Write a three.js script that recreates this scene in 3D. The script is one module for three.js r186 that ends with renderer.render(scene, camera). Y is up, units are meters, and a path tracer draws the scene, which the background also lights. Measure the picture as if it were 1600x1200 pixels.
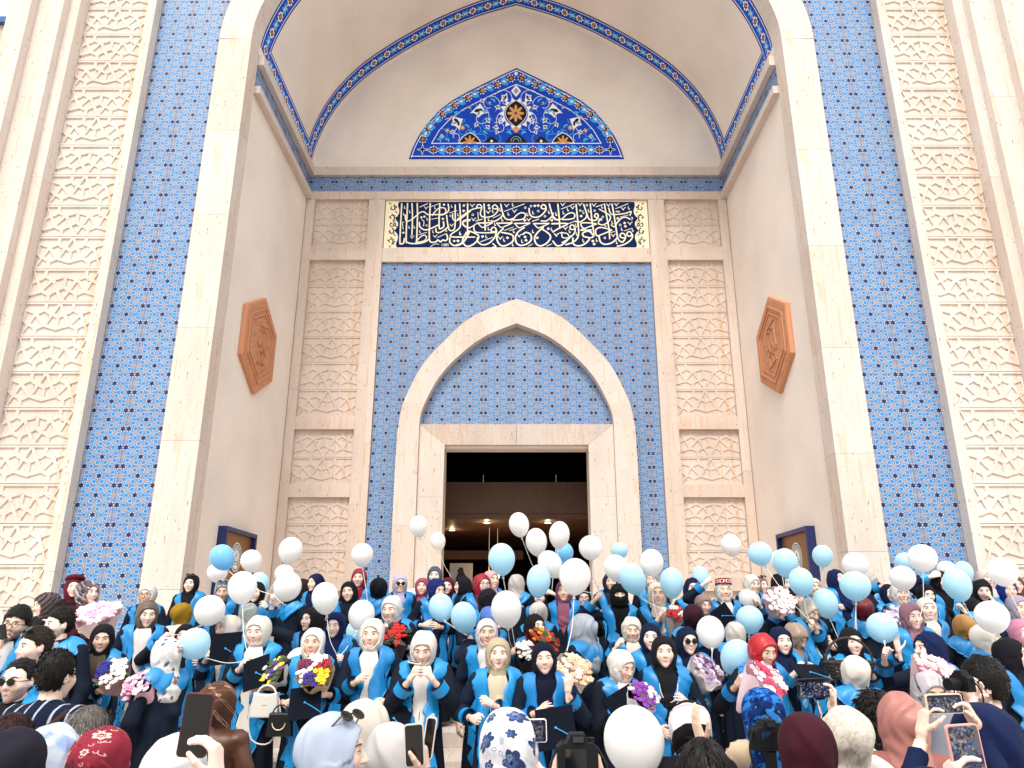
import * as THREE from 'three';
import { mergeGeometries } from 'three/addons/utils/BufferGeometryUtils.js';

// ---------- camera, sky, sun, exposure ----------
const scene = new THREE.Scene();
const F = 1159, PITCH = 17.25 * Math.PI / 180, EYE = 2.0, CX = 807;      // focal length in photo pixels, upward tilt, lens height
const camera = new THREE.PerspectiveCamera(2 * Math.atan(600 / F) * 180 / Math.PI, 4 / 3, 0.05, 900);
camera.position.set(0, EYE, 0);
camera.rotation.set(PITCH, 0, 0);
camera.setViewOffset(1600, 1200, 800 - CX, 0, 1600, 1200);
scene.add(camera);

const renderer = new THREE.WebGLRenderer({ antialias: true });
renderer.toneMapping = THREE.LinearToneMapping;
renderer.toneMappingExposure = 2.0;
renderer.shadowMap.enabled = true;

{ // thin bright overcast: pale cyan low down, brighter white overhead
  const w = 256, h = 128, d = new Float32Array(w * h * 4);
  for (let j = 0; j < h; j++) {
    const el = (j + .5) / h * Math.PI - Math.PI / 2, s = Math.sin(el);
    for (let i = 0; i < w; i++) {
      const az = i / w * Math.PI * 2;
      const cl = 0.04 * Math.sin(az * 3 + 4 * s) * Math.cos(el) + 0.03 * Math.sin(az * 7 - 6 * s) * Math.cos(el);
      const L = s > 0 ? (0.62 + 0.75 * s) * (1 + cl) : 0.35;
      const k = (j * w + i) * 4, t = Math.max(0, s);
      d[k] = L * (0.90 + .09 * t); d[k + 1] = L * (0.98 - .01 * t); d[k + 2] = L * (1.00 - .05 * t); d[k + 3] = 1;
    }
  }
  const sky = new THREE.DataTexture(d, w, h, THREE.RGBAFormat, THREE.FloatType);
  sky.mapping = THREE.EquirectangularReflectionMapping; sky.magFilter = sky.minFilter = THREE.LinearFilter; sky.needsUpdate = true;
  scene.background = sky; scene.environment = sky;
}
const sun = new THREE.DirectionalLight(0xfff4e8, 1.5);
sun.position.set(-6, 40, 22); sun.target.position.set(0, 2, -10); sun.castShadow = true; sun.shadow.radius = 34;
sun.shadow.mapSize.set(2048, 2048);
Object.assign(sun.shadow.camera, { left: -20, right: 20, top: 22, bottom: -22, near: 1, far: 90 });
scene.add(sun, sun.target);

// ---------- helpers ----------
let seed = 20417;
const rnd = () => { seed = (seed * 1664525 + 1013904223) >>> 0; return seed / 4294967296; };
const rr = (a, b) => a + (b - a) * rnd();
const V = (x, y, z) => new THREE.Vector3(x, y, z);
const clamp = (x, a, b) => Math.min(b, Math.max(a, x));
const sstep = (a, b, x) => { const t = clamp((x - a) / (b - a), 0, 1); return t * t * (3 - 2 * t); };
const lin = (r, g, b) => new THREE.Color().setRGB(r, g, b);
const hex = (h) => new THREE.Color(h);
const COS = Math.cos(PITCH), SIN = Math.sin(PITCH);
// a photo pixel gives a direction; D is the horizontal distance in front of the lens
function at(px, py, D) {
  const u = 600 - py, fw = F * COS - u * SIN;
  return V((px - CX) / fw * D, EYE + (F * SIN + u * COS) / fw * D, -D);
}
const usedNames = {};
function numbered(n) { if (n in usedNames) { usedNames[n]++; return n + '_' + String(usedNames[n]).padStart(3, '0'); } usedNames[n] = 0; return n; }
function mk(name, geo, mat, parent) {
  const m = new THREE.Mesh(geo, mat); m.name = parent ? name : numbered(name); m.castShadow = m.receiveShadow = true;
  (parent || scene).add(m); return m;
}
function grp(name, parent) { const g = new THREE.Group(); g.name = parent ? name : numbered(name); (parent || scene).add(g); return g; }
function tag(o, label, category, group) { o.userData.label = label; o.userData.category = category; if (group) o.userData.group = group; return o; }
function structure(o, label) { o.userData.kind = 'structure'; if (label) o.userData.label = label; return o; }
// axis-aligned box with uv in metres
function bx(x0, y0, z0, x1, y1, z1) {
  const g = new THREE.BoxGeometry(x1 - x0, y1 - y0, z1 - z0); g.translate((x0 + x1) / 2, (y0 + y1) / 2, (z0 + z1) / 2);
  return worldUV(g);
}
function worldUV(g) {
  const p = g.attributes.position, n = g.attributes.normal, u = new Float32Array(p.count * 2);
  for (let i = 0; i < p.count; i++) {
    const ax = Math.abs(n.getX(i)), ay = Math.abs(n.getY(i)), az = Math.abs(n.getZ(i));
    if (ax > ay && ax > az) { u[2 * i] = p.getZ(i); u[2 * i + 1] = p.getY(i); }
    else if (ay > az) { u[2 * i] = p.getX(i); u[2 * i + 1] = p.getZ(i); }
    else { u[2 * i] = p.getX(i); u[2 * i + 1] = p.getY(i); }
  }
  g.setAttribute('uv', new THREE.BufferAttribute(u, 2)); return g;
}
const mirX = (g) => { // mirror about x = 0
  const h = g.clone(), p = h.attributes.position, n = h.attributes.normal;
  for (let i = 0; i < p.count; i++) { p.setX(i, -p.getX(i)); n.setX(i, -n.getX(i)); }
  if (h.index) { const a = h.index.array; for (let i = 0; i < a.length; i += 3) { const t = a[i]; a[i] = a[i + 1]; a[i + 1] = t; } }
  else for (const at of Object.values(h.attributes)) { const s = at.itemSize, a = at.array; for (let i = 0; i < at.count; i += 3) for (let k = 0; k < s; k++) { const t = a[i * s + k]; a[i * s + k] = a[(i + 1) * s + k]; a[(i + 1) * s + k] = t; } }
  return h;
};

// ---------- textures ----------
const NS = 256, NT = new Float32Array(NS * NS); { let s = 7; for (let i = 0; i < NS * NS; i++) { s = (s * 1664525 + 1013904223) >>> 0; NT[i] = s / 4294967296; } }
function vnoise(x, y, px, py) { // value noise, tiling at px, py
  const xi = Math.floor(x), yi = Math.floor(y), fx = x - xi, fy = y - yi, ux = fx * fx * (3 - 2 * fx), uy = fy * fy * (3 - 2 * fy);
  const m = (a, b) => ((a % b) + b) % b, g = (i, j) => NT[(m(j, py) & 255) * NS + (m(i, px) & 255)];
  const a = g(xi, yi), b = g(xi + 1, yi), c = g(xi, yi + 1), d = g(xi + 1, yi + 1);
  return a + (b - a) * ux + (c - a) * uy + (a - b - c + d) * ux * uy;
}
function n3(x, y, z) { // cheap 3-d noise -1..1
  return (vnoise(x + z * 1.7 + 31, y - z * .9 + 17, 256, 256) + vnoise(y * .8 + z + 5, z * 1.3 - x * .6 + 71, 256, 256)) - 1;
}
function dataTex(n, fn, srgb = true, m = n) {
  const d = new Uint8Array(n * m * 4), c = [0, 0, 0];
  for (let j = 0; j < m; j++) for (let i = 0; i < n; i++) { fn(i / n, j / m, c); const k = (j * n + i) * 4; for (let q = 0; q < 3; q++) d[k + q] = clamp(c[q], 0, 1) * 255; d[k + 3] = 255; }
  const t = new THREE.DataTexture(d, n, m); t.wrapS = t.wrapT = THREE.RepeatWrapping; t.magFilter = THREE.LinearFilter; t.minFilter = THREE.LinearMipmapLinearFilter; t.generateMipmaps = true;
  if (srgb) t.colorSpace = THREE.SRGBColorSpace; t.needsUpdate = true; return t;
}
function canvasTex(w, h, draw) {
  const c = document.createElement('canvas'); c.width = w; c.height = h; const g = c.getContext('2d'); draw(g, w, h);
  const t = new THREE.CanvasTexture(c); t.colorSpace = THREE.SRGBColorSpace; t.wrapS = t.wrapT = THREE.RepeatWrapping; t.anisotropy = 8; return t;
}
const rep = (t, x, y = x) => { t.repeat.set(x, y); return t; };
const fbm = (u, v, f, g, o) => { let s = 0, a = .5, n = 0; for (let k = 0; k < o; k++) { s += a * vnoise(u * f, v * g, f, g); n += a; a *= .5; f *= 2; g *= 2; } return s / n; };
// travertine: veins running up the stone, small pits
const pits = []; { for (let k = 0; k < 620; k++) { const cl = k % 3 ? k : k - 1; pits.push([rnd(), rnd(), .0006 + .0024 * rnd() ** 3, .8 + 5 * rnd() ** 2]); void cl; }; }
function pitAt(u, v) { return 0; }
const T_stone = canvasTex(1024, 1024, (g, w, h) => {
  const im = g.createImageData(w, h);
  for (let j = 0; j < h; j++) for (let i = 0; i < w; i++) {
    const u = i / w, v = j / h;
    const a = fbm(u, v, 6, 3, 4), b = fbm(u + .02 * a, v, 48, 4, 3), c = vnoise(u * 256, v * 256, 256, 256);
    const vein = 1.5 * sstep(.58, .76, b) * sstep(.38, .62, a), t = .90 + .10 * (a - .5) + .05 * (b - .5) + .03 * (c - .5);
    const k = (j * w + i) * 4;
    im.data[k] = 255 * clamp(t * .945 - .02 * vein, 0, 1); im.data[k + 1] = 255 * clamp(t * .893 - .045 * vein, 0, 1); im.data[k + 2] = 255 * clamp(t * .858 - .07 * vein, 0, 1); im.data[k + 3] = 255;
  }
  g.putImageData(im, 0, 0);
  for (const [x, y, r, e] of pits) { g.fillStyle = `rgba(${95 + 60 * x | 0},${70 + 50 * x | 0},55,.75)`; g.beginPath(); g.ellipse(x * w, y * h, r * w, r * w * e, 0, 0, 7); g.fill(); }
});
rep(T_stone, 1 / 2.6);
const T_stoneB = dataTex(512, (u, v, c) => { const b = .6 * fbm(u, v, 64, 16, 3) + .4 * vnoise(u * 256, v * 256, 256, 256); c[0] = c[1] = c[2] = b; }, false); rep(T_stoneB, 1 / 2.6);
const T_plaster = dataTex(512, (u, v, c) => { const a = fbm(u, v, 4, 4, 5), b = vnoise(u * 200, v * 200, 200, 200); const t = .965 + .09 * (a - .5) + .03 * (b - .5); c[0] = t * .955; c[1] = t * .918; c[2] = t * .882; }); rep(T_plaster, 1 / 4);
const T_fine = dataTex(256, (u, v, c) => { c[0] = c[1] = c[2] = .5 * fbm(u, v, 32, 32, 3) + .5 * vnoise(u * 128, v * 128, 128, 128); }, false); rep(T_fine, 1 / .6);
const T_pave = dataTex(512, (u, v, c) => { const a = fbm(u, v, 8, 8, 5), b = vnoise(u * 256, v * 256, 256, 256), t = .72 + .16 * (a - .5) + .06 * (b - .5); c[0] = t; c[1] = t * .97; c[2] = t * .93; }); rep(T_pave, 1 / 3);

// one glazed tile, 60 x 30 cm: six-pointed stars, kites, ringed rosettes on pale ground
const T_tile = canvasTex(1024, 512, (g, w, h) => {
  const X = (u) => u * w, Y = (v) => v * h;
  g.fillStyle = '#6c84ac'; g.fillRect(0, 0, w, h);
  // woven pale lines
  g.strokeStyle = '#e4e2ee'; g.lineWidth = 9; g.lineJoin = 'round';
  const star = (u, v, r, col, n = 6, q = .5, rot = Math.PI / 6, line) => {
    g.beginPath(); for (let k = 0; k < n * 2; k++) { const a = rot + k * Math.PI / n, R = (k & 1 ? q : 1) * r; g.lineTo(X(u) + R * Math.cos(a), Y(v) + R * Math.sin(a)); } g.closePath(); g.fillStyle = col; g.fill(); if (line) { g.strokeStyle = line; g.lineWidth = 7; g.stroke(); }
  };
  const poly = (pts, close = true) => { g.beginPath(); pts.forEach(([a, b]) => g.lineTo(X(a), Y(b))); if (close) g.closePath(); g.stroke(); };
  const net = [[.5, .5], [.28, .25], [.72, .25], [.28, .75], [.72, .75], [.045, .5], [.955, .5], [.5, 0], [.5, 1], [.075, 0], [.925, 0], [.075, 1], [.925, 1]];
  for (const [u, v] of net) for (let k = 0; k < 6; k++) { const a = k * Math.PI / 3 + Math.PI / 6; g.beginPath(); g.moveTo(X(u) + 50 * Math.cos(a), Y(v) + 50 * Math.sin(a)); g.lineTo(X(u) + 128 * Math.cos(a + .25), Y(v) + 128 * Math.sin(a + .25)); g.moveTo(X(u) + 50 * Math.cos(a), Y(v) + 50 * Math.sin(a)); g.lineTo(X(u) + 128 * Math.cos(a - .25), Y(v) + 128 * Math.sin(a - .25)); g.strokeStyle = '#d8dae2'; g.lineWidth = 5; g.stroke(); }
  const kite = (u, v, a, s = 1.2) => {
    const cx = X(u), cy = Y(v), P = [[-54, 0], [-8, -46], [32, -40], [52, 0], [32, 40], [-8, 46]].map(([x, y]) => [cx + s * (x * Math.cos(a) - y * Math.sin(a)), cy + s * (x * Math.sin(a) + y * Math.cos(a))]);
    g.beginPath(); P.forEach(([x, y]) => g.lineTo(x, y)); g.closePath(); g.fillStyle = '#1488d6'; g.fill(); g.strokeStyle = '#eeeef2'; g.lineWidth = 9; g.stroke(); g.strokeStyle = '#6a6f8c'; g.lineWidth = 2.5; g.stroke();
  };
  const ring = (u, v, a, b) => { for (const [r, c] of [[50, '#dddde4'], [44, '#5e4448'], [31, '#cfbfba'], [19, a], [8, '#d8c6be']]) { g.fillStyle = c; g.beginPath(); g.ellipse(X(u), Y(v), r, r, 0, 0, 7); g.fill(); } };
  const aim = (u, v, tu, tv) => Math.atan2((tv - v) * h, (tu - u) * w);
  for (const [u, v, tu, tv] of [[.40, .19, .5, 0], [.60, .19, .5, 0], [.40, .81, .5, 1], [.60, .81, .5, 1], [.285, .5, .5, .5], [.715, .5, .5, .5], [.16, .32, .045, .5], [.84, .32, .955, .5], [.16, .68, .045, .5], [.84, .68, .955, .5], [.26, 0, .5, 0], [.74, 0, .5, 0], [.26, 1, .5, 1], [.74, 1, .5, 1]]) kite(u, v, aim(u, v, tu, tv) + Math.PI);
  for (const [u, v] of [[.28, .25], [.72, .25], [.28, .75], [.72, .75], [.055, .5], [.945, .5]]) ring(u, v, '#84504a', '#7a3f33');
  for (const v of [0, 1]) { ring(.5, v, '#a8905e', '#7a6440'); }
  for (const [u, v] of [[.5, .5], [.075, 0], [.925, 0], [.075, 1], [.925, 1]]) {
    star(u, v, 100, '#d2d4e0', 6, .56); star(u, v, 93, '#173a72', 6, .56); star(u, v, 40, '#0a2456', 6, .6);
    for (let k = 0; k < 6; k++) { const a = k * Math.PI / 3; g.fillStyle = '#f4f0ee'; g.strokeStyle = '#5f6478'; g.lineWidth = 4; g.beginPath(); g.ellipse(X(u) + 74 * Math.cos(a), Y(v) + 74 * Math.sin(a), 17, 13, a, 0, 7); g.fill(); g.stroke(); }
  }
});
// flower-and-leaf band; one repeat is 0.42 m long, 0.46 m wide (u along, v across)
const T_band = canvasTex(512, 560, (g, w, h) => {
  g.fillStyle = '#0b45b4'; g.fillRect(0, 0, w, h);
  for (const s of [0, 1]) { const y = (a) => s ? h - a : a; g.fillStyle = '#0a2a7c'; g.fillRect(0, Math.min(y(0), y(34)), w, 34); g.fillStyle = '#f4f2f2'; g.fillRect(0, Math.min(y(52), y(74)), w, 22); }
  const leaf = (x, y, sx, sy) => { g.save(); g.translate(x, y); g.scale(sx, sy); g.fillStyle = '#35a8ea'; g.beginPath(); g.moveTo(0, 0); g.quadraticCurveTo(40, -70, 110, -50); g.quadraticCurveTo(80, -30, 100, 10); g.quadraticCurveTo(60, 0, 50, 34); g.quadraticCurveTo(30, 10, 0, 0); g.fill(); g.restore(); };
  const c = h / 2;
  for (const sy of [1, -1]) for (const sx of [1, -1]) { leaf(w * .5 + (sx > 0 ? 0 : 0), c - sy * 60, sx * 1.0, sy * 1.05); }
  g.strokeStyle = '#f2f2f4'; g.lineWidth = 12;
  for (const s of [1, -1]) { g.beginPath(); for (let i = 0; i <= w; i += 6) g.lineTo(i, c + s * 62 * Math.cos(i / w * Math.PI * 2) * (Math.cos(i / w * Math.PI * 2) > 0 ? 1.3 : .55)); g.stroke(); }
  for (const x of [0, w]) {
    g.fillStyle = '#f6f0ee'; g.beginPath(); for (let k = 0; k < 16; k++) { const a = k * Math.PI / 8, r = (k & 1 ? 96 : 142); g.lineTo(x + r * .92 * Math.cos(a), c + r * Math.sin(a)); } g.closePath(); g.fill();
    g.fillStyle = '#1a0d14'; g.beginPath(); for (let k = 0; k < 12; k++) { const a = k * Math.PI / 6, r = (k & 1 ? 66 : 100); g.lineTo(x + r * .9 * Math.cos(a), c + r * Math.sin(a)); } g.closePath(); g.fill();
    g.fillStyle = '#d58a50'; for (let k = 0; k < 6; k++) { const a = k * Math.PI / 3; g.beginPath(); g.ellipse(x + 30 * Math.cos(a), c + 30 * Math.sin(a), 24, 11, a, 0, 7); g.fill(); }
  }
  g.fillStyle = '#f6f2f0'; g.beginPath(); g.moveTo(w / 2 - 52, c); g.lineTo(w / 2, c - 44); g.lineTo(w / 2 + 52, c); g.lineTo(w / 2, c + 44); g.fill(); g.fillStyle = '#1648ae'; g.beginPath(); g.arc(w / 2, c, 18, 0, 7); g.fill();
});
// ---------- painted tympanum (flat glazed panel), drawn for the left half and mirrored ----------
const TY = { x0: 150, x1: 1467, y0: 98, y1: 662, cx: 808 };
const TY_OUT = [[150, 662], [168, 600], [200, 530], [245, 460], [320, 372], [400, 308], [490, 256], [590, 205], [700, 150], [808, 98]];
const T_tymp = canvasTex(1536, 768, (g, w, h) => {
  const sx = w / (TY.x1 - TY.x0), sy = h / (TY.y1 - TY.y0);
  g.fillStyle = '#0c44c0'; g.fillRect(0, 0, w, h);
  const inset = (d) => TY_OUT.map(([x, y]) => { const dx = x - 808, dy = y - 560, l = Math.hypot(dx, dy * 1.25) || 1; return [x - dx / l * d, y - dy * 1.25 / l * d]; });
  for (const side of [1, -1]) {
    g.save(); g.scale(sx, sy); g.translate(-TY.x0, -TY.y0);
    if (side < 0) { g.translate(2 * TY.cx, 0); g.scale(-1, 1); }
    const line = (pts, lw, col) => { g.strokeStyle = col; g.lineWidth = lw; g.lineJoin = 'round'; g.beginPath(); pts.forEach(([x, y]) => g.lineTo(x, y)); g.stroke(); };
    line(TY_OUT, 16, '#0a2f96'); line(inset(13), 5, '#f4f4f6');
    line([[150, 660], [808, 660]], 10, '#0a2f96'); line([[160, 647], [808, 647]], 5, '#f4f4f6');
    const inner = [[285, 570], [330, 490], [385, 430], [470, 365], [560, 318], [660, 268], [740, 232], [808, 203]];
    line(inner, 5, '#f4f4f6'); line([[283, 570], [808, 570]], 5, '#f4f4f6');
    // border flowers
    const flower = (x, y, r, a) => { g.save(); g.translate(x, y); g.rotate(a); g.fillStyle = '#f2eff0'; g.beginPath(); for (let k = 0; k < 16; k++) { const q = k * Math.PI / 8, R = (k & 1 ? .72 : 1.18) * r; g.lineTo(R * Math.cos(q), R * Math.sin(q)); } g.fill(); g.fillStyle = '#1b1018'; g.beginPath(); g.ellipse(0, 0, r * .82, r * .72, 0, 0, 7); g.fill(); g.fillStyle = '#c98a58'; for (let k = 0; k < 4; k++) { g.beginPath(); g.ellipse(r * .32 * Math.cos(k * 1.57), r * .32 * Math.sin(k * 1.57), r * .3, r * .15, k * 1.57, 0, 7); g.fill(); } g.restore(); };
    const leafs = (x, y, a) => { g.save(); g.translate(x, y); g.rotate(a); g.fillStyle = '#35a9ec'; for (const s of [1, -1]) { g.beginPath(); g.moveTo(-22, s * 8); g.quadraticCurveTo(-6, s * 34, 24, s * 26); g.quadraticCurveTo(12, s * 20, 22, s * 8); g.fill(); } g.fillStyle = '#f3f0f0'; g.beginPath(); g.moveTo(-12, 0); g.lineTo(0, -9); g.lineTo(12, 0); g.lineTo(0, 9); g.fill(); g.restore(); };
    const path = [[230, 545], [262, 478], [285, 455], [345, 390], [418, 335], [502, 288], [590, 242], [685, 205], [775, 165]];
    for (let i = 1; i < path.length; i++) { const [x, y] = path[i], [a, b] = path[i - 1], an = Math.atan2(y - b, x - a); line([[a, b - 10], [(a + x) / 2, (b + y) / 2 + 12], [x, y - 10]], 3, '#eceaf0'); line([[a, b + 10], [(a + x) / 2, (b + y) / 2 - 12], [x, y + 10]], 3, '#eceaf0'); leafs((a + x) / 2, (b + y) / 2, an); if (i !== 2) flower(x, y, 25, an); }
    flower(230, 545, 24, 0);
    for (let i = 0; i < 6; i++) { const x = 298 + i * 102; line([[x - 50, 609], [x, 590], [x + 50, 609], [x, 628], [x - 50, 609]], 3, '#eceaf0'); leafs(x + 51, 609, 0); flower(x, 609, 24, 0); }
    g.fillStyle = '#14101c'; g.strokeStyle = '#f2f0f2'; g.lineWidth = 3; g.beginPath(); for (let k = 0; k < 8; k++) { const q = k * Math.PI / 4, R = k & 1 ? 10 : 32; g.lineTo(230 + R * Math.cos(q), 607 + R * Math.sin(q)); } g.closePath(); g.fill(); g.stroke();
    // scrolling stems
    const curl = (x, y, r, a, dir, col, lw = 3.5) => { g.strokeStyle = col; g.lineWidth = lw; g.beginPath(); for (let t = 0; t <= 1; t += .04) { const q = a + dir * t * 5.2, R = r * (1 - .72 * t); g.lineTo(x + R * Math.cos(q), y + R * Math.sin(q)); } g.stroke(); };
    const W = '#f2f1f4', C = '#49b4ef';
    for (const [x, y, r, a, d, c] of [[735, 300, 70, 3.6, 1, W], [640, 330, 66, 0, -1, W], [585, 410, 60, -1, 1, W], [400, 470, 58, 4, 1, W], [480, 480, 50, 0, 1, C], [560, 480, 46, 3, -1, C], [640, 440, 60, 1, 1, C], [700, 480, 44, 4, 1, W], [520, 520, 36, 5, -1, C], [350, 520, 40, 4.5, 1, C], [690, 380, 40, 2, -1, C], [470, 420, 52, 5, -1, C], [760, 330, 36, 5, 1, C], [770, 450, 40, 2.2, -1, C], [600, 540, 30, 4, 1, C], [690, 545, 26, 5, 1, C], [640, 300, 34, 1, 1, C], [545, 345, 30, 2, 1, C], [430, 530, 30, 1, -1, W], [740, 420, 60, 2.6, 1, W]]) curl(x, y, r, a, d, c);
    const pal = (x, y, s, a) => { g.save(); g.translate(x, y); g.rotate(a); g.scale(s, s); g.fillStyle = '#f4f2f2'; g.beginPath(); g.moveTo(0, -34); g.quadraticCurveTo(26, -6, 52, 6); g.quadraticCurveTo(22, 8, 6, 40); g.quadraticCurveTo(-12, 10, -40, 26); g.quadraticCurveTo(-20, -4, 0, -34); g.fill(); g.fillStyle = '#1b1420'; g.beginPath(); g.ellipse(-6, 4, 15, 8, -.5, 0, 7); g.ellipse(14, -2, 12, 6, .4, 0, 7); g.fill(); g.fillStyle = '#9aa2b2'; g.beginPath(); g.ellipse(4, 16, 6, 12, .2, 0, 7); g.fill(); g.restore(); };
    pal(572, 365, 1.25, .2); pal(440, 435, 1.15, 1.2); pal(738, 290, .8, 2.4); pal(632, 428, .5, 1); pal(680, 470, .5, .3); pal(715, 430, .6, 2); pal(690, 345, .5, .6); pal(410, 500, .45, 0); pal(560, 455, .45, 2); pal(630, 468, .45, 1); pal(345, 525, .4, 0); pal(690, 500, .4, 2); pal(595, 305, .45, 1);
    for (const [x, y, r] of [[378, 492, 12], [473, 475, 15], [405, 410, 10], [515, 348, 10], [640, 320, 8]]) { g.fillStyle = '#c98a4a'; g.beginPath(); g.arc(x, y, r, 0, 7); g.fill(); g.fillStyle = '#f2e2c8'; g.beginPath(); g.arc(x, y, r * .4, 0, 7); g.fill(); }
    for (const [x, y] of [[600, 370], [500, 460], [430, 380], [660, 300], [540, 500], [470, 540], [760, 500], [610, 500], [330, 545], [380, 545]]) { g.fillStyle = C; g.beginPath(); g.ellipse(x, y, 14, 6, x, 0, 7); g.ellipse(x + 10, y + 8, 10, 5, y, 0, 7); g.fill(); }
    // half rosettes on the base line
    for (const [x, r, q] of [[520, 62, 1], [655, 40, 0]]) { g.fillStyle = '#1b1018'; g.strokeStyle = q ? '#f4f2f2' : '#2a5fc8'; g.lineWidth = 5; g.beginPath(); g.moveTo(x - r * 1.1, 567); g.quadraticCurveTo(x - r * .8, 567 - r * .7, x, 567 - r); g.quadraticCurveTo(x + r * .8, 567 - r * .7, x + r * 1.1, 567); g.closePath(); g.fill(); if (q) g.stroke(); if (q) { g.fillStyle = '#d59a62'; for (let k = 0; k < 5; k++) { const a = Math.PI + k * Math.PI / 4; g.beginPath(); g.ellipse(x + 24 * Math.cos(a), 565 + 24 * Math.sin(a), 20, 7, a, 0, 7); g.fill(); } } else { g.fillStyle = '#f2f0f2'; g.beginPath(); g.arc(x, 556, 8, 0, 7); g.fill(); } }
    g.restore();
  }
  // central medallion
  g.save(); g.scale(sx, sy); g.translate(-TY.x0, -TY.y0);
  g.fillStyle = '#f4f2f2'; g.beginPath(); for (let k = 0; k < 28; k++) { const q = k * Math.PI / 14, R = k & 1 ? 82 : 112; g.lineTo(806 + R * Math.cos(q) * .98, 388 + R * Math.sin(q) * .92); } g.fill();
  g.fillStyle = '#0c44c0'; g.beginPath(); g.ellipse(806, 388, 74, 76, 0, 0, 7); g.fill();
  g.fillStyle = '#170e14'; g.strokeStyle = '#f4f2f2'; g.lineWidth = 4; g.beginPath(); g.moveTo(806, 305); g.quadraticCurveTo(880, 345, 874, 392); g.quadraticCurveTo(866, 430, 806, 472); g.quadraticCurveTo(746, 430, 738, 392); g.quadraticCurveTo(732, 345, 806, 305); g.fill(); g.stroke();
  g.fillStyle = '#d9a066'; for (let k = 0; k < 8; k++) { const a = k * Math.PI / 4; g.beginPath(); g.ellipse(804 + 31 * Math.cos(a), 386 + 31 * Math.sin(a), 23, 9, a, 0, 7); g.fill(); } g.fillStyle = '#5a5860'; g.beginPath(); g.arc(804, 386, 7, 0, 7); g.fill();
  g.fillStyle = '#f4f2f2'; g.beginPath(); g.moveTo(806, 206); g.lineTo(838, 246); g.lineTo(806, 284); g.lineTo(774, 246); g.fill(); g.fillStyle = '#9aa0ac'; g.beginPath(); g.moveTo(806, 226); g.lineTo(822, 246); g.lineTo(806, 266); g.lineTo(790, 246); g.fill();
  g.fillStyle = '#e0a074'; g.beginPath(); g.moveTo(778, 476); g.lineTo(834, 476); g.lineTo(806, 512); g.fill();
  g.fillStyle = '#1b1018'; g.beginPath(); g.moveTo(735, 568); g.quadraticCurveTo(760, 530, 806, 505); g.quadraticCurveTo(852, 530, 877, 568); g.fill(); g.strokeStyle = '#7fb6d8'; g.lineWidth = 4; for (const r of [18, 32]) { g.beginPath(); g.arc(806, 560, r, Math.PI, 0); g.stroke(); }
  g.fillStyle = '#f4f2f2'; g.beginPath(); g.moveTo(806, 118); g.lineTo(820, 134); g.lineTo(806, 150); g.lineTo(792, 134); g.fill();
  g.restore();
});

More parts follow.
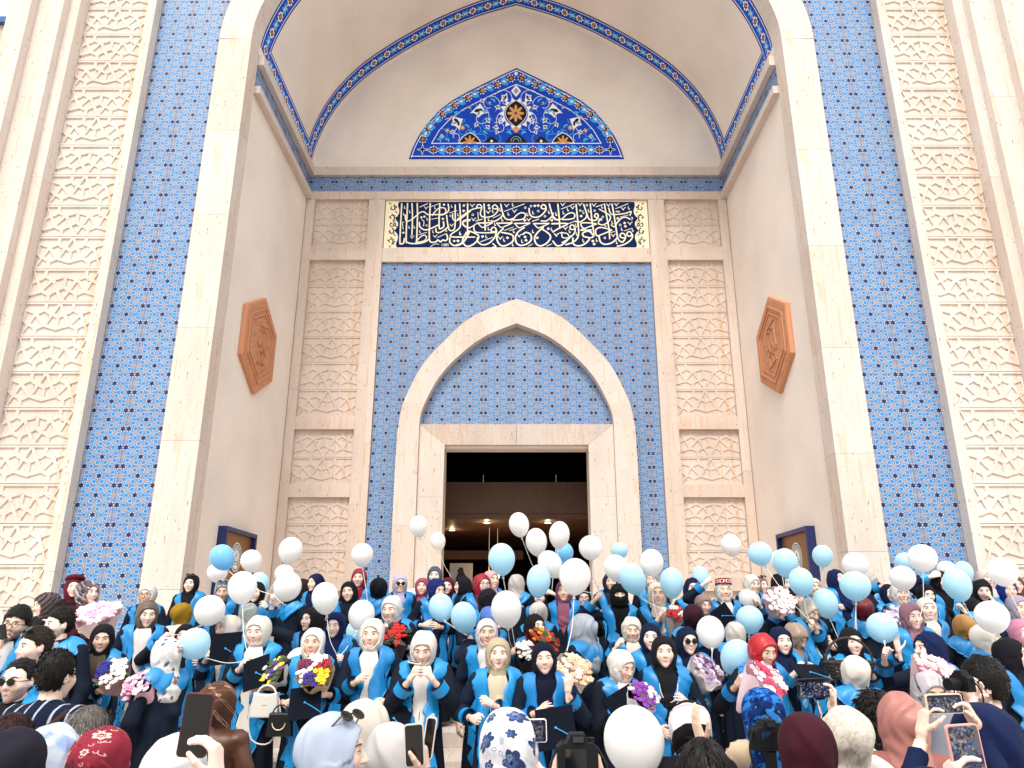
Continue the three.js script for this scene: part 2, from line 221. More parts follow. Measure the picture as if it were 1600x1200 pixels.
// ---------- calligraphic board ----------
// pen strokes; a, b, c are three stretches of the board, each with its own origin and scale
const PEN = {
  a: [595, 308, 11.43, [
    [26, 355, 170, 355, 800, 375, 870, 420, 860, 435, 780], [26, 460, 165, 465, 780, 500, 850, 620, 868, 780, 845, 870, 790], [24, 540, 165, 560, 400, 565, 720], [26, 635, 165, 650, 400, 655, 830], [20, 640, 840, 720, 750, 790, 720, 830, 760, 780, 820, 640, 845],
    [26, 870, 160, 872, 500, 880, 780, 920, 840, 1000, 830, 1030, 800, 1080, 830, 1120, 800, 1170, 810, 1205, 770, 1185, 700], [24, 430, 370, 440, 450, 480, 480, 560, 440, 640, 370, 700, 320, 760, 310, 820, 350, 870, 360, 1000, 355, 1100, 360, 1190, 310, 1210, 250, 1195, 170],
    [22, 920, 370, 960, 310, 1040, 240, 1130, 240, 1160, 290, 1120, 345, 960, 360], [26, 1045, 160, 1045, 560, 1080, 600, 1130, 560, 1120, 480], [16, 690, 225, 820, 165], [14, 890, 215, 1030, 165], [12, 905, 440, 1030, 415], [13, 690, 715, 830, 670], [13, 1020, 760, 1170, 690], [12, 1225, 325, 1360, 280],
    [26, 690, 500, 700, 570, 780, 625, 880, 610, 1030, 540], [24, 990, 600, 1000, 660, 1060, 670, 1150, 620, 1220, 560], [24, 1175, 370, 1195, 500, 1230, 620, 1290, 630, 1330, 560, 1325, 180], [25, 1405, 165, 1430, 500, 1400, 600, 1290, 680, 1255, 720, 1300, 745, 1600, 745], [27, 1245, 760, 1250, 840, 1320, 890, 1420, 880, 1500, 820, 1560, 720, 1600, 640],
    [22, 1285, 340, 1290, 430, 1350, 460, 1450, 410, 1600, 290], [20, 1600, 440, 1500, 450, 1470, 500, 1520, 560, 1600, 590], [24, 1550, 165, 1555, 600], [14, 730, 450, 770, 480, 765, 560], [13, 410, 495, 385, 510, 405, 620], [12, 905, 915, 985, 870, 1050, 875],
    [9, 1105, 860, 1115, 902], [9, 1170, 862, 1140, 870, 1165, 880, 1135, 895, 1170, 900], [9, 1205, 862, 1178, 870, 1200, 880, 1175, 895, 1205, 900], [9, 1217, 862, 1222, 902]],
    [720, 410, 775, 395, 1120, 180, 1110, 430, 1485, 285, 410, 680, 1325, 815, 1385, 810], [800, 240, 570, 755, 980, 735, 1275, 540], [410, 240, 400, 360, 505, 315, 510, 590, 600, 585, 825, 440, 960, 240, 1260, 210, 1380, 360, 705, 660, 940, 660, 1420, 690, 1530, 680], [820, 550, 1485, 185, 1245, 375, 1175, 640]],
  b: [715, 308, 10, [
    [22, 155, 140, 165, 620], [20, 300, 210, 310, 160, 350, 150, 380, 190, 360, 280, 380, 330, 450, 345, 560, 320, 630, 250, 630, 190, 590, 150, 550, 180, 570, 212, 630, 212], [20, 0, 380, 100, 310, 200, 240, 300, 205, 360, 200], [22, 415, 140, 430, 350, 440, 540],
    [22, 680, 140, 720, 300, 770, 370, 850, 375, 870, 360], [20, 880, 370, 930, 310, 1000, 270, 1060, 280, 1070, 320, 1020, 370, 880, 385], [20, 530, 400, 600, 400, 690, 340, 720, 280], [10, 560, 355, 675, 300], [12, 740, 250, 1055, 130],
    [22, 1130, 200, 1140, 290, 1200, 335, 1300, 320, 1390, 230, 1390, 160, 1350, 140, 1320, 180, 1350, 205, 1395, 200], [22, 1450, 130, 1500, 300, 1560, 370, 1600, 370], [20, 1320, 390, 1400, 390, 1480, 330, 1510, 270],
    [22, 320, 435, 550, 428], [17, 330, 445, 390, 500, 450, 480, 550, 432], [22, 620, 435, 860, 428], [17, 630, 445, 690, 500, 750, 480, 860, 432], [22, 900, 435, 1140, 428], [17, 910, 445, 970, 500, 1030, 480, 1140, 432], [22, 1200, 435, 1440, 428], [17, 1210, 445, 1270, 500, 1330, 480, 1440, 432], [22, 1485, 435, 1600, 430],
    [24, 720, 520, 640, 600, 625, 680, 670, 760, 740, 778, 830, 740, 880, 690, 860, 610, 700, 575], [24, 1050, 500, 960, 560, 915, 640, 930, 730, 1000, 768, 1100, 740, 1160, 680, 1150, 600, 1080, 570, 1030, 600], [24, 1350, 490, 1270, 560, 1215, 640, 1230, 730, 1300, 772, 1400, 730, 1460, 650, 1440, 590, 1340, 520],
    [22, 620, 560, 600, 510, 560, 500, 530, 540, 560, 570, 610, 560, 590, 650, 500, 740, 400, 765, 330, 720, 320, 660], [20, 260, 480, 270, 550, 330, 580, 560, 580, 620, 560], [16, 200, 400, 110, 415, 85, 460, 180, 510, 310, 440],
    [24, 180, 560, 110, 640, 90, 720, 150, 788, 240, 770, 320, 700, 330, 620, 200, 560], [18, 0, 650, 280, 650], [22, 0, 770, 60, 750, 120, 690], [12, 370, 720, 560, 650], [11, 320, 270, 330, 380], [14, 290, 405, 390, 375], [10, 740, 545, 880, 490], [10, 820, 545, 930, 510], [14, 1180, 400, 1280, 365], [10, 1110, 780, 1180, 745], [10, 1400, 775, 1480, 740], [18, 560, 745, 610, 790, 560, 800]],
    [490, 160, 500, 205, 95, 250, 400, 640, 790, 655, 1065, 640, 1080, 690, 1220, 160, 1275, 155, 1060, 385, 1255, 650, 1430, 510, 1485, 380, 20, 710], [230, 165, 485, 265, 775, 160, 900, 245, 255, 380, 1125, 375, 680, 660, 975, 620, 1555, 600], [555, 255, 670, 230, 800, 295, 490, 385, 705, 385, 590, 455, 490, 525, 455, 645, 735, 695, 870, 150, 850, 390, 1100, 300, 1190, 270, 1440, 260, 1555, 285, 885, 560, 1185, 560, 1480, 525, 50, 600, 140, 600, 870, 760, 1015, 710], [95, 170, 1160, 165, 1380, 320, 240, 310, 1070, 190, 1275, 240]],
  c: [865, 308, 10, [
    [22, 85, 130, 100, 300, 110, 500], [22, 375, 130, 395, 400, 400, 600, 330, 700, 200, 750], [22, 600, 120, 620, 400, 640, 600, 590, 640], [20, 0, 340, 50, 370, 130, 360], [20, 150, 360, 220, 290, 300, 260, 350, 290, 320, 350, 160, 370], [22, 495, 130, 540, 270, 580, 360, 680, 370, 720, 300, 690, 270, 660, 310, 700, 340], [20, 350, 390, 430, 400, 520, 340, 540, 280],
    [22, 0, 430, 230, 430, 100, 500, 0, 560], [20, 690, 430, 600, 415, 450, 420, 460, 480, 510, 510], [18, 690, 430, 500, 500, 440, 530, 600, 520], [20, 920, 520, 760, 482, 680, 510, 670, 560, 690, 610, 760, 590, 920, 525], [22, 825, 120, 850, 300, 880, 500, 885, 650], [23, 945, 120, 970, 300, 1000, 560, 1020, 660, 1080, 700, 1130, 640, 1120, 580, 1070, 570, 1050, 620, 1110, 640],
    [22, 1240, 600, 1220, 550, 1180, 545, 1155, 590, 1200, 610, 1245, 590, 1220, 660, 1120, 730, 1000, 765], [20, 890, 180, 920, 270, 1000, 280, 1150, 260, 1240, 230, 1220, 290], [22, 1000, 420, 1080, 340, 1150, 320, 1220, 350], [10, 1060, 320, 1190, 285], [24, 720, 620, 740, 700, 810, 737, 920, 710, 1000, 640], [20, 740, 350, 720, 420, 790, 440, 880, 390, 910, 310, 830, 250, 740, 200], [18, 920, 440, 960, 470, 1000, 430],
    [20, 350, 500, 320, 450, 280, 460, 270, 500, 310, 520, 350, 510, 330, 580, 240, 660, 140, 720], [24, 0, 700, 60, 765, 150, 745, 280, 620], [24, 310, 650, 320, 740, 400, 765, 500, 730, 570, 650, 480, 620, 470, 570, 560, 540, 630, 600], [16, 110, 570, 220, 580, 250, 640, 150, 640, 140, 560],
    [12, 140, 205, 340, 125], [12, 690, 165, 800, 125], [12, 1000, 190, 1200, 110], [11, 230, 435, 340, 395], [11, 1120, 530, 1235, 490], [11, 900, 560, 970, 540], [12, 1000, 240, 1015, 225, 1030, 245, 1045, 225, 1060, 245], [12, 1240, 320, 1260, 330, 1245, 360]],
    [450, 310, 1025, 340, 585, 540, 1130, 410, 1140, 460, 620, 690, 640, 735, 760, 360], [165, 135, 320, 180, 440, 130, 660, 135, 890, 135, 1015, 125, 1120, 190, 200, 500, 945, 600, 1215, 415, 55, 605], [240, 215, 170, 265, 55, 290, 485, 255, 570, 230, 785, 170, 1205, 180, 365, 460, 260, 550, 370, 590, 935, 410, 825, 455, 1080, 510, 1250, 520, 990, 710, 470, 690, 680, 680], [440, 225, 545, 140, 790, 320, 665, 225, 1060, 440, 810, 640]],
};
const T_calli = canvasTex(2048, 420, (g, w, h) => {
  g.fillStyle = '#07204f'; g.fillRect(0, 0, w, h);
  const GOLD = '#f3e6c6', x0 = 601, x1 = 1015;
  const X = (px) => (px - x0) / (x1 - x0) * w, Y = (px, py) => { const top = 318.5 - (px - x0) / (x1 - x0) * 4.5; return (py - top) / 73.5 * h; };
  g.fillStyle = GOLD; for (const s of [0, 1]) { // end pieces with pierced scrolls
    g.save(); if (s) { g.translate(w, 0); g.scale(-1, 1); }
    g.fillStyle = GOLD; g.beginPath(); g.moveTo(0, 0); g.lineTo(112, 0); g.quadraticCurveTo(84, 26, 104, 70); g.quadraticCurveTo(116, 110, 92, 140); g.quadraticCurveTo(74, 165, 98, 185); g.quadraticCurveTo(110, 210, 98, 235); g.quadraticCurveTo(74, 255, 92, 280); g.quadraticCurveTo(116, 310, 104, 350); g.quadraticCurveTo(84, 394, 112, 420); g.lineTo(0, 420); g.fill();
    g.strokeStyle = '#1d1b2c'; g.lineWidth = 7; g.lineCap = 'round';
    for (const [cy, d] of [[62, 1], [150, -1], [270, 1], [358, -1], [210, 1]]) for (const [cx, r] of [[52, 24], [80, 13]]) { g.beginPath(); for (let t = 0; t <= 1; t += .05) { const a = d * (t * 5.4 + cx * .1), R = r * (1 - .7 * t); g.lineTo(cx + R * Math.cos(a), cy + R * 1.25 * Math.sin(a)); } g.stroke(); }
    for (let k = 0; k < 16; k++) { g.beginPath(); g.moveTo(26 + (k * 37 % 60), 20 + k * 25); g.lineTo(40 + (k * 37 % 60), 32 + k * 25); g.stroke(); }
    g.restore();
  }
  g.strokeStyle = g.fillStyle = GOLD; g.lineCap = 'round'; g.lineJoin = 'round';
  for (const k of ['a', 'b', 'c']) {
    const [ox, oy, sc, strokes, dia, vs, com, rings] = PEN[k];
    const P = (x, y) => { const px = ox + x / sc, py = oy + y / sc; return [X(px), Y(px, py)]; }, U = w / (x1 - x0) / sc;
    for (const s of strokes) {
      const pts = []; for (let i = 1; i < s.length; i += 2) pts.push(new THREE.Vector2(...P(s[i], s[i + 1])));
      const q = pts.length > 2 ? new THREE.SplineCurve(pts).getPoints(pts.length * 8) : pts;
      g.lineWidth = s[0] * U * 1.0; g.beginPath(); q.forEach((p) => g.lineTo(p.x, p.y)); g.stroke();
    }
    for (let i = 0; i < dia.length; i += 2) { const [x, y] = P(dia[i], dia[i + 1]), r = 26 * U; g.beginPath(); g.moveTo(x - r, y); g.lineTo(x, y - r); g.lineTo(x + r, y); g.lineTo(x, y + r); g.fill(); }
    g.lineWidth = 12 * U; for (let i = 0; i < vs.length; i += 2) { const [x, y] = P(vs[i], vs[i + 1]); g.beginPath(); g.moveTo(x - 32 * U, y - 22 * U); g.lineTo(x, y + 24 * U); g.quadraticCurveTo(x + 8 * U, y - 14 * U, x + 36 * U, y - 24 * U); g.stroke(); }
    g.lineWidth = 11 * U; for (let i = 0; i < com.length; i += 2) { const [x, y] = P(com[i], com[i + 1]); g.beginPath(); g.moveTo(x - 4 * U, y - 32 * U); g.quadraticCurveTo(x - 12 * U, y + 16 * U, x + 8 * U, y + 22 * U); g.lineTo(x + 14 * U, y + 6 * U); g.stroke(); }
    g.lineWidth = 9 * U; for (let i = 0; i < rings.length; i += 2) { const [x, y] = P(rings[i], rings[i + 1]); g.beginPath(); g.ellipse(x, y, 14 * U, 16 * U, 0, 0, 7); g.stroke(); }
  }
  g.strokeStyle = GOLD; g.lineWidth = 16; g.strokeRect(2, 2, w - 4, h - 4);
});
// round emblem on the bronze boards
const T_emblem = canvasTex(256, 256, (g, w) => {
  g.fillStyle = '#f1efea'; g.fillRect(0, 0, w, w); g.translate(128, 128);
  g.strokeStyle = '#2a3146'; g.lineWidth = 10; g.beginPath(); g.arc(0, 0, 112, 0, 7); g.stroke();
  g.fillStyle = '#3a4258'; for (let k = 0; k < 28; k++) { if (k > 4 && k < 10) continue; g.save(); g.rotate(k * Math.PI / 14); g.fillRect(78, -6, 26, 12); g.restore(); }
  g.lineWidth = 7; g.beginPath(); g.arc(0, 0, 68, 0, 7); g.stroke(); g.fillStyle = '#8d97ad'; g.beginPath(); g.moveTo(-46, 30); g.lineTo(0, -52); g.lineTo(46, 30); g.fill(); g.fillStyle = '#f1efea'; g.fillRect(-18, -4, 36, 36); g.fillStyle = '#2a3146'; g.fillRect(-42, 36, 84, 10);
});
// carved surface of the clay plaques
const T_carve = canvasTex(256, 512, (g, w, h) => {
  g.fillStyle = '#808080'; g.fillRect(0, 0, w, h); let s = 5; const r = () => (s = (s * 16807) % 2147483647) / 2147483647;
  for (let k = 0; k < 900; k++) { const v = 60 + 150 * r() | 0; g.strokeStyle = `rgb(${v},${v},${v})`; g.lineWidth = 2 + 3 * r(); g.beginPath(); const x = r() * w, y = r() * h, q = 3 + 9 * r(), a = r() * 6; g.arc(x, y, q, a, a + 2 + 3 * r()); g.stroke(); }
});
// ---------- building materials ----------
const std = (o) => new THREE.MeshStandardMaterial(o);
const stoneTints = [[1, 1, 1], [.985, .965, .945], [.965, .925, .89], [1, .985, .97]];
const M_stone = stoneTints.map((c, i) => std({ map: T_stone, bumpMap: T_stoneB, bumpScale: .004, roughness: .82, color: lin(...c.map((v) => v * .9)) }));
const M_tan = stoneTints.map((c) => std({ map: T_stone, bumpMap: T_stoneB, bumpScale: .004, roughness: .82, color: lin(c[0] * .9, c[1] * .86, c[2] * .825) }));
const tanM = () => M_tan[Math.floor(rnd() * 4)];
const stoneM = () => M_stone[Math.floor(rnd() * M_stone.length)];
const M_plaster = std({ map: T_plaster, bumpMap: T_fine, bumpScale: .003, roughness: .92, color: lin(.97, .94, .92) });
const M_tiles = [[1, 1, 1], [.95, .97, 1], [1, .98, .95], [.93, .94, .96]].map((c) => new THREE.MeshPhysicalMaterial({ map: T_tile, roughness: .4, specularIntensity: .6, color: lin(c[0] * .84, c[1] * .86, c[2] * .86) }));
const M_grout = std({ color: lin(.62, .60, .60), map: T_pave, roughness: .95 });
const glaze = (o) => new THREE.MeshPhysicalMaterial({ roughness: .5, specularIntensity: .35, ...o });
const M_tymp = glaze({ map: T_tymp });
const M_calli = glaze({ map: T_calli, roughness: .7, specularIntensity: .2 });
const M_gilt = std({ color: lin(.80, .66, .42), roughness: .45, metalness: .25 });
const M_pave = std({ map: T_pave, bumpMap: T_fine, bumpScale: .002, roughness: .85, color: lin(.78, .76, .73) });
const M_clay = std({ color: lin(.60, .27, .14), bumpMap: rep(T_carve, 1.2, .6), bumpScale: .045, roughness: .9 });
const M_clayPlain = std({ color: lin(.60, .27, .14), bumpMap: T_fine, bumpScale: .004, roughness: .9 });
const M_navyMetal = std({ color: lin(.012, .022, .11), roughness: .4, metalness: .2 });
const M_bronze = std({ color: lin(.29, .13, .045), roughness: .42, metalness: .55, bumpMap: T_fine, bumpScale: .0015 });
const M_emblem = std({ map: T_emblem, roughness: .5 });
const M_lamp = std({ color: 0x000000, emissive: lin(1, .82, .55), emissiveIntensity: 3 });

// ---------- ground, stairs, platform ----------
const DF = 11.4, DB = 15.65, XJ = 4.97, PLAT = 0.9;
const RISERS = [5.75, 6.55, 7.35, 8.15, 8.95, 9.75];
const floorAt = (D) => .15 * RISERS.filter((r) => D >= r).length;
{
  const g = new THREE.PlaneGeometry(1200, 1200); g.rotateX(-Math.PI / 2); worldUV(g);
  structure(mk('ground', g, M_pave), 'pale stone plaza ground in front of the portal');
  const st = structure(grp('stairs'), 'broad stone steps rising to the portal');
  RISERS.forEach((d, i) => { mk('step', bx(-16, .15 * i + .002, -(RISERS[i + 1] || 26) - (i < 5 ? .3 : 0), 16, .15 * (i + 1), -d), M_stone[i % 2], st); });
}

// ---------- the portal ----------
const portal = tag(grp('mosque_portal'), 'monumental stone portal with pointed vault, blue tiles and open doorway', 'building');
// pointed profile of the vault, right half, from the springing up
const HALF = [[4.97, 12.3], [4.955, 12.62], [4.88, 13.0], [4.71, 13.52], [4.5, 13.98], [4.24, 14.4], [3.84, 14.9], [3.27, 15.42], [2.58, 15.94], [1.775, 16.45], [.95, 16.86], [0, 17.2]];
const halfCurve = new THREE.SplineCurve(HALF.map((p) => new THREE.Vector2(...p)));
const halfPts = halfCurve.getSpacedPoints(36);
const prof = [...halfPts.map((p) => [p.x, p.y]), ...halfPts.slice(0, -1).reverse().map((p) => [-p.x, p.y])];
const offs = (pts, d) => pts.map(([x, y], i) => { const a = pts[Math.max(0, i - 1)], b = pts[Math.min(pts.length - 1, i + 1)], tx = b[0] - a[0], ty = b[1] - a[1], l = Math.hypot(tx, ty); return [x + ty / l * d, y - tx / l * d]; });
const shapeOf = (pts) => { const s = new THREE.Shape(); pts.forEach(([x, y], i) => i ? s.lineTo(x, y) : s.moveTo(x, y)); s.closePath(); return s; };
const ext = (shape, z0, z1) => { const g = new THREE.ExtrudeGeometry(shape, { depth: z1 - z0, bevelEnabled: false }); g.translate(0, 0, z0); return g; };

// strip surface between two depths following a profile; uv in metres (along, across)
function strip(pts, D0, D1, nd, inset = 0, u0 = 0) {
  const P = inset ? offs(pts, -inset) : pts, pos = [], uv = [], idx = []; let L = u0; const n = P.length;
  for (let i = 0; i < n; i++) { if (i) L += Math.hypot(P[i][0] - P[i - 1][0], P[i][1] - P[i - 1][1]); for (let j = 0; j <= nd; j++) { const t = j / nd; pos.push(P[i][0], P[i][1], -(D0 + (D1 - D0) * t)); uv.push(L, t); } }
  for (let i = 0; i < n - 1; i++) for (let j = 0; j < nd; j++) { const a = i * (nd + 1) + j, b = a + nd + 1; idx.push(a, b, a + 1, b, b + 1, a + 1); }
  const g = new THREE.BufferGeometry(); g.setAttribute('position', new THREE.Float32BufferAttribute(pos, 3)); g.setAttribute('uv', new THREE.Float32BufferAttribute(uv, 2)); g.setIndex(idx); g.computeVertexNormals(); return g;
}

// front wall behind the tiles, with the arched opening
{
  const s = shapeOf([[-6.9, 0], [6.9, 0], [6.9, 20], [-6.9, 20]]);
  s.holes.push(shapeOf([[-5.3, 0], ...offs(prof, .3).reverse(), [5.3, 0]]));
  mk('front_wall', ext(s, -11.8, -11.4035), M_grout, portal);
}
// tiles: shared geometry
const tileGeo = (() => { const g = new THREE.BoxGeometry(.597, .297, .02); return g; })();
let tileCount = 0;
function tiles(name, parent, x0, x1, y0, y1, D, opt = {}) { // grid of tiles facing the camera
  const keep = opt.keep || (() => true), w = .6, h = .3;
  for (let y = y0; y < y1 - .02; y += h) for (let x = x0; x < x1 - .02; x += w) {
    const cx = x + w / 2, cy = y + h / 2; if (!keep(cx, cy)) continue;
    const ww = Math.min(w, x1 - x), hh = Math.min(h, y1 - y);
    let geo = tileGeo;
    if (ww < w - .01 || hh < h - .01) { geo = new THREE.BoxGeometry(ww - .006, hh - .006, .02); const u = geo.attributes.uv; for (let i = 0; i < u.count; i++) u.setXY(i, u.getX(i) * ww / w, u.getY(i) * hh / h); }
    const m = mk(name, geo, M_tiles[Math.floor(rnd() * 4)], parent); m.position.set(x + ww / 2, y + hh / 2, -D - .01 + rr(-.0012, .0012)); tileCount++;
  }
}
const strips = grp('tile_strip', portal), strips2 = grp('tile_strip', portal);
tiles('glazed_tile', strips, -6.77, -5.57, PLAT, 14.1, DF);
tiles('glazed_tile', strips2, 5.57, 6.77, PLAT, 14.1, DF);
tiles('glazed_tile', strips, -5.57, -4.97, 12.3, 14.1, DF, { keep: (x, y) => y > 12.4 });
tiles('glazed_tile', strips2, 4.97, 5.57, 12.3, 14.1, DF, { keep: (x, y) => y > 12.4 });
// stone frame of the opening: pier blocks and arch ring
{
  const cuts = [PLAT, 2.35, 4.6, 6.5, 8.6, 10.3, 12.3], cutsR = [PLAT, 2.9, 4.4, 6.15, 8.0, 9.9, 12.3];
  for (const [s, c] of [[-1, cuts], [1, cutsR]]) for (let i = 0; i + 1 < c.length; i++) {
    const a = Math.min(s * XJ, s * 5.57), b = Math.max(s * XJ, s * 5.57);
    mk('pier_block', bx(a, c[i] + .002, -11.77, b, c[i + 1] - .002, -11.36 - rr(0, .003)), stoneM(), portal);
  }
  const ring = shapeOf([...prof, ...offs(prof, .6).reverse()]); mk('arch_ring', ext(ring, -11.77, -11.36), M_stone[0], portal);
}
// jamb walls, cornices, vault
{
  const jw = (s) => { const x0 = s * 5.0, x1 = s * 5.6; return bx(Math.min(x0, x1), PLAT, -DB - .3, Math.max(x0, x1), 12.2, -11.825); };
  mk('jamb_wall', jw(-1), M_plaster, portal); mk('jamb_wall', jw(1), M_plaster, portal);
  for (const s of [-1, 1]) {
    const B = (xa, xb, y0, y1, d0, d1) => bx(Math.min(s * xa, s * xb), y0, -d1, Math.max(s * xa, s * xb), y1, -d0);
    const dn = 11.79, cuts = [dn, 13.2, 14.5, DB - .12];
    for (let i = 0; i < 3; i++) { mk('cornice_block', B(4.87, 5.02, 11.44, 11.6, cuts[i] + .002, cuts[i + 1] - .002), M_stone[(i + 1) % 4], portal); mk('cornice_block', B(4.86, 5.02, 12.08, 12.3, cuts[i] + .002, cuts[i + 1] - .002), M_stone[i], portal); }
    // frieze tiles on the jamb
    for (let k = 0; k < 7; k++) for (let r = 0; r < 2; r++) { const d0 = 11.8 + k * .6, dd = Math.min(.6, DB - .03 - d0); if (dd < .05) continue; const hh = r ? .18 : .3; const g = new THREE.BoxGeometry(dd - .006, hh - .006, .02), u = g.attributes.uv; for (let i = 0; i < u.count; i++) u.setXY(i, u.getX(i) * dd / .6, u.getY(i) * hh / .3); g.rotateY(-s * Math.PI / 2); const m = mk('frieze_tile', g, M_tiles[(k + r) % 4], portal); m.position.set(s * 4.985, 11.6 + (r ? .39 : .15), -(d0 + dd / 2)); }
  }
  const vg = strip(prof, 11.77, DB + .2, 16); { const u = vg.attributes.uv; for (let i = 0; i < u.count; i++) u.setY(i, u.getY(i) * 4.1); }
  mk('vault', vg, M_plaster, portal);
  const bandM = (L) => { const t = T_band.clone(); t.repeat.set(1 / .42, 1); t.needsUpdate = true; return glaze({ map: t }); };
  const bm = bandM();
  mk('vault_band', strip(prof.filter(([x, y]) => y > 12.32), 11.79, 12.25, 2, .006), bm, portal);
  mk('vault_band', strip(prof.filter(([x, y]) => y > 12.32), DB - .08 - .48, DB - .08, 2, .006), bm, portal);
  // springing bands run in depth: low part of the curve
  for (const s of [-1, 1]) {
    const pr = halfCurve.getSpacedPoints(400).filter((p) => p.y < 12.79).map((p) => [p.x - .0085, p.y]), pos = [], uv = [], idx = [], n = 2;
    const pick = pr.filter((_, i) => i % Math.max(1, Math.floor(pr.length / 6)) === 0 || i === pr.length - 1).filter((p) => p[1] > 12.33);
    pick.forEach((p, i) => { for (let j = 0; j <= n; j++) { const D = 12.2 + (DB - .55 - 12.2 + .03) * j / n; pos.push(s * p[0], p[1], -D); uv.push(D, (p[1] - 12.33) / .46); } });
    for (let i = 0; i < pick.length - 1; i++) for (let j = 0; j < n; j++) { const a = i * (n + 1) + j, b = a + n + 1; idx.push(a, a + 1, b, b, a + 1, b + 1); }
    const g = new THREE.BufferGeometry(); g.setAttribute('position', new THREE.Float32BufferAttribute(pos, 3)); g.setAttribute('uv', new THREE.Float32BufferAttribute(uv, 2)); g.setIndex(idx); g.computeVertexNormals();
    mk('vault_band', g, bm, portal);
  }
  mk('roof_block', bx(-6.9, 17.5, -17, 6.9, 20, -11.82), M_stone[0], portal);
  for (const s of [-1, 1]) mk('side_mass', bx(Math.min(s * 5.62, s * 9.0), 0, -17, Math.max(s * 5.62, s * 9.0), 20, -11.82), M_stone[0], portal);
}
// carved strapwork slabs
const SEG = (() => {
  const q = [[0, 0, 1, 0], [0, 0, .34, .66], [0, .45, .17, .35], [0, .45, 0, .78], [0, .78, .36, .68], [.36, .68, .66, .34], [.17, .35, .3, .3], [.3, .3, .4, .22], [.4, .22, .66, .34], [.4, .22, .4, 0]];
  const all = []; for (const s of q) { all.push(s); if (s[1] === 0 && s[3] === 0) { all.push([0, 1, 1, 1]); continue; } if (s[0] === .36 && s[2] === .66) continue; all.push(s.map((v) => 1 - v)); }
  return all;
})();
function slabGeo(w, h, flip, T = .027, bw = .054) { // one slab: two mirrored quarters, straps standing proud of a sunk ground; origin at centre, front at z = 0
  const gs = [bx(-w / 2, -h / 2, -.09, w / 2, h / 2, -T)]; let k = 0;
  for (const m of [-1, 1]) for (const [a, b, c, d] of SEG) {
    if (m < 0 && a === 0 && c === 0) continue;
    const y = (v) => (flip ? 1 - v : v) * h - h / 2, x = (u) => m * u * w / 2;
    let x0 = x(a), y0 = y(b), x1 = x(c), y1 = y(d); const L = Math.hypot(x1 - x0, y1 - y0), tx = (x1 - x0) / L, ty = (y1 - y0) / L;
    const edge = (Math.abs(y0) > h / 2 - .004 && Math.abs(y1) > h / 2 - .004) || (Math.abs(x0) > w / 2 - .004 && Math.abs(x1) > w / 2 - .004);
    const hw = (edge ? .62 : .5) * bw, f = -.00016 * k++, e = .3 * bw, q = .006;
    const cl = (px, py) => [clamp(px, -w / 2 + .001, w / 2 - .001), clamp(py, -h / 2 + .0015, h / 2 - .0015)];
    const A = [[-e, -hw], [L + e, -hw], [L + e, hw], [-e, hw]].map(([s, n]) => cl(x0 + tx * s - ty * n, y0 + ty * s + tx * n));
    const B = [[-e - q, -hw - q], [L + e + q, -hw - q], [L + e + q, hw + q], [-e - q, hw + q]].map(([s, n]) => cl(x0 + tx * s - ty * n, y0 + ty * s + tx * n));
    const pos = [], uv = [], put = (...P) => P.forEach((p) => { pos.push(...p); uv.push(p[0], p[1]); });
    const a3 = A.map((p) => [...p, f]), b3 = B.map((p) => [...p, -T - .002]);
    const ccw = m > 0 !== !!flip; const tri = (p, r, s) => ccw ? put(p, r, s) : put(p, s, r);
    const area = (A[1][0] - A[0][0]) * (A[2][1] - A[0][1]) - (A[2][0] - A[0][0]) * (A[1][1] - A[0][1]); const ok = area > 0; const T3 = (p, r, s) => ok ? put(p, r, s) : put(p, s, r);
    T3(a3[0], a3[1], a3[2]); T3(a3[0], a3[2], a3[3]);
    for (let i = 0; i < 4; i++) { const j = (i + 1) % 4; T3(b3[i], b3[j], a3[j]); T3(b3[i], a3[j], a3[i]); }
    const g = new THREE.BufferGeometry(); g.setAttribute('position', new THREE.Float32BufferAttribute(pos, 3)); g.setAttribute('uv', new THREE.Float32BufferAttribute(uv, 2)); g.computeVertexNormals(); gs.push(g);
  }
  return mergeGeometries(gs.map((g) => { const n = g.index ? g.toNonIndexed() : g; return n; }));
}
// front carved panels and the stepped mouldings beside them
for (const s of [-1, 1]) {
  const B = (xa, xb, y0, y1, d0, d1) => bx(Math.min(s * xa, s * xb), y0, -d1, Math.max(s * xa, s * xb), y1, -d0);
  const panel = grp('carved_panel', portal), W = 1.12, x0 = 6.93;
  const gA = slabGeo(W, .594, false), gB = slabGeo(W, .594, true); let i = 0;
  for (let y = .3; y < 14; y += .6, i++) { const m = mk('carved_slab', i % 2 ? gA : gB, stoneM(), panel); m.position.set(s * (x0 + W / 2), y + .3, -11.235); }
  const vert = (name, xa, xb, d, cuts) => { for (let k = 0; k + 1 < cuts.length; k++) mk(name, B(xa, xb, cuts[k] + .0015, cuts[k + 1] - .0015, d + rr(0, .003), 11.8), stoneM(), portal); };
  vert('border_block', 6.775, x0 - .002, 11.2, s < 0 ? [0, 2.6, 5.2, 8.1, 10.9, 14, 20] : [0, 1.9, 4.6, 7.0, 9.6, 12.4, 20]);
  vert('moulding_block', 8.052, 8.236, 10.99, [0, 3, 6.4, 9.1, 12, 15, 20]);
  vert('moulding_block', 8.238, 8.689, 10.83, [0, 2.4, 5.1, 7.9, 10.6, 13.4, 20]);
  vert('moulding_block', 8.691, 9.07, 10.66, [0, 2.9, 5.6, 8.6, 11.6, 14.2, 20]);
  mk('upper_wall', B(6.9, 8.05, 14.1, 20, 11.24, 11.8), M_stone[0], portal);
}

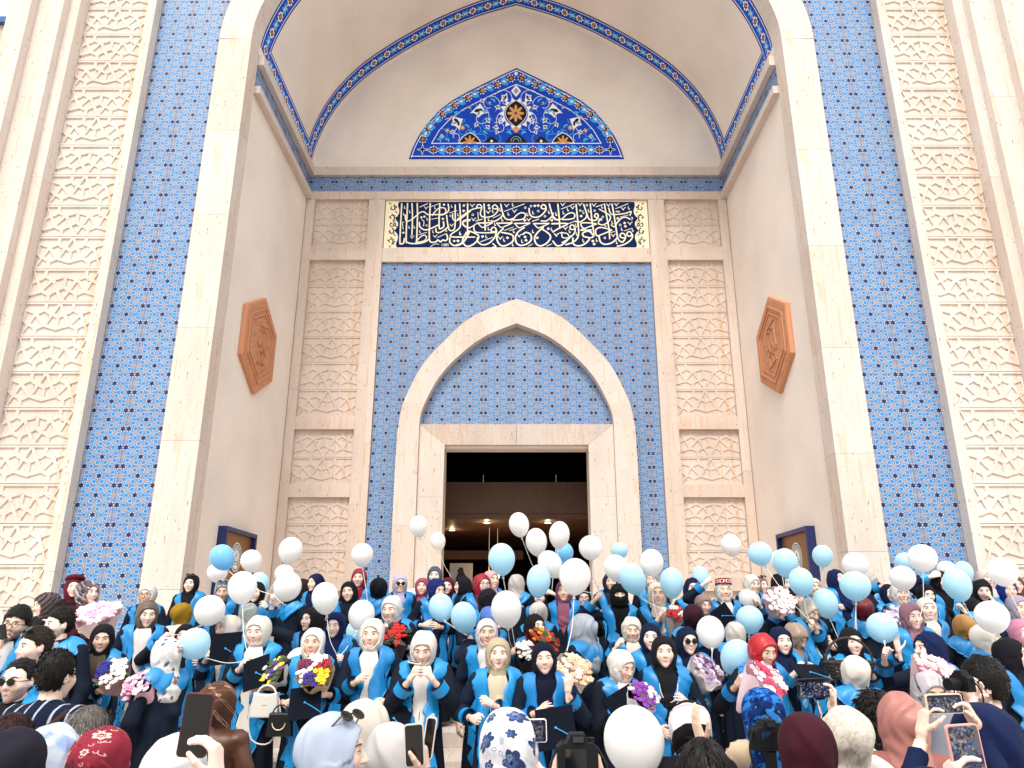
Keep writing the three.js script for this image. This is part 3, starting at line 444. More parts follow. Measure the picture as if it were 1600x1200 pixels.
// ---------- back wall of the niche ----------
const bw = grp('niche_wall', portal);
{
  // lunette plaster with the doorway left open below
  const s = shapeOf([[-5.3, PLAT], [-1.6, PLAT], [-1.6, 5.42], [1.6, 5.42], [1.6, PLAT], [5.3, PLAT], [5.3, 17.6], [-5.3, 17.6]]);
  mk('plaster_wall', ext(s, -16.1, -DB - .06), M_plaster, bw);
  const lun = shapeOf([...prof.map(([x, y]) => [x, y])]); mk('lunette', ext(lun, -DB - .058, -DB), M_plaster, bw);
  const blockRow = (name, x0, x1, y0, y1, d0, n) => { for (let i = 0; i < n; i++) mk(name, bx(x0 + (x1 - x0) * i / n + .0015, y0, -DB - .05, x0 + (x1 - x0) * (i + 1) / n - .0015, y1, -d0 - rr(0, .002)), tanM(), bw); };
  blockRow('cornice_block', -4.99, 4.99, 12.08, 12.3, DB - .13, 6);
  tiles('frieze_tile', bw, -4.98, 4.98, 11.64, 12.08, DB - .035);
  blockRow('rail_block', -4.99, 4.99, 11.43, 11.64, DB - .11, 6);
  blockRow('rail_block', -3.12, 3.12, 9.79, 10.0, DB - .105, 4); blockRow('rail_block', -3.12, 3.12, 10.0, 10.15, DB - .095, 4);
  for (const q of [-1, 1]) {
    const B = (xa, xb, y0, y1, d) => bx(Math.min(q * xa, q * xb), y0, -DB - .05, Math.max(q * xa, q * xb), y1, -d);
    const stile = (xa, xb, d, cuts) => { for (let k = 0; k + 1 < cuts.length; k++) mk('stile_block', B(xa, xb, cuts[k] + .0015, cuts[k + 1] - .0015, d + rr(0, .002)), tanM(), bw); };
    stile(4.79, 4.985, DB - .1, [PLAT, 2.6, 4.9, 6.7, 8.8, 11.43]);
    stile(3.125, 3.27, DB - .1, [PLAT, 3.2, 5.5, 7.6, 9.4, 11.43]); stile(3.305, 3.5, DB - .1, [PLAT, 2.4, 4.2, 6.9, 8.7, 11.43]);
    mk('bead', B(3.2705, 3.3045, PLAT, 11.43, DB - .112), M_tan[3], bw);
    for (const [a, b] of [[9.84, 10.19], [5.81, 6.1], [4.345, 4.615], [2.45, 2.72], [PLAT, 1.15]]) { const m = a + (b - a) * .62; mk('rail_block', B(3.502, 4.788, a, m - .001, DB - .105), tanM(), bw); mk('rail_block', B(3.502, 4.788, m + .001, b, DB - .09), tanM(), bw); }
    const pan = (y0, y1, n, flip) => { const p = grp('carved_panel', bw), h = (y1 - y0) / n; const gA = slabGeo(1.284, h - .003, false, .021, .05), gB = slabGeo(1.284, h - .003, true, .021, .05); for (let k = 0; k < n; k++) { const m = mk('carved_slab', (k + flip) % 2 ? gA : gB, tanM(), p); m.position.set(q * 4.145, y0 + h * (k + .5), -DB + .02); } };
    pan(10.19, 11.43, 2, 0); pan(6.1, 9.84, 6, 0); pan(4.615, 5.81, 2, 0); pan(2.72, 4.345, 3, 1); pan(1.15, 2.45, 2, 0);
  }
  // calligraphic board
  const cb = new THREE.BoxGeometry(6.22, 1.27, .03); const u = cb.attributes.uv, n = cb.attributes.normal;
  for (let i = 0; i < u.count; i++) if (n.getZ(i) < .5) u.setXY(i, .002, .5);
  const board = mk('inscription_board', cb, M_calli, bw); board.position.set(0, 10.79, -DB + .03); board.userData.label = 'dark blue board with gold Arabic calligraphy';
  // tiled field and the tile field inside the pointed arch
  mk('tile_backing', bx(-3.12, PLAT, -DB - .055, -2.0, 9.79, -DB + .0315), M_grout, bw); mk('tile_backing', bx(2.0, PLAT, -DB - .055, 3.12, 9.79, -DB + .0315), M_grout, bw); mk('tile_backing', bx(-1.998, 5.6, -DB - .055, 1.998, 9.79, -DB + .0315), M_grout, bw);
  const inA = (x, y) => { const ax = Math.abs(x); const lim = y < 6.1 ? 2.3 : y < 8.5 ? Math.sqrt(Math.max(0, 1 - ((y - 6.1) / 2.35) ** 2)) * 2.3 : 0; return ax < lim; };
  tiles('wall_tile', bw, -3.12, 3.12, 2.29, 9.79, DB - .035, { keep: (x, y) => Math.abs(x) > 2.2 || (y > 5.76 && !(inA(x, y) && Math.abs(x) < 1.2 && y > 8.1 && y < 8.2)) });
  // tympanum panel
  const mx = (zx) => (zx - TY.cx) / 658 * 2.62, my = (zy) => 12.6 + (662 - zy) / 564 * 2.67;
  const half = TY_OUT.map(([x, y]) => [mx(x), my(y)]), full = [...half, ...half.slice(0, -1).reverse().map(([x, y]) => [-x, y])];
  const tg = ext(shapeOf(full), -DB + .001, -DB + .02), tu = tg.attributes.uv, tp = tg.attributes.position;
  for (let i = 0; i < tu.count; i++) tu.setXY(i, (tp.getX(i) + 2.62) / 5.24, (tp.getY(i) - 12.6) / 2.67);
  mk('tympanum_panel', tg, M_tymp, bw).userData.label = 'blue glazed panel painted with flowers and scrolls';
}
// pointed stone frame of the doorway
{
  const inH = [[2.08, PLAT], [2.08, 5.9], [2.05, 6.13], [1.92, 6.49], [1.66, 6.98], [1.24, 7.46], [.68, 7.9], [0, 8.2]], outH = [[2.55, PLAT], [2.54, 5.7], [2.49, 6.13], [2.39, 6.5], [2.09, 7.16], [1.68, 7.69], [.97, 8.37], [0, 8.79]];
  const smooth = (h) => [h[0], ...new THREE.SplineCurve(h.slice(1).map((p) => new THREE.Vector2(...p))).getPoints(40).map((p) => [p.x, p.y])];
  const I = smooth(inH), O = smooth(outH);
  const ringPart = (f, g, z0, z1, mat, n) => { const a = O.filter(([, y]) => y >= f && y <= g), b = I.filter(([, y]) => y >= f && y <= g); };
  for (const q of [-1, 1]) {
    const flip = (p) => p.map(([x, y]) => [q * x, y]);
    const cuts = [PLAT, 2.2, 3.75, 5.2]; for (let k = 0; k < 3; k++) mk('frame_block', bx(Math.min(q * 2.08, q * 2.55), cuts[k] + .0015, -DB - .04, Math.max(q * 2.08, q * 2.55), cuts[k + 1] - .0015, -DB + .26), stoneM(), bw);
    const Oa = [[2.545, 5.2], ...O.slice(1)], Ia = [[2.08, 5.2], ...I.slice(1)], no = Oa.length - 1;
    // voussoirs
    const segs = 7; for (let k = 0; k < segs; k++) { const a = Math.round(no * k / segs), b = Math.round(no * (k + 1) / segs); const sh = shapeOf(flip([...Oa.slice(a, b + 1), ...Ia.slice(a, b + 1).reverse()])); mk('frame_block', ext(sh, -DB - .04, -DB + .26 - rr(0, .002)), M_stone[(k + 1) % 4], bw); }
    // door surround: mitred jamb and lintel, sloping inwards
    const Z0 = -DB + .17, Z1 = -DB + .06;
    const jp = (x, y, z) => [q * x, y, z];
    const face = (P) => { const pos = [], uv = [], t = q > 0 ? [0, 1, 2, 0, 2, 3] : [0, 2, 1, 0, 3, 2]; for (const i of t) { pos.push(...P[i]); uv.push(P[i][0], P[i][1]); } const g = new THREE.BufferGeometry(); g.setAttribute('position', new THREE.Float32BufferAttribute(pos, 3)); g.setAttribute('uv', new THREE.Float32BufferAttribute(uv, 2)); g.computeVertexNormals(); return g; };
    const solid = (P) => { // hexahedron: front quad P, pushed back
      const Q = P.map((p) => [p[0], p[1], -DB - .5]); const gs = [face(P)]; for (let i = 0; i < 4; i++) { const j = (i + 1) % 4; gs.push(face([P[j], P[i], Q[i], Q[j]])); } return worldUV(mergeGeometries(gs)); };
    const yc = [PLAT, 2.6, 4.35]; for (let k = 0; k < 2; k++) mk('surround_block', solid([jp(1.545, yc[k], Z1), jp(2.075, yc[k], Z0), jp(2.075, yc[k + 1] - .003, Z0), jp(1.545, yc[k + 1] - .003, Z1)]), stoneM(), bw);
    mk('surround_block', solid([jp(1.545, 4.35, Z1), jp(2.075, 4.35, Z0), jp(2.075, 5.9, Z0), jp(1.545, 5.475, Z1)]), M_stone[1], bw);
    mk('surround_block', solid([jp(.003, 5.475, Z1), jp(1.545, 5.478, Z1), jp(2.073, 5.903, Z0), jp(.003, 5.903, Z0)]), M_stone[q > 0 ? 0 : 2], bw);
  }
}
// entrance hall behind the doorway: deep room, walnut panelling, wine carpet, plastered gallery
{
  const hall = grp('entrance_hall', portal), M_wood = std({ color: lin(.19, .105, .065), map: T_stone, roughness: .6 }), M_carpet = std({ color: lin(.20, .05, .05), bumpMap: T_fine, bumpScale: .004, roughness: 1 });
  const X = 8.5, Z = -44;
  mk('hall_floor', bx(-X, .86, Z, X, .899, -16.15), M_carpet, hall); mk('hall_ceiling', bx(-X, 9.4, Z, X, 9.6, -16.12), M_wood, hall);
  for (const q of [-1, 1]) mk('hall_wall', bx(q > 0 ? X : -X - .2, .86, Z, q > 0 ? X + .2 : -X, 9.6, -16.12), M_wood, hall);
  for (const q of [-1, 1]) mk('hall_wall', bx(q > 0 ? 5.3 : -X, .86, -16.35, q > 0 ? X : -5.3, 9.6, -16.13), M_wood, hall);
  mk('hall_wall', bx(-X, .86, Z - .2, X, 9.6, Z), M_wood, hall);
  mk('gallery_front', bx(-X + .01, 4.33, -18.35, X - .01, 5.1, -18.1), M_wood, hall); mk('gallery_slab', bx(-X + .01, 4.2, -26, X - .01, 4.32, -18.12), M_wood, hall);
  mk('beam', bx(-5.2, 3.55, -22.8, .2, 3.8, -22.4), M_wood, hall);
  for (const [x, y, z] of [[-.74, 4.19, -18.7], [.78, 4.19, -18.7], [-1.75, 4.19, -20.4]]) { const l = grp('ceiling_light', hall); mk('lamp_rim', new THREE.CylinderGeometry(.1, .1, .012, 20).translate(x, y - .004, z), M_gilt, l); mk('lamp_disc', new THREE.CylinderGeometry(.075, .075, .01, 20).translate(x, y - .012, z), M_lamp, l); const p = new THREE.PointLight(0xffd9a0, .5); p.position.set(x, y - .05, z); p.castShadow = true; l.add(p); }
  for (const x of [-.72, -.5]) { const l = grp('wall_lantern', hall); mk('lantern_rod', bx(x - .008, 3.0, -20.01, x + .008, 4.19, -19.99), M_gilt, l); mk('lantern_bulb', new THREE.SphereGeometry(.06, 14, 10).translate(x, 2.94, -20), M_lamp, l); const p = new THREE.PointLight(0xffc27a, .4); p.position.set(x, 2.94, -19.92); p.castShadow = true; l.add(p); }
  for (const x of [-.82, .98]) mk('rail_post', bx(x - .012, 5.1, -18.25, x + .012, 5.3, -18.23), M_gilt, hall);
  const pic = grp('wall_picture', hall); mk('picture_board', bx(-1.75, 2.6, -20.03, -1.15, 3.28, -20), std({ color: lin(.55, .52, .50), roughness: .8 }), pic); mk('picture_figure', ext(shapeOf([[-1.6, 2.62], [-1.58, 2.9], [-1.52, 3.02], [-1.54, 3.1], [-1.48, 3.18], [-1.4, 3.16], [-1.38, 3.06], [-1.34, 2.98], [-1.22, 2.86], [-1.2, 2.62]]), -19.998, -19.98), std({ color: lin(.03, .03, .035), roughness: .7 }), pic); mk('picture_post', bx(-1.47, .9, -20.03, -1.43, 2.6, -20), M_gilt, pic);
}
// clay plaques on the jambs (two loose hexagons), bronze boards with navy frames
{
  const hexPts = [[-.46, .48], [.42, 1.0], [1.22, .50], [1.22, -.48], [.40, -1.0], [-.46, -.50]].map(([a, y]) => [(a - .38) * 1.06, y]);
  for (const q of [-1, 1]) {
    const P = tag(grp('hexagonal_plaque'), q < 0 ? 'carved terracotta hexagon plaque on the jamb wall of the pierced-corner side' : 'carved terracotta hexagon plaque', 'plaque');
    P.userData.label = q < 0 ? 'terracotta hexagon plaque on the jamb wall nearer the striped-shirt onlooker' : 'terracotta hexagon plaque on the jamb wall nearer the tie-dye headscarf onlooker';
    const sc = (k) => hexPts.map(([a, y]) => [a * k, y * k]);
    const bevel = (shape, d, b) => new THREE.ExtrudeGeometry(shape, { depth: d, bevelEnabled: true, bevelSize: b, bevelThickness: b, bevelSegments: 2 });
    mk('plaque_slab', bevel(shapeOf(sc(.97)), .06, .015), M_clayPlain, P);
    const ringS = (k0, k1) => { const s = shapeOf(sc(k0)); s.holes.push(shapeOf(sc(k1))); return s; };
    const f1 = mk('carved_border', ext(ringS(.93, .80), .072, .082), M_clay, P); void f1;
    mk('frame_ridge', ext(ringS(.79, .75), .072, .104), M_clayPlain, P); mk('frame_ridge', ext(ringS(.66, .62), .072, .1), M_clayPlain, P);
    mk('carved_field', ext(shapeOf(sc(.6)), .072, .088), M_clay, P);
    // carved letters-like ridges in the field
    const rg = []; for (const [x0, y0, x1, y1] of [[-.2, .34, .26, .44], [-.16, .24, .22, .32], [-.1, .3, -.14, -.2], [.06, .34, .02, .02], [.2, .3, .26, -.1], [-.26, 0, .1, -.22], [.02, .02, .28, -.16], [-.18, -.2, -.12, -.42], [.02, -.12, .06, -.4], [.2, -.2, .18, -.36], [-.2, -.42, .22, -.34]]) { const L = Math.hypot(x1 - x0, y1 - y0), g = new THREE.BoxGeometry(L, .045, .026); g.rotateZ(Math.atan2(y1 - y0, x1 - x0)); g.translate((x0 + x1) / 2, (y0 + y1) / 2, .096); rg.push(g); }
    mk('carved_relief', mergeGeometries(rg), M_clayPlain, P);
    P.position.set(q * 4.985, 6.95, -13.38); P.rotation.y = -q * Math.PI / 2; P.scale.set(.98, 1.0, 1);
    if (q > 0) P.scale.x = .98;
    const S = tag(grp('bronze_board'), q < 0 ? 'navy-framed bronze emblem board behind the person with grey checked headscarf' : 'navy-framed bronze emblem board beside the person in deep blue headscarf', 'sign');
    S.position.set(q * 5.0, PLAT, -13.35); S.rotation.y = -q * Math.PI / 2;
    const w = .69, h0 = 1.0, h1 = 2.45, f = .07;
    mk('panel', bx(-w, h0, .02, w, h1, .07), M_bronze, S);
    for (const [a, b, c, d] of [[-w - f, h1, w + f, h1 + f], [-w - f, h0 - f, w + f, h0], [-w - f, h0 + .002, -w, h1 - .002], [w, h0 + .002, w + f, h1 - .002]]) mk('frame_bar', bx(a, b, 0, c, d, .15), M_navyMetal, S);
    for (const x of [-w + .1, w - .1]) mk('leg', bx(x - .03, 0, .03, x + .03, h0 - f - .001, .09), M_navyMetal, S);
    mk('emblem', new THREE.CircleGeometry(.25, 40).translate(0, 2.06, .074), M_emblem, S);
  }
}
// neighbouring building seen past the outer edge
{
  const n = tag(grp('neighbour_building'), 'pale low building with a blue roof edge beyond the portal', 'building');
  const D = 26; mk('wall', bx(-32, 0, -36, -23.5, 25.1, -27), M_plaster, n); mk('fascia', bx(-32, 25.1, -36, -22.1, 26.3, -26), std({ color: lin(.45, .38, .32), roughness: .8 }), n); mk('roof_edge', bx(-32.2, 26.3, -36.2, -21.9, 26.6, -25.8), std({ color: lin(.02, .08, .25), roughness: .5 }), n);
  for (const x of [-22.9, -24.9, -26.9]) mk('column', bx(x - .2, 0, -26.6, x + .2, 25.1, -26.2), std({ color: lin(.25, .24, .26), roughness: .6 }), n);
}
// ---------- modelling tools for figures ----------
const smin = (a, b, k) => { const h = clamp(.5 + .5 * (b - a) / k, 0, 1); return b + (a - b) * h - k * h * (1 - h); };
function cap(x, y, z, c) { // tapered capsule [ax,ay,az,bx,by,bz,ra,rb,zs]
  const zs = c[8] || 1; const px = x - c[0], py = y - c[1], pz = (z - c[2]) * zs, bx_ = c[3] - c[0], by_ = c[4] - c[1], bz_ = (c[5] - c[2]) * zs;
  const t = clamp((px * bx_ + py * by_ + pz * bz_) / (bx_ * bx_ + by_ * by_ + bz_ * bz_ + 1e-9), 0, 1);
  const dx = px - t * bx_, dy = py - t * by_, dz = pz - t * bz_; return Math.sqrt(dx * dx + dy * dy + dz * dz) - (c[6] + (c[7] - c[6]) * t);
}
function ell(x, y, z, cx, cy, cz, a, b, c) { x -= cx; y -= cy; z -= cz; const k0 = Math.hypot(x / a, y / b, z / c), k1 = Math.hypot(x / a / a, y / b / b, z / c / c); return k1 < 1e-9 ? -Math.min(a, b, c) : k0 * (k0 - 1) / k1; }
const range = (a, b, s) => { const r = []; for (let v = a; v < b + s; v += s) r.push(v); return r; };
// surface nets over a box grid given by its coordinate lists
function nets(f, xs, ys, zs, uvf) {
  const nx = xs.length, ny = ys.length, nz = zs.length, val = new Float32Array(nx * ny * nz), I = (i, j, k) => (k * ny + j) * nx + i;
  for (let k = 0; k < nz; k++) for (let j = 0; j < ny; j++) for (let i = 0; i < nx; i++) val[I(i, j, k)] = f(xs[i], ys[j], zs[k]);
  const vid = new Int32Array(nx * ny * nz).fill(-1), pos = [];
  const E = [[0, 1], [0, 2], [0, 4], [1, 3], [1, 5], [2, 3], [2, 6], [3, 7], [4, 5], [4, 6], [5, 7], [6, 7]];
  const cv = new Float32Array(8);
  for (let k = 0; k < nz - 1; k++) for (let j = 0; j < ny - 1; j++) for (let i = 0; i < nx - 1; i++) {
    let m = 0; for (let c = 0; c < 8; c++) { const v = val[I(i + (c & 1), j + (c >> 1 & 1), k + (c >> 2))]; cv[c] = v; if (v < 0) m |= 1 << c; }
    if (m === 0 || m === 255) continue;
    let sx = 0, sy = 0, sz = 0, n = 0;
    for (const [a, b] of E) { const s = (m >> a & 1), t = (m >> b & 1); if (s === t) continue; const w = cv[a] / (cv[a] - cv[b]); const ax = a & 1, ay = a >> 1 & 1, az = a >> 2; sx += ax + w * ((b & 1) - ax); sy += ay + w * ((b >> 1 & 1) - ay); sz += az + w * ((b >> 2) - az); n++; }
    vid[I(i, j, k)] = pos.length / 3;
    pos.push(xs[i] + (xs[i + 1] - xs[i]) * sx / n, ys[j] + (ys[j + 1] - ys[j]) * sy / n, zs[k] + (zs[k + 1] - zs[k]) * sz / n);
  }
  const idx = [];
  const quad = (a, b, c, d, fl) => { if (a < 0 || b < 0 || c < 0 || d < 0) return; if (fl) idx.push(a, b, c, a, c, d); else idx.push(a, c, b, a, d, c); };
  for (let k = 1; k < nz - 1; k++) for (let j = 1; j < ny - 1; j++) for (let i = 1; i < nx - 1; i++) {
    const v = val[I(i, j, k)] < 0;
    const vx = val[I(i + 1, j, k)] < 0; if (v !== vx) quad(vid[I(i, j - 1, k - 1)], vid[I(i, j, k - 1)], vid[I(i, j, k)], vid[I(i, j - 1, k)], v);
    const vy = val[I(i, j + 1, k)] < 0; if (v !== vy) quad(vid[I(i - 1, j, k - 1)], vid[I(i - 1, j, k)], vid[I(i, j, k)], vid[I(i, j, k - 1)], v);
    const vz = val[I(i, j, k + 1)] < 0; if (v !== vz) quad(vid[I(i - 1, j - 1, k)], vid[I(i, j - 1, k)], vid[I(i, j, k)], vid[I(i - 1, j, k)], v);
  }
  const nor = new Float32Array(pos.length), e = .004;
  for (let q = 0; q < pos.length; q += 3) { const x = pos[q], y = pos[q + 1], z = pos[q + 2]; let a = f(x + e, y, z) - f(x - e, y, z), b = f(x, y + e, z) - f(x, y - e, z), c = f(x, y, z + e) - f(x, y, z - e); const l = Math.hypot(a, b, c) || 1; nor[q] = a / l; nor[q + 1] = b / l; nor[q + 2] = c / l; }
  const g = new THREE.BufferGeometry(); g.setAttribute('position', new THREE.Float32BufferAttribute(pos, 3)); g.setAttribute('normal', new THREE.BufferAttribute(nor, 3)); g.setIndex(idx);
  if (uvf) { const u = new Float32Array(pos.length / 3 * 2); for (let q = 0; q < pos.length / 3; q++) { const [a, b] = uvf(pos[3 * q], pos[3 * q + 1], pos[3 * q + 2]); u[2 * q] = a; u[2 * q + 1] = b; } g.setAttribute('uv', new THREE.BufferAttribute(u, 2)); }
  return g;
}
class GB { // gathers coloured pieces into one mesh
  constructor() { this.p = []; this.n = []; this.c = []; this.i = []; }
  add(geo, mat, tint, flip) {
    const base = this.p.length / 3, P = geo.attributes.position, N = geo.attributes.normal, C = geo.attributes.color, abs = geo.userData.abs, v = V(), nm = new THREE.Matrix3(); if (mat) nm.getNormalMatrix(mat);
    for (let i = 0; i < P.count; i++) {
      v.fromBufferAttribute(P, i); if (mat) v.applyMatrix4(mat); this.p.push(v.x, v.y, v.z); v.fromBufferAttribute(N, i); if (mat) v.applyMatrix3(nm).normalize(); this.n.push(v.x, v.y, v.z);
      let r = C ? C.getX(i) : 1, g = C ? C.getY(i) : 1, b = C ? C.getZ(i) : 1; if (tint && !(abs && abs[i])) { r *= tint[0]; g *= tint[1]; b *= tint[2]; } this.c.push(r, g, b);
    }
    const det = mat ? mat.determinant() < 0 : false, A = geo.index ? geo.index.array : Array.from({ length: P.count }, (_, i) => i);
    for (let i = 0; i < A.length; i += 3) if (det) this.i.push(base + A[i], base + A[i + 2], base + A[i + 1]); else this.i.push(base + A[i], base + A[i + 1], base + A[i + 2]);
    return this;
  }
  build() { const g = new THREE.BufferGeometry(); g.setAttribute('position', new THREE.Float32BufferAttribute(this.p, 3)); g.setAttribute('normal', new THREE.Float32BufferAttribute(this.n, 3)); g.setAttribute('color', new THREE.Float32BufferAttribute(this.c, 3)); g.setIndex(this.i); return g; }
}
const tubeBetween = (a, b, ra, rb, seg = 10) => { const d = V().subVectors(b, a), L = d.length(), g = new THREE.CylinderGeometry(rb, ra, L, seg, 1, true); g.translate(0, L / 2, 0); const q = new THREE.Quaternion().setFromUnitVectors(V(0, 1, 0), d.normalize()); g.applyQuaternion(q); g.translate(a.x, a.y, a.z); return g; };
const paint = (g, r, gg, b, abs = true) => { const n = g.attributes.position.count, c = new Float32Array(n * 3); for (let i = 0; i < n; i++) { c[3 * i] = r; c[3 * i + 1] = gg; c[3 * i + 2] = b; } g.setAttribute('color', new THREE.BufferAttribute(c, 3)); if (abs) g.userData.abs = new Uint8Array(n).fill(1); return g; };

// ---------- heads ----------
function makeHead(o = {}) {
  const m = o.male ? 1 : 0, sm = o.smile || 0, jw = .0625 + .003 * m + (o.wide || 0), nl = o.nose || 0;
  const f = (x, y, z) => {
    const ax = Math.abs(x);
    let d = ell(x, y, z, 0, .03, -.012, .075, .088, .092);
    d = smin(d, ell(x, y, z, 0, -.032, .02, jw, .072 + .005 * m, .066), .03);
    d = smin(d, Math.hypot(x, y + .089 + .006 * m, z - .062) - .019, .03);
    d = smin(d, Math.hypot(ax - .04, y + .02 - .002 * sm, z - .052) - .025 - .002 * sm, .026);
    d = smin(d, cap(ax, y, z, [.012, .03, .078 + .002 * m, .045, .03, .061 + .002 * m, .008, .007]), .016);
    const es = Math.hypot(ax - .031, y - .009, (z - .1035)) - .0195; d = -smin(-d, es, .012);
    d = smin(d, ell(ax, y, z, .031, .009, .066, .0165, .0125, .0145), .005);
    d = smin(d, cap(x, y, z, [0, .018, .079, 0, -.022 - .003 * nl, .0975 + .003 * nl, .007, .0108]), .013);
    d = smin(d, Math.hypot(ax - .0105, y + .027, z - .088) - .0072, .007);
    const my = -.056, lift = .006 * sm * ax / .02;
    d = smin(d, cap(ax, y, z, [0, my + .0045 - .001, .0875, .019 + .006 * sm, my + .001 + lift, .075 - .003 * sm, .0058, .003]), .006);
    d = smin(d, cap(ax, y, z, [0, my - .0065 - .004 * (o.open || 0), .0855, .017 + .006 * sm, my - .001 + lift, .074 - .003 * sm, .0065, .003]), .006);
    d = smin(d, ell(ax, y, z, .077, -.004, -.012, .009, .03, .018), .008);
    return d;
  };
  const nc = o.lo ? 26 : 52, nr = o.lo ? 18 : 46, pos = [], nor = [], col = [], idx = [], abs = [];
  for (let j = 0; j <= nr; j++) {
    const tv = j / nr * 2 - 1, th = (tv * .62 + tv ** 3 * .38) * Math.PI / 2 * .995;
    for (let i = 0; i <= nc; i++) {
      const t = i / nc * 2 - 1, ph = Math.PI * (.42 * t + .58 * t ** 3), cx = Math.cos(th) * Math.sin(ph), cy = Math.sin(th), cz = Math.cos(th) * Math.cos(ph), oy = -.015;
      let a = .02, b = .2; for (let s = 0; s < 22; s++) { const q = (a + b) / 2; if (f(cx * q, oy + cy * q, cz * q) < 0) a = q; else b = q; }
      const x = cx * a, y = oy + cy * a, z = cz * a, e = .0015; let n0 = f(x + e, y, z) - f(x - e, y, z), n1 = f(x, y + e, z) - f(x, y - e, z), n2 = f(x, y, z + e) - f(x, y, z - e); const l = Math.hypot(n0, n1, n2) || 1;
      pos.push(x, y, z); nor.push(n0 / l, n1 / l, n2 / l);
      let r = 1, g = 1, bb = 1; const ax = Math.abs(x);
      const lip = z > .06 && Math.abs(y + .0575 - .006 * sm * ax / .02) < .0105 - .2 * Math.max(0, ax - .012) && ax < .024 + .005 * sm; if (lip) { r = m ? .82 : .88; g = m ? .62 : .56; bb = m ? .60 : .58; }
      const ck = Math.exp(-(((ax - .042) / .018) ** 2 + ((y + .022) / .02) ** 2)) * (z > .02 ? 1 : 0); g *= 1 - .07 * ck; bb *= 1 - .07 * ck;
      if (o.beard && z > -.02) { const bd = sstep(-.028, -.05, y + .012 * Math.max(0, .02 - ax) / .02 - .5 * Math.max(0, ax - .05)) * (lip ? 0 : 1) + (Math.abs(y + .043) < .006 && ax < .026 ? .9 : 0); const q = clamp(bd, 0, 1) * o.beard * (.75 + .25 * n3(x * 300, y * 300, z * 300)); r *= 1 - .93 * q; g *= 1 - .93 * q; bb *= 1 - .92 * q; }
      col.push(r, g, bb); abs.push(0);
    }
  }
  for (let j = 0; j < nr; j++) for (let i = 0; i < nc; i++) { const a = j * (nc + 1) + i, b = a + nc + 1; idx.push(a, a + 1, b, b, a + 1, b + 1); }
  const g = new THREE.BufferGeometry(); g.setAttribute('position', new THREE.Float32BufferAttribute(pos, 3)); g.setAttribute('normal', new THREE.Float32BufferAttribute(nor, 3)); g.setAttribute('color', new THREE.Float32BufferAttribute(col, 3)); g.setIndex(idx); g.userData.abs = new Uint8Array(abs);
  if (o.lo) return g;
  const B = new GB(); B.add(g);
  const parts = [], dk = o.brow || [.03, .02, .016], lid = o.down ? .45 : 1;
  for (const s of [-1, 1]) {
    const zz = .0795;
    parts.push(paint(new THREE.SphereGeometry(1, 14, 8).scale(.0122, .0046 * lid, .005).rotateY(s * .22).translate(s * .0312, .0085 - (1 - lid) * .004, zz), .62, .56, .53));
    parts.push(paint(new THREE.SphereGeometry(1, 10, 8).scale(.0060, .0050 * lid, .0035).translate(s * .0308, .0085 - (1 - lid) * .004, zz + .0026), .035, .02, .014));
    const lash = (x0, y0, z0, x1, y1, z1, x2, y2, z2, r, c) => { const cv = new THREE.CatmullRomCurve3([V(s * x0, y0, z0), V(s * x1, y1, z1), V(s * x2, y2, z2)]); parts.push(paint(new THREE.TubeGeometry(cv, 8, r, 5), ...c)); };
    lash(.0185, .008, .079, .031, .0152 * (.4 + .6 * lid) + .002, .0835, .0445, .009, .0745, .0014, [.02, .014, .012]);
    lash(.0150, .0255, .0835, .030, .0315, .0835, .0485, .0262, .0685, m ? .0032 : .0024, dk);
  }
  if (sm > .5) parts.push(paint(new THREE.SphereGeometry(1, 12, 6).scale(.018, .0042, .008).translate(0, -.056, .0815), .82, .79, .75));
  if (o.open) parts.push(paint(new THREE.SphereGeometry(1, 12, 6).scale(.010, .005 * o.open + .002, .006).translate(0, -.0585, .086), .12, .03, .03));
  for (const p of parts) B.add(p);
  const ab = new Uint8Array(B.p.length / 3).fill(1); ab.fill(0, 0, g.attributes.position.count);
  const out = B.build(); out.userData.abs = ab; return out;
}
const HEADS = [makeHead({}), makeHead({ smile: 1 }), makeHead({ down: 1, nose: 1 }), makeHead({ wide: .004, nose: -1 }), makeHead({ smile: .6, down: 1, wide: .003 }), makeHead({ open: 1, nose: 1.2 })];
const MHEADS = [makeHead({ male: 1, beard: .85, nose: 1 }), makeHead({ male: 1, beard: .95, smile: 1 }), makeHead({ male: 1, beard: .3 }), makeHead({ male: 1, beard: .6, nose: 1.2 })];
const HEADLO = makeHead({ lo: 1 });

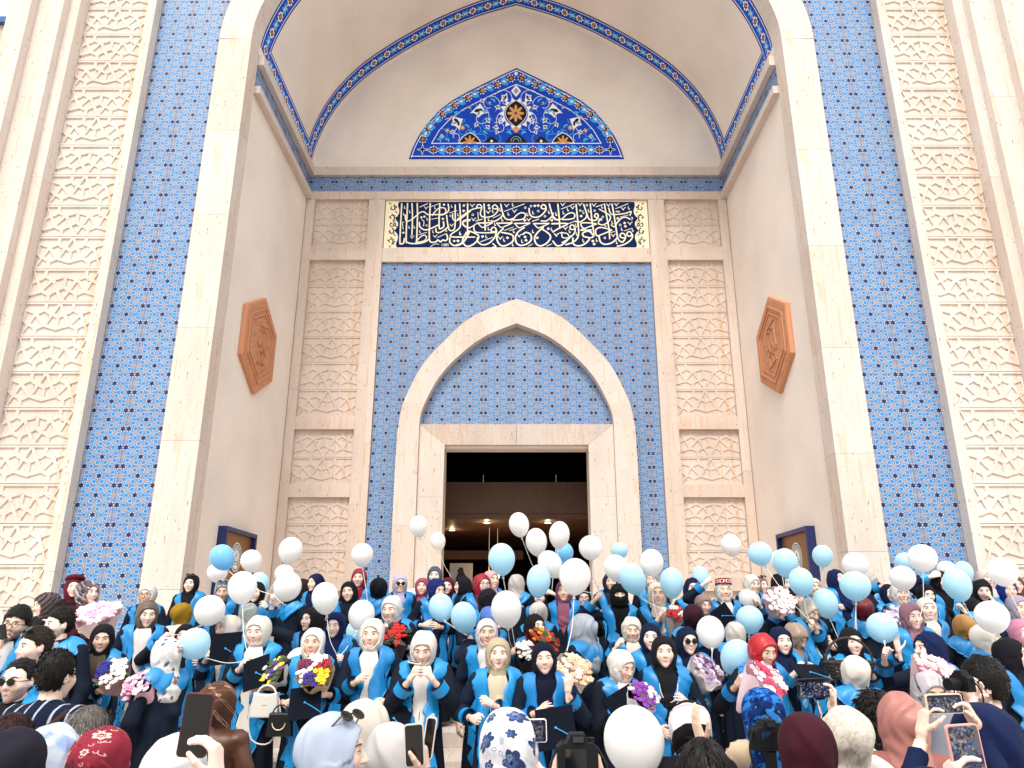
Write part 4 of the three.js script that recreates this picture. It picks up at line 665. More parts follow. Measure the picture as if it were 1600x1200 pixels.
// ---------- hands (palm faces +z, fingers +y, thumb +x) ----------
function makeHand(curl, thumb, cell) {
  const C = [[0, -.075, 0, 0, .01, 0, .021, .024, 1.25]], FX = [.0265, .009, -.0085, -.0245], FL = [.068, .077, .071, .056], BY = [.083, .088, .084, .074];
  for (let k = 0; k < 4; k++) C.push([FX[k] * .5, .01, 0, FX[k], BY[k], 0, .015, .0105]);
  const fingers = [];
  for (let k = 0; k < 4; k++) { let x = FX[k], y = BY[k], z = 0, a = 0; const seg = [.46, .3, .24], ch = []; for (let j = 0; j < 3; j++) { a += curl[j] * (1 + .06 * (k - 1)) * Math.PI / 180; const L = FL[k] * seg[j], nx = x + (k - 1.5) * -.0022, ny = y + L * Math.cos(a), nz = z + L * Math.sin(a); ch.push([x, y, z, nx, ny, nz, .0092 - .0009 * j, .0084 - .001 * j]); x = nx; y = ny; z = nz; } fingers.push(ch); }
  const th = []; { let x = .020, y = .022, z = .008; const d = thumb.map((t) => V(...t).normalize()), L = [.038, .032, .026]; for (let j = 0; j < 3; j++) { const nx = x + d[j].x * L[j], ny = y + d[j].y * L[j], nz = z + d[j].z * L[j]; th.push([x, y, z, nx, ny, nz, .0135 - .002 * j, .0115 - .0022 * j]); x = nx; y = ny; z = nz; } } fingers.push(th);
  const f = (x, y, z) => { let d = 1; for (const c of C) d = smin(d, cap(x, y, z, c), .014); for (const ch of fingers) { let e = 1; for (const c of ch) e = smin(e, cap(x, y, z, c), .003); d = smin(d, e, .004); } return d; };
  let lo = [9, 9, 9], hi = [-9, -9, -9]; for (const c of [...C, ...fingers.flat()]) for (let q = 0; q < 3; q++) for (const o of [0, 3]) { lo[q] = Math.min(lo[q], c[q + o] - .03); hi[q] = Math.max(hi[q], c[q + o] + .03); }
  return nets(f, range(lo[0], hi[0], cell), range(lo[1], hi[1], cell), range(lo[2], hi[2], cell));
}
const HP = {
  hold: [[72, 88, 55], [[.55, .6, .6], [-.1, .75, .7], [-.55, .6, .35]]], open: [[6, 9, 8], [[.85, .5, .15], [.7, .7, .1], [.45, .9, 0]]], rest: [[26, 34, 24], [[.6, .7, .35], [.3, .9, .25], [.05, 1, .2]]], phone: [[48, 36, 18], [[.75, .5, .3], [.6, .7, .3], [.3, .8, .45]]], grip: [[44, 48, 30], [[.6, .5, .65], [.1, .7, .7], [-.2, .9, .4]]],
};
const HANDMIN = makeHand(...HP.rest, .0098);
const HAND = {}, HANDLO = {}; for (const k in HP) { HAND[k] = makeHand(...HP[k], .0048); HANDLO[k] = makeHand(...HP[k], .0072); }

// ---------- headscarves ----------
function makeScarf(o) {
  const s = o.seed, f = (x, y, z) => {
    let d = ell(x, y, z, 0, .008, -.018, .098 + (o.puff || 0), .116, .115 + 1.6 * (o.puff || 0));
    d = smin(d, ell(x, y, z, 0, -.055, -.004, .087, .085, o.niqab ? .109 : .092), .03);
    d = smin(d, cap(x, y, z, [0, -.10, -.012, 0, -.215, -.02, .068, .092, 1.12]), .03);
    if (o.drape) d = smin(d, cap(x, y, z, [0, -.19, .01, 0, -.30 - .05 * o.drape, .055, .07, .085, 1.35]), .05);
    if (o.back) d = smin(d, cap(x, y, z, [0, -.05, -.05, 0, -.27, -.085, .075, .10, 1.25]), .06);
    if (o.bun) d = smin(d, Math.hypot(x, y - .015, z + .095) - .052, .06);
    const nk = sstep(-.045, -.12, y), bk = sstep(.02, -.06, z), nz = n3(x * 7 + s, y * 7, z * 7), rdg = (q) => { const t = Math.abs(Math.sin(q)); return .5 - t * t * t ** .3; };
    d += .0095 * rdg(y * 34 + x * 24 * Math.sin(s * 2.1) + z * 14 + s + 3.4 * nz) * nk;
    const rho = Math.hypot(x / .06, (y + .015) / .085), th = Math.atan2(y + .015, x);
    d += (.0062 * rdg(rho * 4.6 + th * 1.3 * (s % 2 > 1 ? 1 : -1) + s + 2.4 * nz) * (1 - bk) + .0100 * rdg(x * 30 + y * 16 * Math.sin(s) + z * 10 * Math.cos(s * 1.3) + 3.2 * nz + s) * bk) * (1 - nk);
    d += .002 * n3(x * 30 + s, y * 30, z * 30) - .0025;
    const lo = o.niqab ? -.012 : -.094, hi = o.niqab ? .026 : .062, w = o.niqab ? .052 : .060, cy = (lo + hi) / 2, hy = (hi - lo) / 2;
    const e = (Math.pow(Math.pow(Math.abs(x) / w, 2.4) + Math.pow(Math.abs(y - cy) / hy, 2.4), 1 / 2.4) - 1) * Math.min(w, hy);
    if (!o.closed) d = -smin(-d, Math.max(e, -z + .0), .009);
    return d;
  };
  const c = o.cell || .012; return nets(f, range(-.17, .17, c), range(o.drape || o.back ? -.44 : -.34, .16, c), range(-.26, .19, c), (x, y, z) => [x + .25 * z, y + .7 * z]);
}
const SCARF = [makeScarf({ seed: 1 }), makeScarf({ seed: 2.3, drape: .4 }), makeScarf({ seed: 4.1, puff: .004, bun: 1 }), makeScarf({ seed: 5.7, drape: 1 }), makeScarf({ seed: 7.2, bun: 1, drape: .2 }), makeScarf({ seed: 9.4, back: 1, drape: .5 })];
const SCARFBIG = [makeScarf({ seed: 11, closed: 1, back: 1, puff: .006, cell: .0108 }), makeScarf({ seed: 13, closed: 1, bun: 1, puff: .004, cell: .0108 }), makeScarf({ seed: 15, closed: 1, back: 1, bun: 1, cell: .0108 })];
const SCARFNIQ = makeScarf({ seed: 3, niqab: 1, drape: 1 });
// hair
function makeHair(o) {
  const f = (x, y, z) => {
    let d = ell(x, y, z, 0, .032, -.016, .083 + (o.vol || 0), .099 + (o.vol || 0) + .01 * (o.top || 0), .1 + (o.vol || 0));
    const line = .064 - .02 * Math.min(1, Math.abs(x) / .07) + (o.rec || 0) * .02;
    const face = y - line + (z < .045 ? 9 : 0);
    let low = -.055 + (z > -.03 ? .05 : 0) - (z > .02 ? -.045 : 0);
    if (o.long) { d = smin(d, cap(x, y, z, [0, -.04, -.045, 0, -.30, -.07, .085, .12, 1.15]), .05); low = -.36; }
    d += (o.curl ? .012 : .004) * n3(x * (o.curl ? 55 : 90), y * (o.curl ? 55 : 26), z * (o.curl ? 55 : 60)) + .003 * n3(x * 30 + 4, y * 30, z * 30);
    if (z > .03) d = Math.max(d, line - y); else if (z > -.03 && !o.long) d = Math.max(d, .02 - (.03 - z) * .9 - y); else d = Math.max(d, low - y);
    return d;
  };
  const c = o.cell || (o.long ? .0115 : .0095), g = nets(f, range(-.17, .17, c), range(o.long ? -.42 : -.12, .17, c), range(-.24, .16, c), (x, y, z) => [Math.atan2(x, z) * .1 + x * .4, y * .35 + z * .3]);
  // loose locks over the mass
  const P = g.attributes.position, N = g.attributes.normal, pos = [], nor = [], uv = [], p = V(), n = V(), t = V(), w = V(), cnt = o.long ? 1500 : 900;
  for (let k = 0; k < cnt; k++) {
    const i = Math.floor(rnd() * P.count); p.fromBufferAttribute(P, i); n.fromBufferAttribute(N, i);
    t.set(rr(-.5, .5) + p.x * 3, o.long ? -1 : -.25 - (p.y < .03 ? .8 : 0), o.long ? rr(-.3, .1) : p.z > .03 ? (o.fwd ? .6 : -1) : -.9); if (o.curl) t.add(V(rr(-1, 1), rr(-.6, .6), rr(-1, 1)));
    t.addScaledVector(n, -t.dot(n)).normalize(); w.crossVectors(t, n); const L = o.long ? rr(.03, .06) : rr(.018, .034), hw = o.curl ? .004 : .0028, lift = o.curl ? rr(.003, .014) : rr(.0015, .0045);
    const a = p.clone().addScaledVector(n, -.003), m = p.clone().addScaledVector(t, L * .55).addScaledVector(n, lift), e = p.clone().addScaledVector(t, L).addScaledVector(n, lift * .5);
    const put = (q, s2) => { pos.push(q.x + w.x * hw * s2, q.y + w.y * hw * s2, q.z + w.z * hw * s2); nor.push(n.x, n.y, n.z); uv.push(q.x + k * .013, q.y); };
    put(a, -1); put(a, 1); put(m, 1); put(a, -1); put(m, 1); put(m, -1); put(m, -1); put(m, 1); put(e, 0);
  }
  const h = new THREE.BufferGeometry(); h.setAttribute('position', new THREE.Float32BufferAttribute(pos, 3)); h.setAttribute('normal', new THREE.Float32BufferAttribute(nor, 3)); h.setAttribute('uv', new THREE.Float32BufferAttribute(uv, 2));
  return mergeGeometries([g.toNonIndexed(), h]);
}
const HAIR = { short: makeHair({ top: 1 }), rec: makeHair({ rec: 1 }), curly: makeHair({ long: 1, curl: 1, vol: .022 }), thick: makeHair({ vol: .009, top: 1.4 }), bob: makeHair({ long: 1, vol: .008 }) };
// ---------- scarf prints ----------
const PRINT = {};
const print = (key, n, draw) => { PRINT[key] = canvasTex(n, n, draw); rep(PRINT[key], 1 / (key === 'ringmono' ? .1 : key === 'blueflower' || key === 'redoriental' ? .19 : .22)); };
{
  let s = 11; const r = () => (s = (s * 16807) % 2147483647) / 2147483647;
  const blot = (g, w, cols, n, a, b) => { for (let k = 0; k < n; k++) { g.fillStyle = cols[Math.floor(r() * cols.length)]; const x = r() * w, y = r() * w, q = a + (b - a) * r(); for (const dx of [-w, 0, w]) for (const dy of [-w, 0, w]) { g.beginPath(); g.ellipse(x + dx, y + dy, q, q * (.5 + .5 * r()), r() * 3, 0, 7); g.fill(); } } };
  const petals = (g, x, y, q, c1, c2) => { for (let k = 0; k < 6; k++) { g.fillStyle = c1; g.beginPath(); g.ellipse(x + q * .6 * Math.cos(k * 1.05), y + q * .6 * Math.sin(k * 1.05), q * .5, q * .36, k * 1.05, 0, 7); g.fill(); } g.fillStyle = c2; g.beginPath(); g.arc(x, y, q * .25, 0, 7); g.fill(); };
  print('blueflower', 256, (g, w) => { g.fillStyle = '#e9e6ec'; g.fillRect(0, 0, w, w); blot(g, w, ['#c9d0e2', '#d9dbe8'], 20, 8, 22); for (const [x, y, q] of [[70, 70, 44], [180, 190, 50], [190, 60, 26], [60, 190, 30]]) { petals(g, x, y, q, '#33456f', '#16244a'); petals(g, x + 8, y + 4, q * .6, '#4c6498', '#16244a'); } g.strokeStyle = '#8d9cc0'; g.lineWidth = 4; for (let k = 0; k < 12; k++) { g.beginPath(); g.ellipse(r() * w, r() * w, 14, 7, r() * 3, 0, 7); g.stroke(); } });
  print('floral', 256, (g, w) => { g.fillStyle = '#e6e1de'; g.fillRect(0, 0, w, w); blot(g, w, ['#d0ccd0', '#dcd6d6'], 30, 6, 18); for (let k = 0; k < 9; k++) petals(g, r() * w, r() * w, 12 + 16 * r(), ['#8d7480', '#5c6a84', '#a8868a', '#6f6a62'][k % 4], '#3b2c30'); });
  print('greyfloral', 256, (g, w) => { g.fillStyle = '#b9b3b8'; g.fillRect(0, 0, w, w); blot(g, w, ['#cfcacc', '#a29ca6'], 40, 5, 16); for (let k = 0; k < 14; k++) petals(g, r() * w, r() * w, 8 + 10 * r(), '#5f5c72', '#37344a'); });
  print('darkpattern', 256, (g, w) => { g.fillStyle = '#3a3134'; g.fillRect(0, 0, w, w); g.lineWidth = 5; for (let k = 0; k < 26; k++) { g.strokeStyle = ['#a89a94', '#6f6064', '#201a1c'][k % 3]; g.beginPath(); g.moveTo(0, k * 11); for (let x = 0; x <= w; x += 16) g.lineTo(x, k * 11 + 9 * Math.sin(x * .0491 + k)); g.stroke(); } });
  print('greypink', 256, (g, w) => { g.fillStyle = '#8e8286'; g.fillRect(0, 0, w, w); blot(g, w, ['#b5a6a6', '#5c5258', '#cfc2be', '#7a5a62', '#433c42'], 70, 8, 30); });
  print('plaid', 128, (g, w) => { g.fillStyle = '#98a0ae'; g.fillRect(0, 0, w, w); g.strokeStyle = '#6d7688'; g.lineWidth = 6; for (let k = 8; k < w; k += 32) { g.beginPath(); g.moveTo(k, 0); g.lineTo(k, w); g.moveTo(0, k); g.lineTo(w, k); g.stroke(); } g.strokeStyle = '#c5cad4'; g.lineWidth = 2; for (let k = 24; k < w; k += 32) { g.beginPath(); g.moveTo(k, 0); g.lineTo(k, w); g.stroke(); } });
  print('bluedye', 256, (g, w) => { g.fillStyle = '#0a3a86'; g.fillRect(0, 0, w, w); blot(g, w, ['#0d5bb8', '#0a2c6a', '#2a7ac6', '#061f50'], 90, 8, 34); g.globalAlpha = .7; blot(g, w, ['#7d9a8c', '#9db3a0'], 12, 3, 12); });
  print('paledye', 256, (g, w) => { g.fillStyle = '#ccd8ee'; g.fillRect(0, 0, w, w); g.globalAlpha = .5; blot(g, w, ['#9db4e0', '#e6ecf6', '#b3c5ea', '#8aa6dc'], 70, 8, 36); });
  print('redoriental', 256, (g, w) => { g.fillStyle = '#8e2a3c'; g.fillRect(0, 0, w, w); blot(g, w, ['#6e2036', '#a83c48', '#3d3a48'], 40, 6, 16); for (const [x, y, q] of [[64, 64, 34], [192, 192, 34], [192, 64, 20], [64, 192, 20]]) { petals(g, x, y, q, '#d8c4b8', '#7a1f33'); petals(g, x, y, q * .5, '#8e2a3c', '#e4d8c8'); } g.strokeStyle = '#cbb6a8'; g.lineWidth = 4; for (let k = 0; k < 14; k++) { g.beginPath(); g.arc(r() * w, r() * w, 10, 0, 4); g.stroke(); } });
  print('ringmono', 128, (g, w) => { g.fillStyle = '#56392c'; g.fillRect(0, 0, w, w); g.strokeStyle = '#b89a80'; g.lineWidth = 5; for (const [x, y] of [[32, 32], [96, 96]]) for (const d of [-1, 1]) { g.beginPath(); g.arc(x + d * 9, y, 11, d > 0 ? 3.6 : .5, d > 0 ? 9 : 5.8); g.lineTo(x + d * 9, y); g.stroke(); } g.lineWidth = 2; g.beginPath(); g.moveTo(0, 64); g.lineTo(64, 0); g.lineTo(128, 64); g.lineTo(64, 128); g.closePath(); g.stroke(); });
  print('embossed', 256, (g, w) => { g.fillStyle = '#d8cfc4'; g.fillRect(0, 0, w, w); g.strokeStyle = '#c0b3a4'; g.lineWidth = 3.5; for (let k = 0; k < 150; k++) { const x = r() * w, y = r() * w, a = r() * 6; g.beginPath(); g.arc(x, y, 7, a, a + 3); g.arc(x + 12 * Math.cos(a), y + 12 * Math.sin(a), 6, a + 3, a + 6); g.stroke(); } });
  print('pinkblock', 128, (g, w) => { g.fillStyle = '#e9dfe0'; g.fillRect(0, 0, w, w); g.fillStyle = '#15121a'; g.fillRect(0, 40, w, 44); g.fillStyle = '#d8a3ab'; g.fillRect(0, 92, w, 12); });
  print('speckle', 128, (g, w) => { g.fillStyle = '#cfc8c4'; g.fillRect(0, 0, w, w); blot(g, w, ['#a79fa2', '#e2dcd8', '#8d868c'], 90, 2, 5); });
  print('stripe', 128, (g, w) => { g.fillStyle = '#101b33'; g.fillRect(0, 0, w, w); g.fillStyle = '#aeb6c6'; for (const x of [10, 52, 94]) g.fillRect(x, 0, 7, w); });
}
const clothCache = {};
function cloth(k, o = {}) { // a colour (css) or a print key
  const id = k + JSON.stringify(o); if (clothCache[id]) return clothCache[id];
  const m = new THREE.MeshPhysicalMaterial({ roughness: o.gloss ? .42 : .9, specularIntensity: o.gloss ? .8 : .35, sheen: .08, sheenRoughness: .6, sheenColor: lin(.3, .3, .3), side: THREE.DoubleSide });
  if (PRINT[k]) { m.map = PRINT[k]; m.color = lin(.8, .8, .8); } else { m.color = hex(k); const L = m.color.r * .3 + m.color.g * .6 + m.color.b * .1; if (L > .35) m.color.multiplyScalar(.74); }
  return (clothCache[id] = m);
}
const M_gown = [lin(.0040, .0085, .021), lin(.0048, .011, .027), lin(.0034, .006, .013)].map((c) => new THREE.MeshPhysicalMaterial({ color: c, roughness: .82, specularIntensity: .35, sheen: .04, sheenRoughness: .5, sheenColor: lin(.05, .10, .16), side: THREE.DoubleSide }));
const M_stole = [lin(.007, .215, .52), lin(.009, .24, .56), lin(.006, .185, .47)].map((c) => new THREE.MeshPhysicalMaterial({ color: c, roughness: .4, sheen: .2, sheenRoughness: .35, sheenColor: lin(.08, .3, .45), side: THREE.DoubleSide }));
const M_skin = new THREE.MeshPhysicalMaterial({ vertexColors: true, roughness: .52, sheen: .1, sheenColor: lin(.5, .3, .25) });
const M_lens = new THREE.MeshPhysicalMaterial({ color: lin(.008, .006, .006), roughness: .15, specularIntensity: .5 }), M_wire = std({ color: lin(.05, .04, .04), roughness: .3, metalness: .6 });
const T_logo = canvasTex(128, 128, (g, w) => { g.fillStyle = '#1496dc'; g.fillRect(0, 0, w, w); g.translate(64, 64); g.strokeStyle = '#f2f6fa'; g.lineWidth = 7; g.beginPath(); g.arc(0, 0, 52, 0, 7); g.stroke(); g.lineWidth = 5; g.beginPath(); g.arc(0, 0, 34, 0, 7); g.stroke(); for (let k = 0; k < 18; k++) { g.save(); g.rotate(k * .349); g.fillStyle = '#f2f6fa'; g.fillRect(39, -3, 9, 6); g.restore(); } g.beginPath(); g.moveTo(-20, 16); g.lineTo(0, -22); g.lineTo(20, 16); g.closePath(); g.stroke(); });
const M_logo = std({ map: T_logo, roughness: .45 });
const SKIN = [[.80, .56, .455], [.76, .52, .415], [.83, .60, .51], [.70, .46, .35], [.79, .56, .475]];
const T_hair = dataTex(256, (u, v, c) => { const a = vnoise(u * 128, v * 6, 128, 6), b = vnoise(u * 32, v * 3, 32, 3); c[0] = c[1] = c[2] = .35 + .4 * a + .3 * b; }); rep(T_hair, 1 / .12);

// ---------- a person: base at the feet, facing +z, 1.62 m before scaling ----------
const INFO = new Map();
const CROP0 = [0, 300, 600, 900, 1200], T = (c, zx, zy) => [CROP0[c] + zx / 3.4275, 850 + zy / 3.4275];
const HOLDS = [];   // world positions of hands that hold a string
const people = [];
const UA = .285, FA = .245;
function ik(sh, tgt, side) { // shoulder, wrist target -> elbow
  const d = V().subVectors(tgt, sh); let L = d.length(); const mx = (UA + FA) * .985; if (L > mx) { d.multiplyScalar(mx / L); L = mx; tgt.copy(sh).add(d); }
  const a = (UA * UA - FA * FA + L * L) / (2 * L), h = Math.sqrt(Math.max(0, UA * UA - a * a)), u = d.clone().normalize();
  const pole = V(side * .55, -.8, -.35); pole.addScaledVector(u, -pole.dot(u)).normalize();
  return sh.clone().addScaledVector(u, a).addScaledVector(pole, h);
}
function patch(f, iso, A, B, nu, nv, thick) { // sheet between two guess curves, pulled onto the surface f = iso
  const ca = new THREE.CatmullRomCurve3(A.map((p) => V(...p))), cb = new THREE.CatmullRomCurve3(B.map((p) => V(...p))), pos = [], nor = [], idx = [], uv = [], e = .004;
  const P = V(), rows = [];
  for (let i = 0; i <= nu; i++) {
    const a = ca.getPoint(i / nu), b = cb.getPoint(i / nu);
    for (let j = 0; j <= nv; j++) {
      P.lerpVectors(a, b, j / nv); let n = V();
      for (let k = 0; k < 5; k++) { const d = f(P.x, P.y, P.z) - iso; n.set(f(P.x + e, P.y, P.z) - f(P.x - e, P.y, P.z), f(P.x, P.y + e, P.z) - f(P.x, P.y - e, P.z), f(P.x, P.y, P.z + e) - f(P.x, P.y, P.z - e)).normalize(); P.addScaledVector(n, -d * .9); }
      rows.push([P.clone(), n.clone()]);
    }
  }
  const w = nv + 1, put = (s) => { const b = pos.length / 3; for (let q = 0; q < rows.length; q++) { const [p, n] = rows[q]; pos.push(p.x - n.x * s, p.y - n.y * s, p.z - n.z * s); uv.push((q % w) / nv, Math.floor(q / w) / nu); } return b; };
  const t = put(0), u = put(thick);
  const q4 = (a, b, c, d) => idx.push(a, b, c, a, c, d);
  for (let i = 0; i < nu; i++) for (let j = 0; j < nv; j++) { const a = i * w + j; q4(t + a, t + a + w, t + a + w + 1, t + a + 1); }
  for (let i = 0; i < nu; i++) for (const j of [0, nv]) { const a = i * w + j; q4(t + a, t + a + w, u + a + w, u + a); }
  const g = new THREE.BufferGeometry(); g.setAttribute('position', new THREE.Float32BufferAttribute(pos, 3)); g.setAttribute('uv', new THREE.Float32BufferAttribute(uv, 2)); g.setIndex(idx); g.computeVertexNormals(); return g;
}
const headM = (o) => { const e = new THREE.Euler((o.p || 0) * Math.PI / 180, (o.h || 0) * Math.PI / 180, (o.r || 0) * Math.PI / 180, 'YXZ'); return new THREE.Matrix4().makeTranslation(0, 1.385, -.012).multiply(new THREE.Matrix4().makeRotationFromEuler(e)).multiply(new THREE.Matrix4().makeTranslation(0, .105, .027)); };
function person(px, py, D, o) {
  const fl = floorAt(D), hp = at(px, py, D); let S = (hp.y - fl) / 1.49; if (S < .9 || S > 1.12) console.log('stature', px | 0, py | 0, D, (S * 1.62).toFixed(2)); S = clamp(S, .88, 1.14);
  const g = grp('person'); g.position.set(hp.x, fl, hp.z); g.scale.setScalar(S); g.rotation.y = (o.y || 0) * Math.PI / 180; g.updateMatrixWorld();
  people.push({ x: hp.x, D, l: o.l, px, py, short: /headscarf|veil/.test(o.l) ? o.l.split(',')[0].split(' ').slice(0, 9).join(' ').replace(/ (?:and|in|of|with|by|at|behind|the|beside|against|before|holding|below|under|red|pale|carved)$/, '').replace(/ (?:and|in|of|with|by|at|behind|the|beside|against|before|holding|below|under)$/, '') : null });
  const male = o.m ? 1 : 0, hi = D < 5.2, cell = D < 4.4 ? .023 : D < 8.2 ? .0265 : .033, SW = male ? .185 : .162, wide = (o.w || 0) + (male ? .012 : 0), sd = rr(0, 40);
  // arms
  const arms = [];
  for (const [k, s] of [['a', -1], ['b', 1]]) {
    let t = o[k] || null, qt = false; if (t && t[0] === 'q') { qt = true; const w = T(o.crop, t[1], t[2]), wp = g.worldToLocal(at(w[0], w[1], D - (t[4] === undefined ? .26 : t[4]))); t = [wp.x, wp.y, wp.z, t[3], t[5], t[6]]; }
    const sh = V(s * SW, 1.305, -.015), tg = t ? V(t[0], t[1], t[2]) : V(s * (.235 + wide), .80, .05), tg0 = tg.clone(); let el = ik(sh, tg, s), dir = V().subVectors(tg, el).normalize();
    if (qt) { const hd0 = t[5] ? V(...t[5]).normalize() : null, C0 = tg0.clone(); for (let k = 0; k < 3; k++) { tg.copy(C0).addScaledVector(hd0 || dir, -.095); el = ik(sh, tg, s); dir = V().subVectors(tg, el).normalize(); } }
    arms.push({ s, sh, el, wr: tg, dir, pose: t ? t[3] || 'rest' : 'rest', shown: !!t, palm: t && t[4] ? V(...t[4]) : null, hd: t && t[5] ? V(...t[5]).normalize() : null });
  }
  // clothed volume
  const gown = o.c ? 0 : 1, sw = gown ? .012 : 0;
  const torso = [[0, 1.24, -.008, 0, .98, 0, .132 + sw + wide, .13 + sw + wide, 1.28], [-SW + .045, 1.298, -.018, SW - .045, 1.298, -.018, .066, .066, 1], [0, .97, 0, 0, .04, 0, .145 + sw + wide, gown || o.sk ? .23 : .17, 1.18], [0, 1.31, -.02, 0, 1.37, -.015, .066, .05, 1]];
  const fTorso = (x, y, z) => { let d = cap(x, y, z, torso[0]); d = smin(d, cap(x, y, z, torso[1]), .05); d = smin(d, cap(x, y, z, torso[2]), .06); d = smin(d, cap(x, y, z, torso[3]), .03); const k = sstep(1.15, .55, y); const nz = n3(x * 8 + sd, y * 5, z * 8), rg = Math.abs(Math.sin(x * 21 + 2.6 * nz + sd + y * 4)); d += .013 * k * Math.sin(Math.atan2(x, z + .001) * 9 + sd + 3 * y) + .006 * nz + .006 * (rg * rg - .5) * sstep(1.36, 1.2, y); return d; };
  const slv = []; for (const a of arms) { const w = a.wr.clone().addScaledVector(a.dir, -.028), r1 = gown ? .060 : .052, r2 = gown ? .058 : .047, r3 = gown ? .058 : .037; slv.push([[a.sh.x, a.sh.y, a.sh.z, a.el.x, a.el.y, a.el.z, r1 + .004, r2], [a.el.x, a.el.y, a.el.z, w.x, w.y, w.z, r2, r3], w, a.dir]); }
  const fAll = (x, y, z) => {
    let d = fTorso(x, y, z);
    for (const [u, l, w, dr] of slv) { let e = smin(cap(x, y, z, u), cap(x, y, z, l), .02); const sq = Math.abs(Math.sin(16 * (x * dr.x + y * dr.y + z * dr.z) + 3 * n3(x * 9 + sd, y * 9, z * 9) + sd)); e += .007 * (sq * sq - .5) + .004 * n3(x * 16 + sd, y * 16, z * 16); const cut = (x - w.x) * dr.x + (y - w.y) * dr.y + (z - w.z) * dr.z; if (cut > -.05) { const nearW = Math.hypot(x - w.x, y - w.y, z - w.z); if (nearW < .2) e = Math.max(e, cut); } d = smin(d, e, .03); }
    return Math.max(d, .035 - y);
  };
  let bx0 = -.29 - wide, bx1 = .29 + wide, bz0 = -.26, bz1 = .26, by1 = 1.43; for (const a of arms) for (const q of [a.el, a.wr]) { bx0 = Math.min(bx0, q.x - .11); bx1 = Math.max(bx1, q.x + .11); bz0 = Math.min(bz0, q.z - .11); bz1 = Math.max(bz1, q.z + .11); by1 = Math.max(by1, q.y + .11); }
  const ys = [...range(-.02, .80, cell * 2.6), ...range(.86, by1, cell)];
  const gg = nets(fAll, range(bx0, bx1, cell), ys, range(bz0, bz1, cell), (x, y, z) => [x + .4 * z, y]);
  mk(gown ? 'gown' : o.cn || 'coat', gg, gown ? M_gown[Math.floor(rnd() * 3)] : cloth(o.c, { gloss: o.gloss }), g);
  // stole, cuffs, dress panel
  if (gown) {
    const sm = M_stole[Math.floor(rnd() * 3)], len = rr(-.03, .05), w1 = rr(0, 9), fSt = (x, y, z) => fTorso(x, y, z) - .006 * Math.sin(y * 34 + x * 54 + w1 + 6 * n3(x * 6 + w1, y * 6, z * 6)) - .0055 * n3(x * 15 + w1, y * 10, z * 15);
    const dc = o.d || (o.j && !PRINT[o.j] ? o.j : '#15151c');
    { const E = o.d ? (k) => [[k * .06, .3, .3], [k * .06, .9, .22], [k * .08, 1.18, .15], [k * .075, 1.29, .08], [k * .05, 1.345, .045]] : (k) => [[k * .004, 1.0, .22], [k * .03, 1.08, .19], [k * .07, 1.2, .14], [k * .07, 1.29, .08], [k * .05, 1.345, .045]], fD = (x, y, z) => fTorso(x, y, z) - .003 * Math.sin(x * 60 + 4 * n3(x * 9 + w1, y * 5, z)); mk('dress', patch(fD, .010, E(1), E(-1), 20, 8, .006), cloth(dc), g); }
    if (!o.ns) for (const s of [-1, 1]) {
      const js = rr(-.012, .022), iw = (o.tight ? .02 : .045) + rr(-.015, .02), I = [[s * iw, .50 + len, .24], [s * iw, .92, .2], [s * (iw + .01), 1.13, .17], [s * .068, 1.28, .09], [s * .078, 1.36, -.01], [s * .04, 1.355, -.085], [0, 1.345, -.095]], O = [[s * (iw + .075), .44 + len, .24], [s * (iw + .145), .92, .18], [s * (iw + .16 + js), 1.12, .13], [s * (.215 + js), 1.285, .05], [s * .205, 1.33, -.05], [s * .13, 1.24, -.14], [0, 1.17, -.16]];
      const n = D < 8 ? 52 : 36; const st = mk('stole', s > 0 ? patch(fSt, .025 + .003 * s, O, I, n, 8, .016) : patch(fSt, .025 + .003 * s, I, O, n, 8, .016), sm, g);
      if (s === (o.lg || 1) && D < 9.5 && !o.nl) { const cx = s * .115, cy = 1.0, r = .034, cv = (k) => [[cx - r + 2 * r * k, cy + r, .18], [cx - r + 2 * r * k, cy, .18], [cx - r + 2 * r * k, cy - r, .18]]; const lg = patch(fSt, .034, cv(1), cv(0), 8, 8, .002); mk('emblem', lg, M_logo, st); }
    }
    for (const a of arms) if (a.shown) { const w = a.wr.clone().addScaledVector(a.dir, -.023), v = a.wr.clone().addScaledVector(a.dir, -.10), g1 = tubeBetween(v, w, .0605, .064, 18), g2 = tubeBetween(v, w, .056, .057, 18); mk('cuff', mergeGeometries([g1, g2]), sm, g); }
  } else {
    for (const a of arms) if (a.shown && o.cuffc) { const w = a.wr.clone().addScaledVector(a.dir, -.02), v = a.wr.clone().addScaledVector(a.dir, -.06); mk('cuff', tubeBetween(v, w, .04, .041, 14), cloth(o.cuffc), g); }
  }
  // body: head, neck, trunk, arms and hands in one mesh
  if (0) void 0; const tint = SKIN[Math.floor(rnd() * SKIN.length)].map((v) => v * (o.tone || 1)), B = new GB(), HM = headM(o);
  const HS = new THREE.Matrix4().makeScale(1 + (male ? .03 : 0), 1 + (male ? .03 : 0), 1.01);
  const facing = Math.abs((((o.y || 0) + (o.h || 0) + 540) % 360) - 180) < 115;
  B.add(!facing ? HEADLO : male ? MHEADS[o.f || 0] : HEADS[o.f === undefined ? Math.floor(rnd() * 4) : o.f], HM.clone().multiply(HS), tint);
  B.add(tubeBetween(V(0, 1.26, -.02), V(0, 1.43, 0), .062, .052, 12), null, tint);
  B.add(tubeBetween(V(0, .9, 0), V(0, 1.3, -.015), .10, .095, 10), null, tint);
